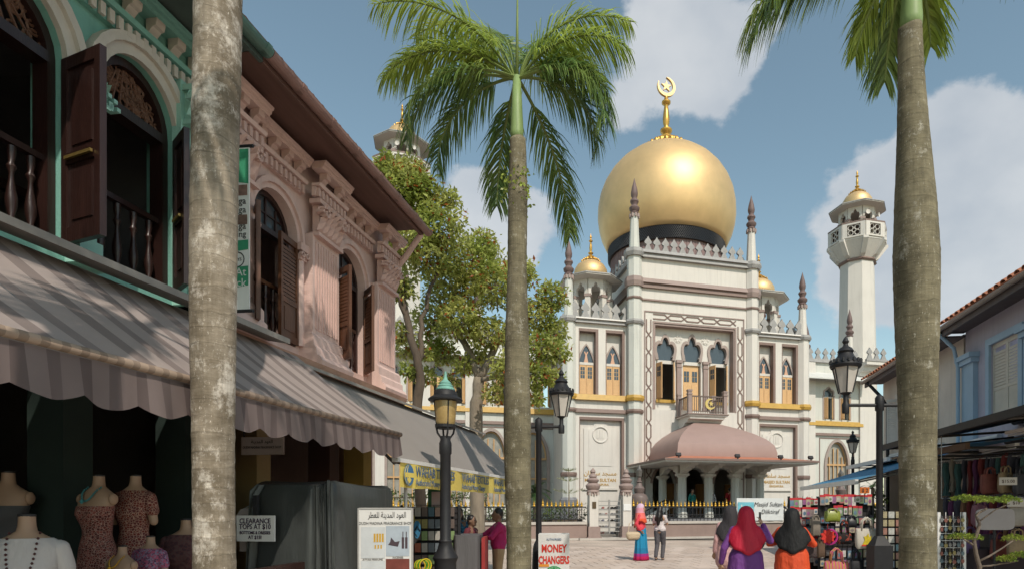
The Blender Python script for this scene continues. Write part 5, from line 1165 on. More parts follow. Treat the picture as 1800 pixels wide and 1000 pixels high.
tag(G().box(-9, -6, -.35, .6, 0, .1).build('gate_step', COPE), 'low stone step in front of the steel gate', 'step'); S.objects['gate_step'].location = mq(0, FV-.1); S.objects['gate_step'].rotation_euler = (0, 0, ROT)
o = thing('shoe_rack', 'grey shoe rack loaded with shoes behind the steel gate', 'rack', mq(-7.48, FV+1.0), ROT)
g = G()
for i in range(5): g.box(-.7, .7, 0, .3, .2+i*.3, .23+i*.3)
g.box(-.74, -.7, 0, .3, 0, 1.6); g.box(.7, .74, 0, .3, 0, 1.6); g.build('shelves', STEEL, o)
SH = [M('shoe_%d' % i, c, .6) for i, c in enumerate(((.5, .5, .5), (.1, .08, .07), (.35, .12, .1), (.2, .2, .25)))]
sme = [G().loft([[(-.05, 0, 0), (.05, 0, 0), (.05, 0, .09), (-.05, 0, .09)], [(-.05, .12, 0), (.05, .12, 0), (.045, .12, .07), (-.045, .12, .07)], [(-.035, .25, 0), (.035, .25, 0), (.03, .25, .03), (-.03, .25, .03)]]).mesh('shoe', m) for m in SH]
for i in range(5):
    for k in range(9):
        if random.random() < .75:
            P = mq(-7.48-.6+k*.15, FV+1.02, .23+i*.3); ci = random.randrange(4); cn = ('pale grey', 'dark brown', 'red', 'slate')[ci]; tag(place('shoe', sme[ci], None, P, ROT), '%s shoe on the rack behind the gate, %s shelf up, %s place' % (cn, ORD[i], ORD[k]), 'shoe', 'shoes on the rack behind the gate')
# low urn pillars with little lanterns behind the fence
def urn(u, v, label):
    o = thing('urn_pillar', label, 'lantern pillar', mq(u, v), ROT, 'urn pillars behind the fence')
    g = G(); g.lathe([(.2, 0), (.2, .9), (.3, 1.0), (.42, 1.6), (.44, 1.95), (.36, 2.1), (.22, 2.18), (.26, 2.3), (.28, 2.42), (.16, 2.56), (.12, 2.7), (.17, 2.74), (.1, 2.8), (.1, 2.95)], 10); g.build('urn', M('urn_brown', (.16, .12, .11), .5), o, 45)
    g = G(); g.lathe([(.08, 2.95), (.15, 3.0), (.17, 3.3), (.1, 3.38), (.05, 3.5), (.0, 3.6)], 6); g.build('lantern', M('smoky_glass', (.12, .11, .1), .2, spec=.6), o)
urn(-5.6, FV+1.2, 'dark urn pillar with small lantern left of the porch'); urn(5.9, FV+1.2, 'dark urn pillar with small lantern right of the porch'); urn(9.8, FV+1.2, 'dark urn pillar with small lantern behind the bag stall awning')
# banner tied to the railings
o = thing('fence_banner', 'white cloth banner with a mosque picture tied to the fence', 'banner', mq(-.8, FV-.28, .82), ROT)
BW, BH = 2.55, 1.1
g = G(); n = 14; vs = []; fs = []
for i in range(n+1):
    for k in range(2): vs.append((i/n*BW-.3, .02*math.sin(i*1.7), .02+k*BH))
for i in range(n): fs.append((2*i, 2*i+2, 2*i+3, 2*i+1))
g.add(vs, fs).build('cloth', M('banner_white', (.66, .68, .68), .7, .05, 3), o, True)
bt = M('banner_ink', (.05, .05, .05), .7)
text('lettering', 'Masjid Sultan', .3, bt, o, (1.4, -.03, .72), shear=.25); text('lettering', 'Diiktiraf', .3, bt, o, (1.5, -.03, .36), shear=.25)
pic = G().box(-.25, .62, -.028, -.024, .14, .92).build('picture', M('picture_sky', (.16, .46, .56), .6, .15, 3), o)
g = G(); g.box(-.15, .5, -.034, -.03, .16, .4); g.box(.22, .46, -.034, -.03, .4, .52); g.box(-.08, -.02, -.034, -.03, .4, .8); g.box(.52, .57, -.034, -.03, .2, .62)
for k in range(5): g.box(-.2+k*.16, -.12+k*.16, -.034, -.03, .4, .46)
g.build('picture_walls', M('picture_white', (.6, .6, .58), .7), pic); G().prism([(.34+.12*math.cos(a), .6+.13*math.sin(a)) for a in [2*PI*i/14 for i in range(14)]], -.035, -.031).build('picture_dome', M('picture_gold', (.4, .28, .1), .7), pic)
g = G(); 
for k in range(7): g.box(-.12+k*.09, -.08+k*.09, -.036, -.034, .18, .32)
g.build('picture_arches', bt, pic)
# hedge and potted plants inside the railings
h = thing('hedge', 'clipped green hedge running behind the left-hand railings', 'hedge', mq(-23, FV+1.3), ROT)
HL = leaf_mat('hedge_leaf', (.06, .11, .025), (.14, .18, .04), .5, .3, 2)
leaf_cloud(h, [(i*.55, .2*math.sin(i*2.1), 1.2+.25*math.sin(i*1.3)*0, .5) for i in range(27)], 4200, .13, HL, 3, 'foliage'); G().box(0, 14.5, -.25, .25, 0, .9).build('stems', BARK, h)
h = thing('flowering_creeper', 'overhanging creeper along the top of the railings below the yellow banner', 'plant', mq(-21.5, FV+.8), ROT)
leaf_cloud(h, [(i*.55, .0, 2.0+.12*math.sin(i*1.9), .32) for i in range(16)], 2000, .12, HL, 8, 'foliage'); G().box(0, 8.5, -.03, .03, 1.9, 1.95).build('stem', BARK, h); G().box(0, .06, -.03, .03, 0, 1.9).build('stem', BARK, h); G().box(8.4, 8.46, -.03, .03, 0, 1.9).build('stem', BARK, h)
def tiered(u, v, label):
    o = thing('tiered_shrub', label, 'shrub', mq(u, v)); g = G(); g.tube([(0, 0, 0), (.02, 0, 1.6), (0, 0, 3.4)], [.05, .04, .012], 6); g.build('stem', BARKP, o)
    rr = random.Random(4); g = G()
    for zt, R in ((1.5, .95), (2.2, .8), (2.8, .6), (3.3, .4)):
        for k in range(9):
            a = k*2*PI/9+zt; d = Vector((math.cos(a), math.sin(a), .3)).normalized()
            for m in range(26):
                t = rr.uniform(.15, 1); c = Vector((0, 0, zt-.1))+d*R*t; e = (d*.6+Vector((rr.gauss(0, .6), rr.gauss(0, .6), rr.uniform(.1, .6)))).normalized()*.14; w = e.cross(Vector((0, 0, 1))).normalized()*.012; g.add([c-w, c+w, c+e], [(0, 1, 2)])
    tag(g.build('needles', leaf_mat('pale_needles', (.3, .33, .17), (.42, .43, .25), .5, .4, 3), o), kind='stuff')
tiered(-9.1, FV+1.4, 'pale tiered shrub standing just left of the gate')
def cycad(P, label, R=1.0, n=18, z=1.6):
    o = thing('fan_shrub', label, 'shrub', P); g = G(); g.tube([(0, 0, 0), (0, 0, z)], [.12, .09], 8); g.build('stem', BARK, o)
    rr = random.Random(int(P.x*10)); g = G()
    for k in range(n):
        a = k*2.4; el = rr.uniform(.1, 1.1); q = Vector((0, 0, z)); d = Vector((math.cos(a)*math.cos(el), math.sin(a)*math.cos(el), math.sin(el)))
        for m in range(12):
            d = (d+Vector((0, 0, -.12))).normalized(); q2_ = q+d*R/12; s_ = d.cross(Vector((0, 0, 1))).normalized()
            for sg in (-1, 1): e = (s_*sg+d*.5).normalized()*.22*math.sin(PI*(m+1)/13.5); g.add([q, q2_, q+e], [(0, 1, 2)])
            q = q2_
    tag(g.build('leaves', leaf_mat('cycad_leaf_%d' % int(P.x*10), (.03, .07, .025), (.06, .11, .03), .4, .3, 3), o), kind='stuff')
cycad(mq(-10.6, FV+2.2), 'dark feathery shrub beside the wing window left of the gate', 1.1, 22, 2.2)
cycad(mq(9.0, FV+2.5), 'feathery green shrub peeping over the blue awning', .9, 18, 2.6)

# ------------------------------------------------------------------ street lamps
AMBER = M('amber_glass', (.36, .25, .10), .25, .25, 4, spec=.6, stretch=(1, 1, 2)); CLEARG = M('milky_glass', (.50, .46, .42), .2, .15, 3, spec=.6)
P = at(783, 887, 8.5)
o = thing('post_lamp', 'black post lamp with amber glass and verdigris cap by the yellow banner', 'street lamp', (P.x, P.y, 0))
g = G(); g.lathe([(.2, 0), (.2, .3), (.17, .36), (.15, .55), (.145, .8), (.16, .83), (.175, .87), (.15, .92), (.12, .96), (.1, 1.02), (.085, 1.08), (.095, 1.1), (.075, 1.13), (.072, 2.3), (.085, 2.32), (.085, 2.46), (.07, 2.5), (.07, 2.56)], 20); g.build('post', BLACKM, o, 45)
g = G()
for k in range(4): a = k*PI/2+.5; g.tube([(.05*math.cos(a), .05*math.sin(a), 2.52), (.11*math.cos(a), .11*math.sin(a), 2.6), (.135*math.cos(a), .135*math.sin(a), 2.72)], .014, 6)
for k in range(4): a = k*PI/2+.5; g.tube([(.125*math.cos(a), .125*math.sin(a), 2.72), (.16*math.cos(a), .16*math.sin(a), 3.08)], .01, 6)
g.lathe([(.11, 2.66), (.14, 2.68), (.14, 2.72), (.1, 2.72)], 20); g.build('cage', BLACKM, o)
G().lathe([(.12, 2.72), (.135, 2.76), (.152, 3.0), (.152, 3.06)], 24).build('glass', AMBER, o, 50)
G().lathe([(.15, 3.04), (.232, 3.05), (.236, 3.07), (.2, 3.1), (.165, 3.12), (.15, 3.18), (.13, 3.2)], 28).build('hat', BLACKM, o, 45)
G().lathe([(.13, 3.19), (.135, 3.21), (.105, 3.24), (.11, 3.255), (.08, 3.28), (.084, 3.295), (.05, 3.33), (.03, 3.35), (.02, 3.4), (.012, 3.46)], 24).build('verdigris_cap', M('verdigris', (.17, .36, .31), .6, .2, 8), o, 45)
def lantern(p, x, y, z, k=1.0):
    """tapering four-sided glass lantern with a crowned roof, hanging on an arm end; z is the arm height"""
    g = G(); g.lathe([(.055*k, -.13*k), (.06*k, -.1*k), (.06*k, .02*k), (.04*k, .05*k), (.04*k, .16*k), (.09*k, .2*k)], 10, (x, y, z)); f = g.build('lantern', BLACKM, p, 45)
    q = G(); q.lathe([(.11*k, .2*k), (.21*k, .62*k)], 6, (x, y, z), .3); q.build('glass', CLEARG, f)
    g = G()
    for i in range(6): a = i*PI/3+.3; g.tube([(x+.113*k*math.cos(a), y+.113*k*math.sin(a), z+.2*k), (x+.214*k*math.cos(a), y+.214*k*math.sin(a), z+.62*k)], .012*k, 5)
    g.build('glazing_bars', BLACKM, f)
    g = G(); g.lathe([(.23*k, .6*k), (.25*k, .64*k), (.235*k, .68*k), (.19*k, .72*k), (.13*k, .8*k), (.11*k, .84*k), (.13*k, .87*k), (.1*k, .92*k), (.05*k, .95*k), (.035*k, .99*k), (.055*k, 1.03*k), (.03*k, 1.08*k), (.0, 1.12*k)], 16, (x, y, z)); g.build('roof', BLACKM, f, 45)
    g = G()
    for i in range(18): a = i*PI/9; g.cbox((x+.235*k*math.cos(a), y+.235*k*math.sin(a), z+.7*k), (.03*k, .03*k, .06*k))
    g.build('cresting', BLACKM, f)
def arm_lamp(label, x, Y, ztop, arm, box=False, single=False, k=1.0):
    P = at(x, 887, Y); o = thing('arm_lamp', label, 'street lamp', (P.x, P.y, 0))
    g = G()
    if box: g.box(-.15, .15, -.15, .15, 0, .95); g.lathe([(.19, .95), (.14, 1.02), (.08, 1.1)], 4, (0, 0, 0), PI/4)
    else: g.lathe([(.14, 0), (.12, .6), (.11, .8), (.09, .88), (.055, .95)], 14)
    g.lathe([(.055, .9), (.052, ztop-.2), (.07, ztop-.18), (.07, ztop+.02), (.05, ztop+.05), (.0, ztop+.08)], 14); g.build('post', BLACKM, o, 45)
    g = G(); g.tube([(-arm if not single else 0, 0, ztop-.1), (arm if not single else 0.01, 0, ztop-.1)], .028, 8); g.build('cross_arm', BLACKM, o)
    if single: lantern(o, 0, 0, ztop+.1, k)
    else: lantern(o, -arm, 0, ztop-.1, k); lantern(o, arm, 0, ztop-.1, k)
    return o
arm_lamp('black twin-arm lamp post rising behind the money changers sign', 947, 11.3, 3.15, .42, k=.95)
arm_lamp('black twin-arm lamp post with square base in front of the bag stall', 1546, 9.9, 3.32, .55, True)
arm_lamp('distant single black lantern on a post above the blue awning', 1499, 22.5, 3.25, .4, single=True, k=.9)

# ------------------------------------------------------------------ yellow banner, signs
YEL = M('banner_yellow', (.74, .58, .14), .7, .06, 3); INK = M('banner_blue', (.07, .13, .24), .7); RED = M('sign_red', (.55, .035, .02), .6); GRN = M('sign_green', (.03, .28, .09), .6); SIGNW = M('sign_white', (.62, .61, .6), .6, .05, 4)
o = thing('shop_banner', 'long yellow textile and money changer banner along the grey awning edge', 'banner', street(7.35, 3.38, 1.83), ST)
g = G(); n = 60; L = 6.6; vs = []; fs = []
for i in range(n+1):
    for k in range(4): vs.append((L*i/n, .012*math.sin(i*.9+k*.5)-.006*k, .31*k/3-.012*math.sin(i*.35)**2*(3-k)/3))
for i in range(n):
    for k in range(3): q = 4*i+k; fs.append((q, q+4, q+5, q+1))
g.add(vs, fs).build('cloth', YEL, o, True); G().box(-.12, L+.02, -.03, .05, .31, .36).build('top_bar', MATS['white_bar'], o)
for k in range(3):
    x = .42+k*1.82; text('lettering', 'WAHAB TEXTILES', .2, INK, o, (x, -.03, .15), align='LEFT', sx=.92, bold=.001); text('lettering', 'Authorised Money Changer', .13, INK, o, (x, -.03, .03), align='LEFT', sx=.86)
g = G(); g.prism([(.22+.15*math.cos(a), .16+.14*math.sin(a)) for a in [2*PI*i/20 for i in range(20)]], -.026, -.022); lg = g.build('globe_logo', M('logo_blue', (.06, .17, .33), .7), o)
g = G()
for r in (.05, .1): g.strip([(.22+r*1.4*math.cos(a), .16+.13*math.sin(a)) for a in [PI/2+PI*i/10 for i in range(11)]], [(.22+(r*1.4-.012)*math.cos(a), .16+.13*math.sin(a)) for a in [PI/2+PI*i/10 for i in range(11)]], -.03, -.027)
g.box(.08, .36, -.03, -.027, .13, .19); g.prism([(.16, .1), (.22, .14), (.28, .1), (.22, .05)], -.031, -.028); g.build('logo_band', YEL, lg)
P = at(974, 887, 10.7)
o = thing('sandwich_board', 'white money changers sandwich board with a green globe', 'sign', (P.x, P.y, 0), .06); o.scale = (.86, .86, 1.06)
for s in (-1, 1):
    g = G(); g.M = Matrix.Rotation(s*.12, 4, 'X'); g.box(-.31, .31, s*-.12-.015, s*-.12+.015, .05, 1.06); bd = g.build('board', SIGNW, o)
g = G(); g.M = Matrix.Rotation(-.12*-1, 4, 'X')
ty = -.145; R_ = (PI/2+.12, 0, 0)
def onb(z, y=-.142): v = Matrix.Rotation(.12, 4, 'X') @ Vector((0, y, z)); return v
text('lettering', 'MONEY', .175, RED, o, onb(.77), rot=R_, sx=.82, bold=.006); text('lettering', 'CHANGERS', .175, RED, o, onb(.58), rot=R_, sx=.68, bold=.006); text('lettering', 'AUTHORISED', .05, INK, o, onb(.96), rot=R_)
g = G(); g.M = Matrix.Rotation(.12, 4, 'X'); g.prism([(.23*math.cos(a), .31+.23*math.sin(a)) for a in [2*PI*i/28 for i in range(28)]], -.144, -.138); gl = g.build('globe', GRN, o)
g = G(); g.M = Matrix.Rotation(.12, 4, 'X')
for r in (.09, .17): g.strip([(r*math.cos(a), .31+.215*math.sin(a)) for a in [2*PI*i/24 for i in range(25)]], [((r-.014)*math.cos(a), .31+.215*math.sin(a)) for a in [2*PI*i/24 for i in range(25)]], -.148, -.145)
for z in (.2, .42): g.box(-.2, .2, -.148, -.145, z, z+.014)
g.box(-.25, .25, -.149, -.146, .25, .37); g.build('globe_lines', SIGNW, gl)
text('lettering', 'WahaTex', .13, GRN, o, onb(.27, -.151), rot=R_, bold=.003)
g = G(); g.M = Matrix.Rotation(.12, 4, 'X'); g.box(-.3, -.1, -.15, -.14, .53, .57); g.build('orange_arrow', M('sign_orange', (.65, .25, .03), .6), o)
# street-side signs by the dress shop
def ssign(name, label, cat, x, y, Y, w, h, rz=0.0, back=SIGNW, th=.012):
    P = at(x, y, Y); o = thing(name, label, cat, P, rz); G().box(-w/2, w/2, -th, th, -h/2, h/2).build('board', back, o); return o
o = ssign('clearance_sign', 'white clearance price sign hanging beside the nearest palm trunk', 'sign', 450, 928, 5.9, .39, .25, -.12); tx = M('ink_purple', (.05, .03, .06), .7)
for s, z, sz, sx in (('CLEARANCE', .055, .068, .85), ('TOPS AT $10', .0, .07, .82), ('BOTTOMS & DRESSES', -.05, .042, .8), ('AT $15!', -.095, .046, .9)): text('lettering', s, sz, tx, o, (0, -.016, z-.005), sx=sx, bold=.0012, depth=.001)
G().box(-.02, .02, -.02, .02, .125, .32).build('hanger', BLACKM, o)
o = ssign('fragrance_poster', 'upright perfume shop poster board with bottle pictures', 'poster', 678, 960, 6.5, .54, .8, .1, SIGNW)
g = G(); g.box(-.285, -.27, -.02, .02, -.75, .41); g.box(.27, .285, -.02, .02, -.75, .41); g.box(-.27, .27, -.02, .02, .4, .415); g.build('frame', MATS['arm_grey'], o)
text('lettering', arabic('العود المدينة للعطر'), .085, M('poster_ink', (.03, .03, .03), .7), o, (.02, -.016, .31), depth=.001, sx=.62); text('lettering', 'OUDH MADINA FRAGRANCE SHOP', .042, MATS['poster_ink'], o, (0, -.016, .235), depth=.001, sx=.82)
g = G(); g.box(-.25, -.005, -.0165, -.0145, -.12, .21); pa = g.build('picture', M('poster_pale', (.5, .52, .54), .5, .1, 8), o); G().box(.005, .25, -.0165, -.0145, -.1, .22).build('picture', M('poster_blue', (.36, .41, .47), .5, .15, 8), o); G().box(.005, .25, -.0165, -.0145, -.4, -.13).build('picture', M('poster_red', (.16, .04, .03), .5, .3, 8), o); G().box(-.25, -.005, -.0165, -.0145, -.4, -.15).build('picture', MATS['poster_pale'], o)
g = G()
for i in range(4): g.box(-.12+i*.028, -.1+i*.028, -.019, -.017, .05, .14); 
for i in range(3): g.box(-.11+i*.03, -.095+i*.03, -.019, -.017, -.02, .02)
g.build('perfume_bottles', M('perfume_amber', (.5, .3, .03), .5), o)
g = G()
for i in range(2): g.box(.17+i*.035, .195+i*.035, -.019, -.017, -.02, .1); g.box(.178+i*.035, .187+i*.035, -.019, -.017, .1, .16)
g.prism([(.03, .02), (.13, .0), (.15, .06), (.1, .05), (.06, .1), (.05, .05)], -.019, -.017); g.build('dark_bottles', M('bottle_dark', (.06, .04, .05), .5), o)
text('lettering', 'ATTAR PERFUME', .028, MATS['poster_ink'], o, (-.13, -.017, -.145), depth=.001); text('lettering', 'INCENSE', .028, MATS['poster_ink'], o, (.13, -.017, -.125), depth=.001)
o = ssign('hanging_sign', 'pale perfume shop sign hanging below the striped awning', 'sign', 462, 783, 6.9, .52, .2, -.15, M('sign_rose', (.42, .34, .32), .7))
text('lettering', 'OUDH MADINA FRAGRANCE SHOP', .04, MATS['poster_ink'], o, (0, -.016, -.03), depth=.001, sx=.75); text('lettering', arabic('العود المدينة'), .055, MATS['poster_ink'], o, (0, -.016, .03), depth=.001)
G().box(-.24, -.23, -.005, .005, .1, .5).build('cord', BLACKM, o); G().box(.23, .24, -.005, .005, .1, .5).build('cord', BLACKM, o)
# vertical yoga banner on brackets of the pink house
P = street(5.85, 4.62, 3.62); o = thing('yoga_banner', 'tall green and white yoga banner projecting beside the nearest palm trunk', 'banner', P, ST-PI/2)
G().box(-.3, .3, -.006, .006, 0, 1.68).build('cloth', M('yoga_white', (.66, .67, .66), .7, .05, 4), o)
YG = M('yoga_green', (.035, .24, .13), .7)
for pl in ([(-.29, 1.4), (.29, 1.3), (.29, 1.66), (.1, 1.66), (-.29, 1.55)], [(-.29, .18), (.29, .25), (.29, .45), (-.29, .42)], [(-.29, .56), (.29, .62), (.29, .72), (-.29, .7)]): G().prism(pl, -.01, -.007).build('green_panel', YG, o)
g = G(); g.tube([(-.34, 0, 1.69), (.34, 0, 1.69)], .018, 8); g.tube([(-.34, 0, -.01), (.34, 0, -.01)], .018, 8); g.build('bracket', BLACKM, o)
yi = M('yoga_ink', (.04, .04, .04), .7)
for s, z, sz, m in (('Ashtanga', 1.09, .1, yi), ('Yoga', 1.0, .1, yi), ('Yoga', .83, .1, yi), ('Training', .75, .09, yi), ('e At', .35, .12, MATS['sign_white']), ('ck', .24, .12, MATS['sign_white'])): text('lettering', s, sz, m, o, (.27, -.012, z), align='RIGHT', depth=.001)
g = G(); g.ring((.17, -.01, .52), .075, .006, 18, 4); g.build('round_stamp', yi, o); text('lettering', 'RPYS', .045, yi, o, (.17, -.012, .505), depth=.001)
g = G(); g.box(-.1, .28, -.01, -.008, 1.18, 1.29); g.build('photo', M('yoga_photo', (.2, .12, .1), .6, .5, 14), o); G().box(-.1, .28, -.01, -.008, .88, .98).build('photo', M('yoga_photo2', (.16, .1, .08), .6, .5, 14), o)
# ------------------------------------------------------------------ soft figures: unions of tapered limbs fused into one continuous surface
def _cap(g, p0, r0, p1, r1, n=12, fl=1.0):
    p0, p1 = Vector(p0), Vector(p1); d = p1-p0; L = d.length or 1e-4; d = d/L; pts = []; R = []
    for i in range(4): a = PI/2*(1-i/4); pts.append(p0-d*r0*math.sin(a)); R.append(max(r0*math.cos(a), .001))
    pts += [p0, p0.lerp(p1, .5), p1]; R += [r0, (r0+r1)/2, r1]
    for i in range(1, 5): a = PI/2*i/4; pts.append(p1+d*r1*math.sin(a)); R.append(max(r1*math.cos(a), .001))
    g.tube(pts, R, n, 1.0)
def _ell(g, c, r, n=14, m=10):
    rings = []
    for i in range(m+1):
        a = -PI/2+PI*i/m; q = max(math.cos(a), .01); rings.append([(c[0]+r[0]*q*math.cos(2*PI*k/n), c[1]+r[1]*q*math.sin(2*PI*k/n), c[2]+r[2]*math.sin(a)) for k in range(n)])
    g.loft(rings)
def flesh(name, shapes, mat, parent, vox=.016, smooth=6, flat=None, wrinkle=0.0):
    """shapes: ('c', p0, r0, p1, r1) tapered limb or ('e', centre, radii); fused by voxels and relaxed"""
    g = G()
    for s in shapes:
        if s[0] == 'c': _cap(g, *s[1:])
        elif s[0] == 'e': _ell(g, *s[1:])
        else: g.loft(s[1])
    me = g.mesh(name, mat); o = bpy.data.objects.new(name, me)
    if flat: 
        for v in me.vertices: v.co.y *= flat
    md = o.modifiers.new('r', 'REMESH'); md.mode = 'VOXEL'; md.voxel_size = vox
    if wrinkle:
        tx = bpy.data.textures.get('folds') or bpy.data.textures.new('folds', 'CLOUDS'); tx.noise_scale = .09; tx.noise_depth = 2
        d = o.modifiers.new('d', 'DISPLACE'); d.texture = tx; d.strength = wrinkle; d.mid_level = .5; d.texture_coords = 'LOCAL'
    sm = o.modifiers.new('s', 'SMOOTH'); sm.factor = .5; sm.iterations = smooth if not wrinkle else max(2, smooth//2)
    me2 = bake(o)
    me2.materials.clear(); me2.materials.append(mat); me2.polygons.foreach_set('use_smooth', [True]*len(me2.polygons))
    return place(name, me2, parent)
def hand(wrist, d, palm_n):
    """palm and five unequal, bent fingers; d points along the hand"""
    w = Vector(wrist); d = Vector(d).normalized(); n = Vector(palm_n).normalized(); s = d.cross(n).normalized(); n = s.cross(d); S_ = []
    pc = w+d*.075
    for k in (-.028, -.01, .01, .028): S_.append(('c', w+d*.02+s*k*.6, .014, pc+s*k, .013))
    for k, l in ((-.036, .055), (-.013, .075), (.011, .082), (.034, .072)):
        a = pc+s*k; b = a+d*l*.55+n*.008; c = b+(d*.7+n*.7).normalized()*l*.5; S_ += [('c', a, .010, b, .0095), ('c', b, .0095, c, .008)]
    t0 = w+d*.03+s*.03; t1 = t0+(d*.5+s*.75+n*.3).normalized()*.04; S_ += [('c', t0, .013, t1, .011), ('c', t1, .011, t1+(d*.9+n*.4).normalized()*.03, .009)]
    return S_
SKIN = M('skin_tan', (.38, .22, .145), .55, .08, 5); SKIND = M('skin_brown', (.20, .11, .07), .55, .08, 5); SKINL = M('skin_light', (.46, .29, .20), .55, .08, 5)
HAIR = M('black_hair', (.012, .01, .01), .45, .3, 30, stretch=(3, 3, .3)); SHOE = M('dark_sandal', (.05, .04, .035), .6)
def person(label, P, rot, h, skin, top, bottom, arms=None, legs=None, sleeve=1.0, topc=None, botc=None, skirt=False, hijab=None, hair='short', hips=.155, width=1.0, tunic=0.0, head_turn=0.0, vox=.016, tilt=0.0):
    """arms: elbow and wrist per side; legs: knee and ankle per side (metres for a 1.65 m figure facing -y)"""
    T = thing('person', label, 'person', P, rot); T.scale = (h/1.65,)*3
    A = arms or [((-.25, .03, 1.08), (-.27, -.04, .84)), ((.25, .03, 1.08), (.27, -.04, .84))]
    Lg = legs or [((-.09, -.02, .47), (-.09, .02, .09)), ((.09, -.02, .47), (.09, .02, .09))]
    sh = [(-.158*width, .0, 1.315), (.158*width, .0, 1.315)]; hip = [(-.085, 0, .86), (.085, 0, .86)]
    hc = Vector((0, -.02+tilt, 1.53)); ct, stt = math.cos(head_turn), math.sin(head_turn)
    def hd(x, y, z): return (hc.x+x*ct-y*stt, hc.y+x*stt+y*ct, hc.z+z)
    S_ = [('e', hc, (.076, .094, .112)), ('c', hd(0, -.03, -.06), .055, hd(0, -.055, -.075), .045), ('c', hd(0, -.09, .01), .012, hd(0, -.108, -.022), .016), ('e', hd(-.076, .01, -.01), (.014, .025, .032)), ('e', hd(.076, .01, -.01), (.014, .025, .032)), ('e', hd(0, -.088, -.058), (.025, .012, .009)), ('c', (0, .01, 1.36), .058, hd(0, .015, -.06), .05)]
    S_ += [('c', (-.08, 0, 1.28), .1, (.08, 0, 1.28), .1), ('c', (0, 0, 1.2), .12, (0, 0, .95), .125), ('c', (-.06, 0, .9), .11, (.06, 0, .9), .11)]
    for i in (0, 1):
        e, w = Vector(A[i][0]), Vector(A[i][1]); d = (w-e).normalized(); S_ += [('c', sh[i], .05, e, .038), ('c', e, .037, w, .025)]+hand(w, d, (-.6 if i else .6, -.5, .1))
        k, a = Vector(Lg[i][0]), Vector(Lg[i][1]); S_ += [('c', hip[i], .08, k, .056), ('c', k, .054, a, .034), ('c', a+Vector((0, .01, -.05)), .032, a+Vector((0, -.15, -.062)), .024)]
    flesh('body', S_, skin, T, vox*.85, 4)
    f = G()
    for x in (-.031, .031): _ell(f, hd(x, -.083, .012), (.013, .008, .007), 8, 6)
    f.build('eyes', HAIR, T)
    # upper garment
    t = [('c', (-.1*width, 0, 1.275), .092*width, (.1*width, 0, 1.275), .092*width), ('c', (0, 0, 1.24), .14*width, (0, .0, 1.0), .145*width), ('c', (-.06, 0, .95), hips*.82, (.06, 0, .95), hips*.82), ('c', (-.07*width, .005, 1.355), .045, (.07*width, .005, 1.355), .045)]
    if tunic: t += [('c', (-.07, 0, .9), hips*.9, (-.075, 0, .9-tunic), hips*.98), ('c', (.07, 0, .9), hips*.9, (.075, 0, .9-tunic), hips*.98), ('c', (0, 0, .9), hips, (0, 0, .9-tunic), hips*1.05)]
    for i in (0, 1):
        e, w = Vector(A[i][0]), Vector(A[i][1])
        if sleeve > .5: q = e.lerp(w, (sleeve-.5)*2*.92); t += [('c', sh[i], .06*width, e, .056), ('c', e, .056, q, .044)]
        else: t += [('c', sh[i], .075*width, Vector(sh[i]).lerp(e, sleeve*2), .062)]
    flesh('top', t, top, T, vox, 5, wrinkle=.018)
    if skirt:
        rings = []
        for z, r in ((1.0, .14), (.9, .17), (.7, .185), (.5, .2), (.3, .22), (.1, .25), (.03, .26)):
            rings.append([((r*(1+(.07*math.sin(9*a+z*2) if z < .8 else 0)))*math.cos(a), r*.85*(1+(.07*math.sin(9*a+z*2) if z < .8 else 0))*math.sin(a), z) for a in [2*PI*k/72 for k in range(72)]])
        G().loft(rings).build('skirt', bottom, T, True)
    else:
        b = [('c', (-.05, 0, .94), .125, (.05, 0, .94), .125)]
        for i in (0, 1): k, a = Vector(Lg[i][0]), Vector(Lg[i][1]); b += [('c', hip[i], .105, k, .072), ('c', k, .072, k.lerp(a, .95 if botc is None else botc), .058 if botc is None else .07)]
        flesh('trousers', b, bottom, T, vox, 5, wrinkle=.014)
    for i in (0, 1): a = Vector(Lg[i][1]); flesh('shoe', [('c', a+Vector((0, .03, -.062)), .03, a+Vector((0, -.16, -.066)), .028)], SHOE, T, .014, 3)
    if hijab is not None:
        # one draped cloth: close round the head, spreading over the shoulders, its hem lowest at the back
        rings = []; n = 40
        for t, rx, ry, dy in ((1.0, .012, .012, .02), (.965, .06, .065, .02), (.9, .09, .097, .022), (.8, .107, .112, .026), (.7, .112, .116, .03), (.6, .116, .12, .034), (.52, .125, .124, .034), (.44, .143, .13, .032), (.36, .17*width, .138, .03), (.28, .195*width, .148, .026), (.18, .215*width, .16, .024), (.08, .226*width, .17, .024), (0, .232*width, .176, .024)):
            ring = []
            for k in range(n):
                a = 2*PI*k/n; back = max(0, math.sin(a)); front = max(0, -math.sin(a)); low = 1.17-.2*back**1.5-.06*front**2+.014*math.sin(a*7); zt = hc.z+.142; z = low+(zt-low)*t
                f = 1+(.05*math.sin(a*9+t*3)+.035*math.sin(a*5-1))*max(0, .45-t)/.45
                ring.append((hc.x*(t > .4)+rx*f*math.cos(a), (hc.y+.02)*(1 if t > .4 else .4)+dy+ry*f*math.sin(a)-(.0 if t > .75 or t < .42 else 0), z))
            rings.append(ring)
        g = G(); g.loft(rings, False); sc_ = g.build('headscarf', hijab, T, True)
        md = sc_.modifiers.new('thick', 'SOLIDIFY'); md.thickness = .012; md.offset = 1
    elif hair == 'long':
        flesh('hair', [('e', hd(0, .025, .03), (.092, .095, .108)), ('c', hd(0, .06, -.02), .085, (0, .12, 1.3), .085), ('c', (0, .12, 1.3), .085, (.02, .13, 1.1), .05), ('c', hd(-.05, .04, -.04), .05, (-.09, .1, 1.22), .035), ('c', hd(.05, .04, -.04), .05, (.1, .1, 1.22), .035)], HAIR, T, .014, 4, wrinkle=.015)
    else:
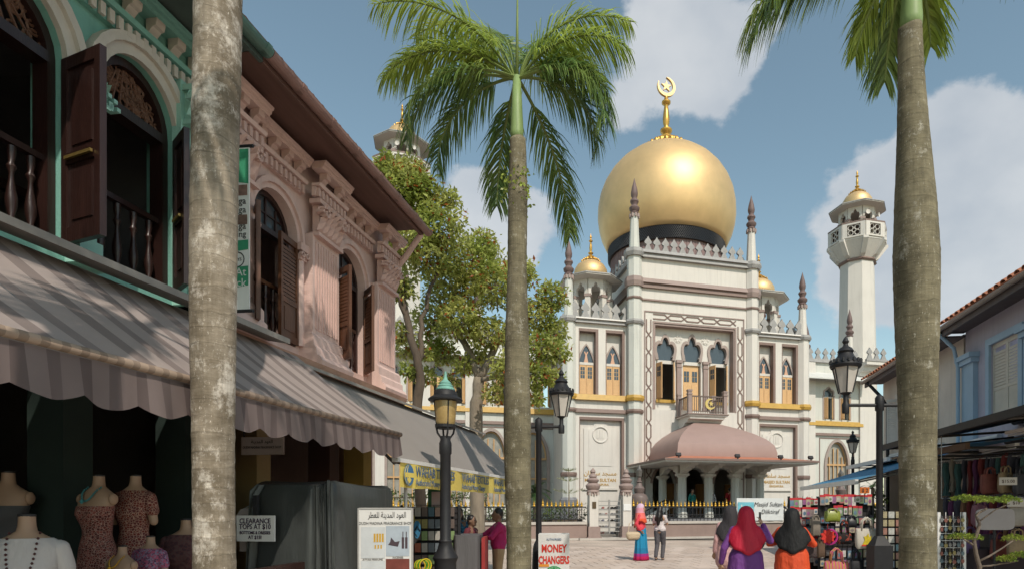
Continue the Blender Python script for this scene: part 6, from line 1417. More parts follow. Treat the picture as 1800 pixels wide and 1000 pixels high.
        flesh('hair', [('e', hd(0, .022, .034), (.086, .092, .098)), ('c', hd(0, .06, 0), .055, hd(0, .065, -.05), .04)], HAIR, T, .013, 3)
    return T
def wrap_bands(name, cols, edges): return band_mat(name, cols, edges, 'Z', .8, .75)
PG = lambda x, Y: (at(x, 887, Y).x, Y, 0)
# woman walking right in coral and a long blue skirt
SK = band_mat('blue_magenta_skirt', [(.42, .015, .09), (.30, .03, .2), (.02, .17, .33), (.02, .22, .40)], [.13, .2, .34], 'Z', .9, .8, .1)
HJ = band_mat('pink_ombre_scarf', [(.70, .10, .045), (.72, .16, .14), (.66, .3, .38), (.6, .42, .55)], [.62, .70, .77], 'Z', .5, .8, .1)
person('woman walking in coral top, pink headscarf and blue and magenta skirt', PG(1127, 17.5), 1.15, 1.62, SKIN, M('coral_knit', (.62, .05, .075), .75, .08, 6, .9, 9, stretch=(2.2, 2.2, .7)), SK, skirt=True, hijab=HJ,
       arms=[((-.24, .06, 1.08), (-.2, -.06, .9)), ((.23, .1, 1.1), (.24, -.02, .88))], width=.92)
person('girl walking in white tee shirt and grey jeans with long black hair', PG(1160, 17.6), 2.75, 1.58, SKIN, M('white_tee', (.60, .54, .55), .8, .05, 6, .9, 9, stretch=(2.2, 2.2, .7)), M('grey_denim', (.085, .08, .09), .8, .15, 8, .9, 9, stretch=(2.2, 2.2, .7)), sleeve=.3, hair='long',
       arms=[((-.2, -.1, 1.1), (-.08, -.2, 1.2)), ((.22, -.06, 1.08), (.1, -.2, 1.16))], legs=[((-.08, -.1, .48), (-.08, .02, .1)), ((.08, .02, .47), (.08, .17, .12))], width=.9)
o = thing('shoulder_bag', 'cream shoulder bag on the arm of the woman in coral', 'bag', at(1113, 939, 17.3), .4)
flesh('bag_body', [('c', (-.14, 0, 0), .09, (.14, 0, .0), .09), ('c', (-.12, 0, -.06), .09, (.12, 0, -.06), .09)], M('cream_leather', (.50, .40, .28), .5, .1, 8), o, .02, 4); G().tube([(-.16, 0, .03), (-.1, .05, .3), (.05, .08, .42), (.14, .03, .05)], .012, 6).build('strap', MATS['cream_leather'], o)
# the two women facing the mosque and their friend
person('woman in purple top and crimson headscarf holding a phone up', PG(1311, 8.6), PI-.05, 1.56, SKIN, M('purple_tunic', (.13, .035, .19), .7, .1, 6, .9, 9, stretch=(2.2, 2.2, .7)), M('black_trousers', (.015, .015, .018), .8), hijab=M('crimson_scarf', (.40, .006, .03), .6, .12, 6, .9, 9, stretch=(2.2, 2.2, .7)), width=1.14, hips=.21, tunic=.22,
       arms=[((-.36, .0, 1.16), (-.27, -.1, 1.40)), ((.33, .04, 1.05), (.36, -.04, .82))])
person('woman in pale pink top and charcoal headscarf half hidden behind the crimson one', PG(1283, 10.4), PI+.1, 1.57, SKIN, M('pale_pink_top', (.55, .32, .32), .75, .08, 6, .9, 9, stretch=(2.2, 2.2, .7)), MATS['black_trousers'], hijab=M('charcoal_scarf', (.03, .026, .03), .75, .1, 6, .9, 9, stretch=(2.2, 2.2, .7)), width=1.1, hips=.2, tunic=.2)
person('woman in bright orange tunic and black headscarf beside the bag stall', PG(1392, 9.0), PI-.25, 1.53, SKIN, M('orange_tunic', (.56, .065, .018), .7, .1, 6, .9, 9, stretch=(2.2, 2.2, .7)), MATS['black_trousers'], hijab=M('black_scarf', (.006, .006, .007), .7, .15, 6, .9, 9, stretch=(2.2, 2.2, .7)), width=1.12, hips=.215, tunic=.3,
       arms=[((-.34, -.1, 1.1), (-.2, -.28, 1.12)), ((.34, -.1, 1.1), (.2, -.28, 1.12))])
_w = PG(1311, 8.6); P = Vector((_w[0]+.235, _w[1]+.135, 1.43)); o = thing('phone', 'dark phone held up by the woman in purple', 'phone', P, .1); G().box(-.004, .004, -.035, .035, -.07, .07).build('case', BLACKM, o); G().box(-.0052, -.004, -.031, .031, -.062, .062).build('screen', GLASS, o)
# boy at the left-hand stall
person('boy in magenta shirt and khaki shorts reaching over the stall counter', PG(876, 10.6), -1.25, 1.55, SKIND, M('magenta_shirt', (.36, .012, .10), .75, .15, 6, .9, 9, stretch=(2.2, 2.2, .7)), M('khaki_shorts', (.36, .25, .14), .8, .1, 6, .9, 9, stretch=(2.2, 2.2, .7)), sleeve=.62, botc=.12,
       arms=[((-.2, -.2, 1.16), (-.12, -.44, 1.14)), ((.21, -.16, 1.12), (.12, -.42, 1.1))], width=1.05)
person('stall keeper in a blue patterned dress behind the cloth-covered counter', PG(806, 11.4), .3, 1.56, SKIND, print_mat('blue_print', [(.03, .12, .2), (.02, .07, .14), (.05, .2, .3)], 26), MATS['black_trousers'], hair='long')
person('small child with dark hair standing behind the stall counter', PG(828, 11.0), 1.3, 1.42, SKIND, M('maroon_tee', (.12, .02, .03), .8), MATS['grey_denim'], sleeve=.35)
# visitors in the mosque porch
def mqp(u, v, z=.9): q = mq(u, v); return (q.x, q.y, z)
person('visitor in a red shirt standing inside the porch', mqp(1.15, -2.2), PI+ROT, 1.68, SKIN, M('red_shirt', (.35, .015, .02), .75), MATS['black_trousers'], vox=.022, sleeve=.4)
person('visitor in a teal wrap standing left in the porch', mqp(-1.35, -2.6), ROT+.4, 1.62, SKIN, M('teal_wrap', (.02, .22, .2), .75), MATS['grey_denim'], vox=.022)
person('visitor in striped white shirt leaning by the porch railing', mqp(-.35, -2.9), ROT-.3, 1.6, SKIN, M('grey_shirt', (.4, .4, .42), .75), MATS['black_trousers'], vox=.022)
# scooter parked against the low wall
P = at(1300, 887, 22.0); o = thing('motor_scooter', 'dark scooter parked behind the women near the fence banner', 'scooter', (P.x, P.y, 0), 2.9)
for x in (-.62, .62):
    w = G().ring((x, 0, .26), .2, .065, 24, 8).build('tyre', M('rubber', (.02, .02, .02), .8), o, True); g = G(); g.ring((x, 0, .26), .13, .02, 18, 6); 
    for k in range(5): a = k*PI*.4; g.tube([(x, 0, .26), (x+.13*math.cos(a), 0, .26+.13*math.sin(a))], .015, 5)
    g.build('rim', STEEL, w)
SC = M('scooter_paint', (.03, .035, .045), .25, spec=.6)
flesh('body_shell', [('c', (-.55, 0, .6), .14, (.05, 0, .52), .13), ('c', (.05, 0, .42), .1, (.4, 0, .36), .09), ('c', (.42, 0, .4), .09, (.52, 0, .85), .1), ('c', (-.7, 0, .68), .1, (-.5, 0, .6), .13)], SC, o, .03, 4)
flesh('seat', [('c', (-.62, 0, .78), .09, (.0, 0, .74), .1)], M('seat_vinyl', (.02, .02, .02), .5), o, .025, 4)
g = G(); g.tube([(.47, -.32, 1.02), (.5, 0, .98), (.47, .32, 1.02)], .018, 8); g.tube([(.5, 0, .9), (.63, 0, .3)], .025, 8); g.build('handlebar', STEEL, o)
for s in (-1, 1): m = G().tube([(.47, s*.22, 1.02), (.42, s*.3, 1.2)], .008, 6).build('mirror_stem', BLACKM, o); _g = G(); _ell(_g, (.41, s*.31, 1.24), (.03, .08, .05)); _g.build('mirror', BLACKM, m)
flesh('headlight', [('e', (.6, 0, .86), (.05, .09, .08))], CLEARG, o, .02, 3)
G().tube([(-.1, .1, .25), (-.05, .28, .0)], .014, 6).build('side_stand', STEEL, o)

# ------------------------------------------------------------------ dress shop mannequins
MQ = M('mannequin_beige', (.33, .215, .145), .5, .06, 5)
FORM = [(1.50, .040, .043, .015), (1.45, .041, .044, .015), (1.41, .05, .05, .012), (1.385, .085, .06, .01), (1.36, .13, .07, .008), (1.335, .165, .078, .005), (1.30, .178, .084, 0), (1.25, .165, .092, -.008), (1.2, .152, .102, -.016), (1.15, .146, .106, -.018), (1.1, .132, .096, -.01), (1.04, .116, .084, 0), (.98, .113, .082, 0), (.92, .13, .094, 0), (.85, .153, .104, .004), (.78, .162, .108, .006), (.72, .155, .104, .004)]
def form_rings(zt, zb, d, flare=0.0, n=40, fold=0.0):
    Z = [z for z, *_ in FORM][::-1]; out = []; zs_ = [zt-(zt-zb)*i/26 for i in range(27)]
    for z in zs_:
        zz = max(z, .72); rx, ry, cy_ = (np.interp(zz, Z, [f[k] for f in FORM][::-1]) for k in (1, 2, 3)); e = flare*max(0, .8-z); q = fold*max(0, .95-z)
        out.append([((rx+d+e)*(1+q*math.sin(8*a))*math.cos(a), cy_+(ry+d+e*.8)*(1+q*math.sin(8*a+1))*math.sin(a)-(.012*math.exp(-((z-1.17)/.05)**2)*(abs(math.cos(a)) > .25) if math.sin(a) < 0 else 0), z) for a in [2*PI*k/n for k in range(n)]])
    return out
def mannequin(label, x, Y, zneck, dress, kind='dress', s=1.0, rot=.0, necklace=None, skin=MQ):
    """headless torso form on a stand; the garment is its own part"""
    P = at(x, 887, Y); T = thing('mannequin', label, 'mannequin', (P.x, P.y, zneck-1.5*s), rot); T.scale = (s,)*3
    g = G(); g.loft(form_rings(1.5, .72, 0)); g.build('form', skin, T, 60)
    if kind != 'bare':
        for q in (-1, 1): flesh('arm', [('c', (q*.158, 0, 1.3), .046, (q*.195, .0, 1.08), .036)], skin, T, .014, 4)
    else:
        for q in (-1, 1): flesh('arm_stump', [('e', (q*.172, 0, 1.295), (.028, .045, .055))], skin, T, .012, 4)
    G().lathe([(.043, 1.498), (.043, 1.512), (.0, 1.518)], 14, (0, .015, 0)).build('neck_cap', BLACKM, T); g = G(); g.tube([(0, 0, .03), (0, 0, .8)], .018, 8); g.lathe([(.17, 0), (.17, .02), (.03, .035)], 16); g.build('stand', BLACKM, T)
    zt = 1.368 if kind in ('tee', 'long') else 1.235
    g = G(); g.loft(form_rings(zt, .3 if kind in ('bare', 'dress') else .76, .009, .12 if kind in ('bare', 'dress') else .03, fold=.05), False); g.build('garment', dress, T, True)
    if kind in ('tee', 'long'):
        f = .6 if kind == 'tee' else 1.05
        for q in (-1, 1): flesh('sleeve', [('c', (q*.15, 0, 1.3), .058, (q*(.15+.05*f), 0, 1.3-.2*f), .056)], dress, T, .014, 4, wrinkle=.01)
    if necklace:
        n = G(); dp = .3 if kind == 'tee' else .12
        for q in range(31):
            a = PI*q/30; z = 1.40-dp*math.sin(a); Zs = [f[0] for f in FORM][::-1]; xx = .07*math.cos(a); rx = np.interp(z, Zs, [f[1] for f in FORM][::-1]); ry = np.interp(z, Zs, [f[2] for f in FORM][::-1]); cy_ = np.interp(z, Zs, [f[3] for f in FORM][::-1])
            n.lathe([(.003, -.008), (.008, 0), (.003, .008)], 6, (xx, cy_-ry*math.sqrt(max(.1, 1-(xx/rx)**2))-.018, z))
        tag(n.build('necklace', necklace, T), kind='stuff'); G().lathe([(.004, -.02), (.018, 0), (.004, .02)], 8, (0, -.135, 1.395-dp)).build('pendant', necklace, T)
    return T
PR1 = print_mat('rust_batik', [(.3, .19, .16), (.13, .03, .025), (.2, .06, .05), (.08, .02, .02)], 52); PR2 = print_mat('maroon_batik', [(.34, .22, .17), (.14, .025, .02), (.11, .03, .03)], 46); PR3 = print_mat('pink_floral', [(.3, .1, .16), (.08, .05, .1), (.35, .08, .15), (.2, .2, .3)], 60)
BEAD = M('dark_beads', (.06, .02, .02), .4)
mannequin('mannequin in a white short-sleeved blouse with long beads, nearest at lower left', 46, 3.85, 1.53, M('white_blouse', (.43, .395, .385), .8, .06, 5, .7, 9, stretch=(2.2, 2.2, .7)), 'tee', 1.05, .5, BEAD)
mannequin('mannequin in a long strapless batik dress with a teal pendant', 171, 4.85, 1.83, PR1, 'bare', .9, -.2, M('teal_bead', (.05, .2, .22), .4))
mannequin('mannequin in a maroon batik blouse behind the strapless dress', 236, 5.05, 1.84, PR2, 'tee', .9, -.1)
mannequin('small mannequin in a strapless print with a yellow flower necklace', 213, 4.55, 1.29, PR2, 'bare', .68, -.2, M('yellow_beads', (.5, .28, .03), .5))
mannequin('small mannequin in a pink floral tee shirt', 263, 4.8, 1.35, PR3, 'tee', .68, -.1)
mannequin('mannequin in a dark checked cardigan half hidden by the nearest palm trunk', 326, 5.3, 1.47, print_mat('check_cardigan', [(.1, .04, .04), (.06, .03, .035), (.09, .05, .05)], 36), 'long', .95, .25)
mannequin('mannequin with grey sleeveless top at the left frame edge', 12, 4.9, 1.86, M('grey_top', (.06, .06, .065), .8), 'bare', 1.0, .1)
# clothes rail and shelves in the gloom behind
for k, (t, lab) in enumerate(((3.2, 'clothes rail with dark garments at the back of the dress shop, left'), (4.95, 'clothes rail with red garments at the back of the dress shop, right'))):
    o = thing('clothes_rail', lab, 'clothes rail', street(t, 6.6), ST)
    g = G(); g.tube([(-.5, 0, 0), (-.5, 0, 1.75), (.5, 0, 1.75), (.5, 0, 0)], .016, 6); g.build('frame', STEEL, o)
    for i in range(9):
        g = G(); x = -.42+i*.105; w = random.uniform(.16, .22); L = random.uniform(.7, 1.0); g.prism([(-w, 1.62), (-.05, 1.7), (.05, 1.7), (w, 1.62), (w*1.05, 1.62-L), (-w*1.05, 1.62-L)], x-.02, x+.02, 'x'); g.build('garment', M('garment_%d' % (i % 4+4*k), [(.12, .02, .03), (.05, .05, .07), (.2, .05, .06), (.08, .07, .06), (.25, .03, .04), (.12, .03, .05), (.3, .06, .08), (.06, .03, .04)][i % 4+4*k], .85), o)
o = thing('wall_shelf', 'dark shelf unit with folded cloth at the back of the dress shop', 'shelf', street(4.2, 7.9), ST)
g = G()
for z in (.4, .9, 1.4, 1.9, 2.4): g.box(-.9, .9, -.2, .2, z, z+.03)
g.box(-.93, -.9, -.2, .2, 0, 2.5); g.box(.9, .93, -.2, .2, 0, 2.5); g.build('shelves', DWOOD, o)
for i in range(24): g = G(); x = -.8+(i % 6)*.3; z = .43+(i//6)*.5; g.box(x-.12, x+.12, -.16, .12, z, z+random.uniform(.12, .3)); g.build('folded_cloth', M('cloth_%d' % (i % 5), [(.3, .03, .05), (.05, .08, .12), (.25, .2, .15), (.12, .04, .1), (.04, .12, .1)][i % 5], .9), o)

# ------------------------------------------------------------------ tarpaulin-covered stall, rail
o = thing('tarpaulin_stall', 'stall wrapped in a dark grey-green tarpaulin beside the perfume poster', 'covered stall', street(6.35, 3.75), ST)
TARP = M('tarpaulin', (.042, .046, .045), .42, .2, 3, .5, 5, spec=.5, stretch=(1.5, 1.5, .5))
rings = []; NF = 200; rr_ = random.Random(12); fph = [rr_.uniform(0, 6) for _ in range(6)]
for j in range(15):
    z = 1.78*(1-j/14)+.02; k = 1-z/1.8; ring = []
    for i in range(NF):
        a = 2*PI*i/NF; cx = math.copysign(abs(math.cos(a))**.16, math.cos(a)); cy_ = math.copysign(abs(math.sin(a))**.16, math.sin(a)); sk = a+.25*k*math.sin(a*2+fph[0])
        f = 1+(.02+.06*k)*abs(math.sin(sk*9+fph[1]))+(.012+.03*k)*math.sin(sk*23+fph[2]+1.5*k)+.01*math.sin(sk*41+fph[3])+.03*k*math.sin(3*a+fph[4]); ring.append((cx*.76*f, cy_*.4*f, z-(.03+.05*math.sin(a*2+fph[5])+.03*math.sin(a*7))*(1-k)))
    rings.append(ring)
top = [[(x*.94, y*.9, 1.82+.03*math.sin(x*9)) for x, y, z in rings[0]]]
G().loft(top+rings).build('tarpaulin', TARP, o, 50)
g = G(); g.box(-.6, .6, -.3, .3, 1.6, 1.72); g.build('table_top', WOOD, o)
o = thing('timber_railing', 'dark timber railing with diagonal braces below the clearance sign', 'railing', street(5.35, 3.55), ST)
g = G(); g.box(-.5, .75, -.03, .03, .98, 1.05); g.build('top_rail', DWOOD, o)
for x in (-.48, .1, .72): G().box(x-.035, x+.035, -.035, .035, 0, 1.1 if x > .5 else .98).build('post', DWOOD, o)
for x in (-.45, .13): g = G(); g.tube([(x, 0, .15), (x+.55, 0, .95)], .02, 6); g.tube([(x, 0, .95), (x+.55, 0, .15)], .02, 6); g.build('brace', DWOOD, o)
o = thing('hanging_tee', 'pale tee shirt on a hanger above the clearance sign', 'tee shirt', at(440, 905, 6.1), -.1)
G().prism([(-.17, -.05), (-.09, .06), (-.04, .07), (.04, .07), (.09, .06), (.17, -.05), (.12, -.1), (.1, -.05), (.1, -.36), (-.1, -.36), (-.1, -.05), (-.12, -.1)], -.02, .02).build('cloth', M('pale_tee', (.36, .31, .3), .85, .1, 5), o); G().tube([(-.09, 0, .055), (0, 0, .1), (.09, 0, .055)], .006, 5).build('hanger', STEEL, o)

# ------------------------------------------------------------------ left-hand stall under the yellow banner
CLOTHG = M('grey_drape', (.105, .10, .105), .7, .12, 4, .3, 12, stretch=(4, 4, .4))
o = thing('cloth_counter', 'counter draped in grey cloth with a red end panel', 'counter', (at(824, 887, 10.0).x, 10.0, 0), .1)
rings = []
for z, k in ((1.12, 0), (1.1, .1), (.8, .5), (.4, .8), (.02, 1)): rings.append([(math.copysign(abs(math.cos(a))**.3, math.cos(a))*(.21+.012*k*math.sin(a*11)), math.copysign(abs(math.sin(a))**.3, math.sin(a))*(.35+.015*k*math.sin(a*9)), z) for a in [2*PI*i/48 for i in range(48)]])
G().loft(rings).build('drape', CLOTHG, o, 50); G().box(.235, .29, -.33, .33, .02, 1.08).build('red_panel', M('red_board', (.30, .03, .03), .6, .15, 5), o); G().box(.225, .3, -.34, .34, .02, .5).build('lower_board', M('pink_board', (.42, .2, .18), .6, .15, 5), o)
def rack(name, label, P, rz, w, h, mat=BLACKM, grid=.1, z0=.1):
    o = thing(name, label, 'display rack', P, rz); g = G(); g.box(-w/2-.02, -w/2+.02, -.02, .02, 0, h); g.box(w/2-.02, w/2+.02, -.02, .02, 0, h)
    nz = int((h-z0)/grid)
    for i in range(nz+1): g.box(-w/2, w/2, -.004, .004, z0+i*grid-.004, z0+i*grid+.004)
    for i in range(int(w/grid)): g.box(-w/2+(i+1)*grid-.004, -w/2+(i+1)*grid+.004, .005, .012, z0, h)
    g.box(-w/2-.02, w/2+.02, -.25, .25, 0, .03); g.build('wire_panel', mat, o); G().box(-w/2, w/2, .03, .045, .12, h-.05).build('backing_cloth', M('backing_black', (.03, .026, .028), .9, .2, 4), o); return o
random.seed(21)
P = at(757, 887, 9.8); rack('magazine_rack', 'wire rack of booklets left of the counter behind the amber lamp', (P.x, P.y, 0), .15, .9, 1.6)
BK = [M('cover_%d' % i, c, .4, .3, 9) for i, c in enumerate(((.32, .10, .06), (.12, .14, .16), (.35, .33, .3), (.25, .22, .08), (.06, .12, .16), (.3, .2, .16), (.12, .09, .08), (.2, .28, .12)))]
for r in range(7):
    for k in range(8):
        x = -.4+k*.105; z = .28+r*.19; q = Vector((P.x+x*math.cos(.15)+.05*math.sin(.15), P.y-.06+x*math.sin(.15), z))
        ci = random.randrange(8); cn = ['rust', 'slate grey', 'pale grey', 'olive', 'dark teal', 'tan', 'dark brown', 'leaf green'][ci]
        b = tag(place('booklet', G().box(-.045, .045, -.012, .0, 0, .145).mesh('booklet', BK[ci]), None, q, .15), '%s booklet in the wire rack, %s row up, %s from left' % (cn, ORD[r], ORD[k]), 'booklet', 'booklets in the wire rack')
for k, (x, y, c, lab) in enumerate(((722, 915, (.4, .3, .02), 'yellow-edged slipper hanging at the stall corner'), (728, 940, (.02, .02, .02), 'black slipper hanging at the stall corner'), (733, 930, (.02, .12, .22), 'blue slipper hanging at the stall corner'))):
    o = thing('slipper', lab, 'slipper', at(x, y, 8.9), .2*k); g = G(); g.prism([(.05*math.cos(a)*(1+.15*math.sin(a)), .13*math.sin(a)) for a in [2*PI*i/18 for i in range(18)]], -.012, .012); g.build('sole', M('slipper_%d' % k, c, .7), o); G().tube([(-.04, -.015, -.02), (0, -.045, .05), (.04, -.015, -.02)], .009, 6).build('strap', BLACKM, o)
o = thing('notice_board', 'green notice board with pink price paper under the banner', 'notice', at(770, 868, 9.9), .1); G().box(-.16, .16, -.012, .012, -.32, .2).build('board', M('notice_green', (.05, .14, .07), .8, .2, 5), o); G().box(-.1, .1, -.016, -.013, -.2, .04).build('paper', M('pink_paper', (.5, .38, .38), .8), o)
o = thing('awning_post', 'white pole holding up the outer corner of the grey awning', 'pole', street(7.9, 3.55), ST); g = G(); g.tube([(0, 0, 0), (0, 0, 2.2)], .022, 10); g.lathe([(.1, 0), (.1, .02), (.03, .04)], 12); g.build('pole', SIGNW, o)
for k in range(5):
    o = tag(G().ring((0, 0, 0), .07+.004*k, .008, 20, 6).build('bangle', M('bangle_%d' % (k % 2), ((.55, .4, .02), (.1, .3, .02))[k % 2], .4)), '%s bangle hanging by the perfume poster, %s from left' % (('yellow', 'green')[k % 2], ORD[k]), 'bangle', 'bangles by the poster'); o.location = at(738+k*2.5, 993, 8.0); o.rotation_euler = (0, 0, .2*k)
# ------------------------------------------------------------------ right-hand stalls
random.seed(33)
def cam_rel(P, rz, x, y, z): return (P[0]+x*math.cos(rz)-y*math.sin(rz), P[1]+x*math.sin(rz)+y*math.cos(rz), z)
PK = [M('packet_%d' % i, c, .3, .35, 14, spec=.6) for i, c in enumerate(((.5, .45, .45), (.35, .12, .12), (.12, .2, .28), (.42, .36, .26), (.3, .12, .25), (.16, .24, .14), (.55, .52, .5), (.25, .2, .2)))]
HEADR = M('packet_red_header', (.5, .03, .04), .5); HEADD = M('packet_dark_header', (.05, .05, .07), .5)
pk_me = [G().prism([(-.045, 0), (.045, 0), (.045, -.13), (-.045, -.13)], -.012, .008).mesh('packet', m) for m in PK]; hd_me = {m.name: G().box(-.047, .047, -.014, .01, -.002, .035).mesh('header_card', m) for m in (HEADR, HEADD)}
pr_me = [G().prism([(.03*math.cos(a), -.07+.032*math.sin(a)) for a in [2*PI*i/10 for i in range(10)]], -.016, -.012).mesh('print', m) for m in PK]
def packets(P, rz, w, rows, zt, dz, dx, label, group, head=None, k=1.0):
    for r in range(rows):
        x = -w/2+.05; nk = 0
        while x < w/2-.03:
            ci = random.randrange(8); cn = ['white', 'rose', 'steel blue', 'buff', 'violet', 'moss green', 'ivory', 'taupe'][ci]; o = tag(place('souvenir_packet', pk_me[ci], None, cam_rel(P, rz, x, -.05-random.random()*.03, zt-r*dz-random.random()*.02), rz+random.uniform(-.25, .25), scale=(k*random.uniform(.75, 1.15), 1, k*random.uniform(.75, 1.35))), '%s %s, %s row, %s from left' % (cn, label, ORD[r], ORD[nk]), 'packet', group); nk += 1
            place('header_card', hd_me[(head or random.choice((HEADR, HEADD))).name], o); place('print', random.choice(pr_me), o)
            x += dx
PA = at(1412, 887, 12.6); PA = (PA.x, PA.y); rack('souvenir_rack', 'wire souvenir rack at the left end of the bag stall', (PA[0], PA[1], 0), .1, .62, 1.78)
packets(PA, .1, .64, 2, 1.72, .19, .085, 'packet high on the left souvenir rack', 'packets high on the left rack', HEADR)
packets(PA, .1, .64, 5, 1.33, .2, .085, 'packet low on the left souvenir rack', 'packets low on the left rack')
PB = at(1487, 887, 12.2); PB = (PB.x, PB.y); rack('souvenir_rack', 'wide wire rack behind the canvas tote at the bag stall', (PB[0], PB[1], 0), .06, 1.1, 1.75)
packets(PB, .06, 1.12, 1, 1.78, .2, .08, 'red-topped packet atop the wide stall rack', 'red-topped packets on the wide rack', HEADR, 1.05)
packets(PB, .06, .6, 1, 1.56, .2, .1, 'packet below the top of the wide stall rack', 'pale packets on the wide rack', HEADR)
packets(PB, .06, 1.12, 2, 1.36, .2, .1, 'packet on the middle of the wide stall rack', 'middle packets on the wide rack', HEADD)
packets(PB, .06, 1.12, 3, .72, .2, .11, 'packet low on the wide stall rack', 'dark packets on the wide rack', HEADD)
def bag(label, x, y, Y, w, h, mat, style='tote', rz=.0, hl=.14):
    o = thing('bag', label, 'bag', at(x, y, Y), rz); d = .05
    rings = []
    for t, kx, ky in ((0, .86, .9), (.1, 1.0, 1.2), (.4, 1.02, 1.25), (.8, 1.0, .9), (1, .96, .5)):
        z = -h/2+h*t; rings.append([(math.copysign(abs(math.cos(a))**.4, math.cos(a))*w/2*kx*(1+.02*math.sin(a*6+t*5)), math.copysign(abs(math.sin(a))**.6, math.sin(a))*d*ky, z+.012*math.sin(a*3+t)) for a in [2*PI*i/28 for i in range(28)]])
    b = G().loft(rings).build('bag_body', mat, o, 50)
    if style == 'tote':
        for s in (-1, 1): G().tube([(-w*.26, s*.03, h/2-.03), (-w*.2, s*.035, h/2+hl*.7), (0, s*.04, h/2+hl), (w*.2, s*.035, h/2+hl*.7), (w*.26, s*.03, h/2-.03)], .014, 6).build('handle', mat, o, True)
    return o
CAN = M('natural_canvas', (.50, .46, .40), .8, .08, 6, .2, 60)
o = bag('natural canvas tote with a yellow printed picture hanging at the stall front', 1523, 946, 10.6, .38, .34, CAN, hl=.2)
PY = M('tote_print_yellow', (.55, .42, .02), .7, .3, 12)
g = G(); g.prism([(-.1, -.1), (.11, -.1), (.1, -.04), (.05, .0), (.06, .06), (.02, .03), (0, .1), (-.03, .04), (-.07, .05), (-.06, -.02)], -.073, -.069); g.build('print', PY, o); G().prism([(-.12, -.125), (.12, -.12), (.09, -.095), (-.1, -.1)], -.0745, -.0705).build('print', RED, o)
bag('shiny olive green bag hanging high on the stall rack', 1463, 907, 11.8, .3, .2, M('olive_satin', (.22, .25, .04), .35, .15, 6), hl=.05)
bag('black handbag with printed flowers in the middle of the stall', 1484, 945, 11.4, .26, .2, print_mat('flower_black', [(.02, .02, .02), (.02, .02, .025), (.03, .02, .02), (.3, .06, .04)], 22), hl=.24)
bag('striped orange and pink basket bag low at the stall front', 1470, 997, 10.5, .42, .2, band_mat('raffia', [(.45, .2, .08), (.5, .06, .2), (.4, .25, .12)], [.4, .7], 'X', 18, .8), hl=.24)
bag('black nylon bag low beside the lamp post base', 1505, 995, 10.8, .22, .26, M('black_nylon', (.02, .02, .024), .4, .2, 8), hl=.16)
bag('grey shawl-like cloth bag hanging at the left rack corner', 1434, 925, 11.6, .16, .34, M('taupe_cloth', (.2, .17, .14), .9, .2, 8), hl=.05)
bag('small black satin purse between the pouch and the olive bag', 1497, 918, 11.6, .18, .16, MATS['black_nylon'], hl=.06)
bag('dark plaid cloth bag hanging low on the left rack', 1425, 965, 12.0, .26, .3, print_mat('plaid', [(.12, .1, .1), (.05, .04, .045), (.1, .07, .07)], 40), hl=.1)
bag('brown fringed pouch between the two stall racks', 1443, 965, 11.6, .14, .3, M('brown_suede', (.12, .075, .05), .9, .2, 8), hl=.08)
bag('white plastic carrier with pink print by the lamp post', 1551, 935, 10.9, .16, .3, M('white_plastic', (.5, .48, .48), .4, .1, 8), hl=.08)
o = thing('flower_pouch', 'red petal-shaped pouch hanging at the stall front', 'pouch', at(1455, 942, 10.9), 0)
g = G()
for k in range(9): a = 2*PI*k/9; g.prism([(0, 0), (.1*math.cos(a-.35), .1*math.sin(a-.35)), (.135*math.cos(a), .135*math.sin(a)), (.1*math.cos(a+.35), .1*math.sin(a+.35))], -.03-.008*(k % 2), .03)
g.build('petals', M('pouch_red', (.6, .03, .02), .6, .1, 8), o); G().ring((.05, .03, -.01), .13, .02, 20, 6).build('rim', M('pouch_magenta', (.4, .02, .2), .6), o); G().tube([(0, 0, .1), (.0, 0, .22)], .008, 5).build('loop', M('pouch_string', (.5, .04, .03), .6), o)
o = thing('price_card', 'orange price card reading two dollars above the packets', 'sign', at(1520, 861, 12.0), .0); G().box(-.09, .09, -.006, .006, -.06, .06).build('card', M('card_orange', (.55, .14, .02), .7), o); text('lettering', '$ 2', .1, M('card_ink', (.06, .03, .02), .7), o, (0, -.009, -.035), depth=.001, bold=.003)
G().box(-.006, .006, -.004, .004, -.25, -.06).build('stake', BLACKM, o)
# key-ring and postcard panels
PC = at(1572, 887, 10.4); PC = (PC.x, PC.y); rack('card_rack', 'postcard rack showing left of the right palm trunk', (PC[0], PC[1], 0), 0, .5, 1.5)
cardm = [M('postcard_%d' % i, c, .3, .4, 16) for i, c in enumerate(((.12, .24, .3), (.42, .42, .4), (.3, .15, .12), (.16, .22, .3), (.34, .29, .18)))]
cm = [G().box(-.05, .05, -.006, .0, 0, .11).mesh('postcard', m) for m in cardm]
for r in range(9):
    for k in range(4):
        ci = random.randrange(5); cn = ['teal', 'white', 'brick red', 'blue', 'sand'][ci]; tag(place('postcard', cm[ci], None, cam_rel(PC, 0, -.19+k*.125, -.03, 1.38-r*.14), 0), '%s postcard beside the right palm, %s row down, %s from left' % (cn, ORD[r], ORD[k]), 'postcard', 'postcards beside the right palm')
PD = at(1672, 887, 8.6); PD = (PD.x, PD.y); rack('key_ring_rack', 'white-framed key ring rack right of the right palm trunk', (PD[0], PD[1], 0), -.1, .34, 1.5, SIGNW)
km = []
for i, c in enumerate(((.22, .18, .08), (.16, .16, .17), (.18, .07, .06), (.09, .13, .16))):
    g = G(); g.ring((0, 0, -.02), .014, .003, 10, 4); g.prism([(-.018, -.04), (.018, -.04), (.024, -.075), (0, -.1), (-.024, -.075)], -.005, .005); km.append(g.mesh('key_ring', M('trinket_%d' % i, c, .35, .3, 20, metal=.4)))
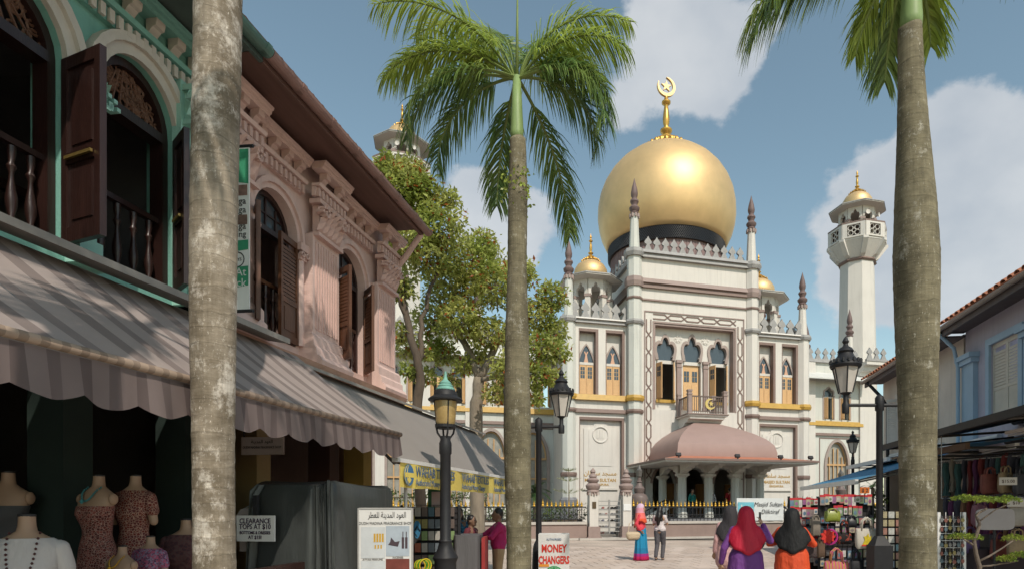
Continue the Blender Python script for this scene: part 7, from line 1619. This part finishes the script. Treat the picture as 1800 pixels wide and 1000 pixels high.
for r in range(11):
    for k in range(6): ci = random.randrange(4); cn = ['brass', 'steel', 'red', 'blue'][ci]; tag(place('key_ring', km[ci], None, cam_rel(PD, -.1, -.14+k*.056, -.03, 1.45-r*.115+random.uniform(-.01, .01)), random.uniform(-.3, .3)), '%s key ring in the white-framed rack, %s row down, %s from left' % (cn, ORD[r], ORD[k]), 'key ring', 'key rings in the white-framed rack')
# goods hanging in the shade under the black canopy
HB = [M('shade_bag_%d' % i, c, .6, .25, 8) for i, c in enumerate(((.18, .05, .04), (.28, .2, .12), (.05, .05, .06), (.2, .09, .12), (.3, .27, .24), (.1, .06, .16)))]
spots = [(1740, 850, 10.6, 'tan bag on the top row'), (1768, 848, 10.4, 'rust bag on the top row'), (1795, 850, 10.2, 'pale bag at the frame edge'), (1722, 905, 10.2, 'pale bag left of the grey board'), (1790, 905, 9.6, 'violet bag behind the price card'), (1705, 955, 10.5, 'dark bag low left'), (1755, 965, 10.2, 'maroon bag low beside the bonsai'), (1788, 960, 9.8, 'plum bag low at the frame edge')]
for i, (x, y, Y, lab) in enumerate(spots): bag(lab+', hanging in the shade of the black canopy', x, y, Y, .3, .34, HB[i % 6], hl=.12, rz=random.uniform(-.3, .3))
for k, (x, y, t_, lab) in enumerate(((1772, 845, '$15.00', 'white price card on the hanging bags, upper row'), (1786, 883, '$10', 'white price card on the hanging bags, lower row'))):
    o = thing('price_card', lab, 'sign', at(x, y, 9.5), -.1); G().box(-.13, .13, -.006, .006, -.06, .06).build('card', M('dim_card', (.5, .46, .42), .7), o); text('lettering', t_, .07, MATS['card_ink'], o, (0, -.009, -.025), depth=.001); G().tube([(0, 0, .06), (0, 0, .2)], .004, 5).build('string', BLACKM, o)
o = thing('grey_board', 'blank grey round-cornered board behind the bonsai', 'board', at(1749, 912, 8.9), -.08); g = G(); g.prism([(.27*math.copysign(abs(math.cos(a))**.35, math.cos(a)), .155*math.copysign(abs(math.sin(a))**.35, math.sin(a))) for a in [2*PI*i/32 for i in range(32)]], -.012, .012); g.build('board', M('board_grey', (.30, .27, .27), .6, .1, 4), o); G().tube([(0, .02, -.1), (0, .02, -1.35)], .02, 8).build('stand', BLACKM, o)
tag(G().box(-.75, .75, -.3, .3, 0, .85).build('goods_table', M('table_cloth_dark', (.05, .035, .04), .9)), 'dark cloth-covered table under the hanging bags', 'table'); S.objects['goods_table'].location = (at(1770, 887, 10.6).x, 10.6, 0)
# bonsai
def bonsai():
    Y = 7.2; P = at(1722, 887, Y); o = thing('bonsai', 'bonsai with flat bright green foliage pads in the right foreground', 'bonsai', (P.x, P.y, 0)); r = lambda x, y, dy=0.: tuple(at(x, y, Y+dy)-Vector((P.x, P.y, 0)))
    g = G(); g.lathe([(.2, 0), (.26, .3), (.28, .42), (.25, .42), (.24, .36)], 8); g.build('pot', M('bonsai_pot', (.07, .05, .045), .5), o)
    for path, r0, r1 in (([(0, 0, .35), r(1722, 995), r(1712, 950), r(1722, 920), r(1715, 905), r(1735, 893)], .05, .02), ([r(1715, 960), r(1700, 950), r(1693, 945)], .025, .012), ([r(1722, 985), r(1750, 970), r(1780, 950)], .025, .012), ([r(1722, 995), r(1760, 990), r(1790, 985)], .022, .01), ([r(1722, 915), r(1750, 895), r(1775, 885)], .018, .008)):
        g = G(); P_ = [Vector(path[0])]
        for a, b in zip(path[:-1], path[1:]): P_ += [Vector(a).lerp(Vector(b), .5)+Vector((random.uniform(-.012, .012), 0, random.uniform(-.012, .012))), Vector(b)]
        g.tube(P_, [.6*(r0+(r1-r0)*i/(len(P_)-1)) for i in range(len(P_))], 8); g.build('branch', M('bonsai_bark', (.13, .1, .08), .9, .3, 12, .5, 40), o, True)
    BL = leaf_mat('bonsai_leaf', (.14, .22, .035), (.3, .36, .06), .5, .4, 6)
    pads = [(1695, 878, .12), (1720, 880, .13), (1745, 882, .14), (1770, 880, .12), (1690, 945, .13), (1712, 947, .08), (1785, 948, .12), (1795, 978, .1), (1768, 985, .09)]
    rs = random.Random(9); g = G()
    for x, y, R in pads:
        c = Vector(r(x, y, rs.uniform(-.15, .15)))
        for k in range(330):
            a = rs.uniform(0, 2*PI); q = R*math.sqrt(rs.random()); p_ = c+Vector((q*math.cos(a)*1.25, q*math.sin(a), (1-(q/R)**2)*.045+rs.uniform(-.018, .018))); d = Vector((rs.gauss(0, 1), rs.gauss(0, 1), abs(rs.gauss(0, .8)))).normalized()*.026; w = d.cross(Vector((rs.random(), .3, rs.random()))).normalized()*.009; g.add([p_, p_+d*.5+w, p_+d, p_+d*.5-w], [(0, 1, 2, 3)])
    tag(g.build('foliage', BL, o, None, fix=False), kind='stuff')
bonsai()
# flowering window-box greenery showing above the stall goods
o = thing('potted_shrub', 'leafy potted shrub behind the bag stall under the blue awning', 'shrub', (at(1505, 887, 16.5).x, 16.5, 0)); G().lathe([(.25, 0), (.32, .5), (.28, .5)], 12).build('pot', M('clay_pot', (.3, .13, .08), .8), o); leaf_cloud(o, [(0, 0, 1.3, .45), (.4, 0, 1.6, .35), (-.4, .1, 1.5, .35)], 900, .12, MATS['hedge_leaf'], 6, 'foliage'); G().tube([(0, 0, .4), (0, 0, 1.4)], .03, 6).build('stem', BARK, o)
# rows of scarves and strings of trinkets hung from the canopy in the shade
random.seed(5); SCM = [M('scarf_%d' % i, c, .9, .3, 8, .4, 20, stretch=(3, 3, .3)) for i, c in enumerate(((.16, .03, .03), (.05, .05, .07), (.22, .12, .07), (.10, .03, .09), (.04, .09, .09), (.2, .17, .14)))]; SCN = ['maroon', 'slate', 'tan', 'plum', 'teal', 'stone']
scm = []
for m in SCM:
    rings = []
    for j in range(9): z = -.62*j/8; w = .055+.02*math.sin(j*.9); rings.append([(w*(1+.25*math.sin(a*4+j*.3))*math.cos(a), .03*(1+.3*math.sin(a*5))*math.sin(a), z) for a in [2*PI*q/16 for q in range(16)]])
    g = G().loft(rings); g.ring((0, 0, .02), .02, .004, 8, 4); scm.append(g.mesh('scarf', m, 60))
for r in range(2):
    for k in range(14):
        x = 1664+k*10.5; Y = 11.6-r*.5-.1*k; ci = random.randrange(6)
        tag(place('scarf', scm[ci], None, at(x, 0, Y).xy.to_3d()+Vector((0, 0, 2.42-r*.72+random.uniform(-.05, .05))), random.uniform(-.5, .5), scale=None), '%s scarf hung under the black canopy, %s row, %s from the palm' % (SCN[ci], ('upper', 'lower')[r], ORD[k]), 'scarf', 'scarves under the black canopy')
for r in range(2):
    a, b = at(1655, 0, 11.7-r*.5), at(1812, 0, 10.2-r*.5); o = thing('hanging_rail', '%s steel rail carrying the scarves under the black canopy' % ('upper', 'lower')[r], 'rail', (0, 0, 2.44-r*.72)); G().tube([(a.x, a.y, 0), (b.x, b.y, 0)], .012, 6).build('rail', STEEL, o); G().tube([(b.x, b.y, 0), (b.x, b.y, .6+r*.7)], .008, 6).build('hanger_rod', STEEL, o); G().tube([(a.x, a.y, 0), (a.x, a.y, .5+r*.7)], .008, 6).build('hanger_rod', STEEL, o)
bpy.data.scenes.remove(TMP)
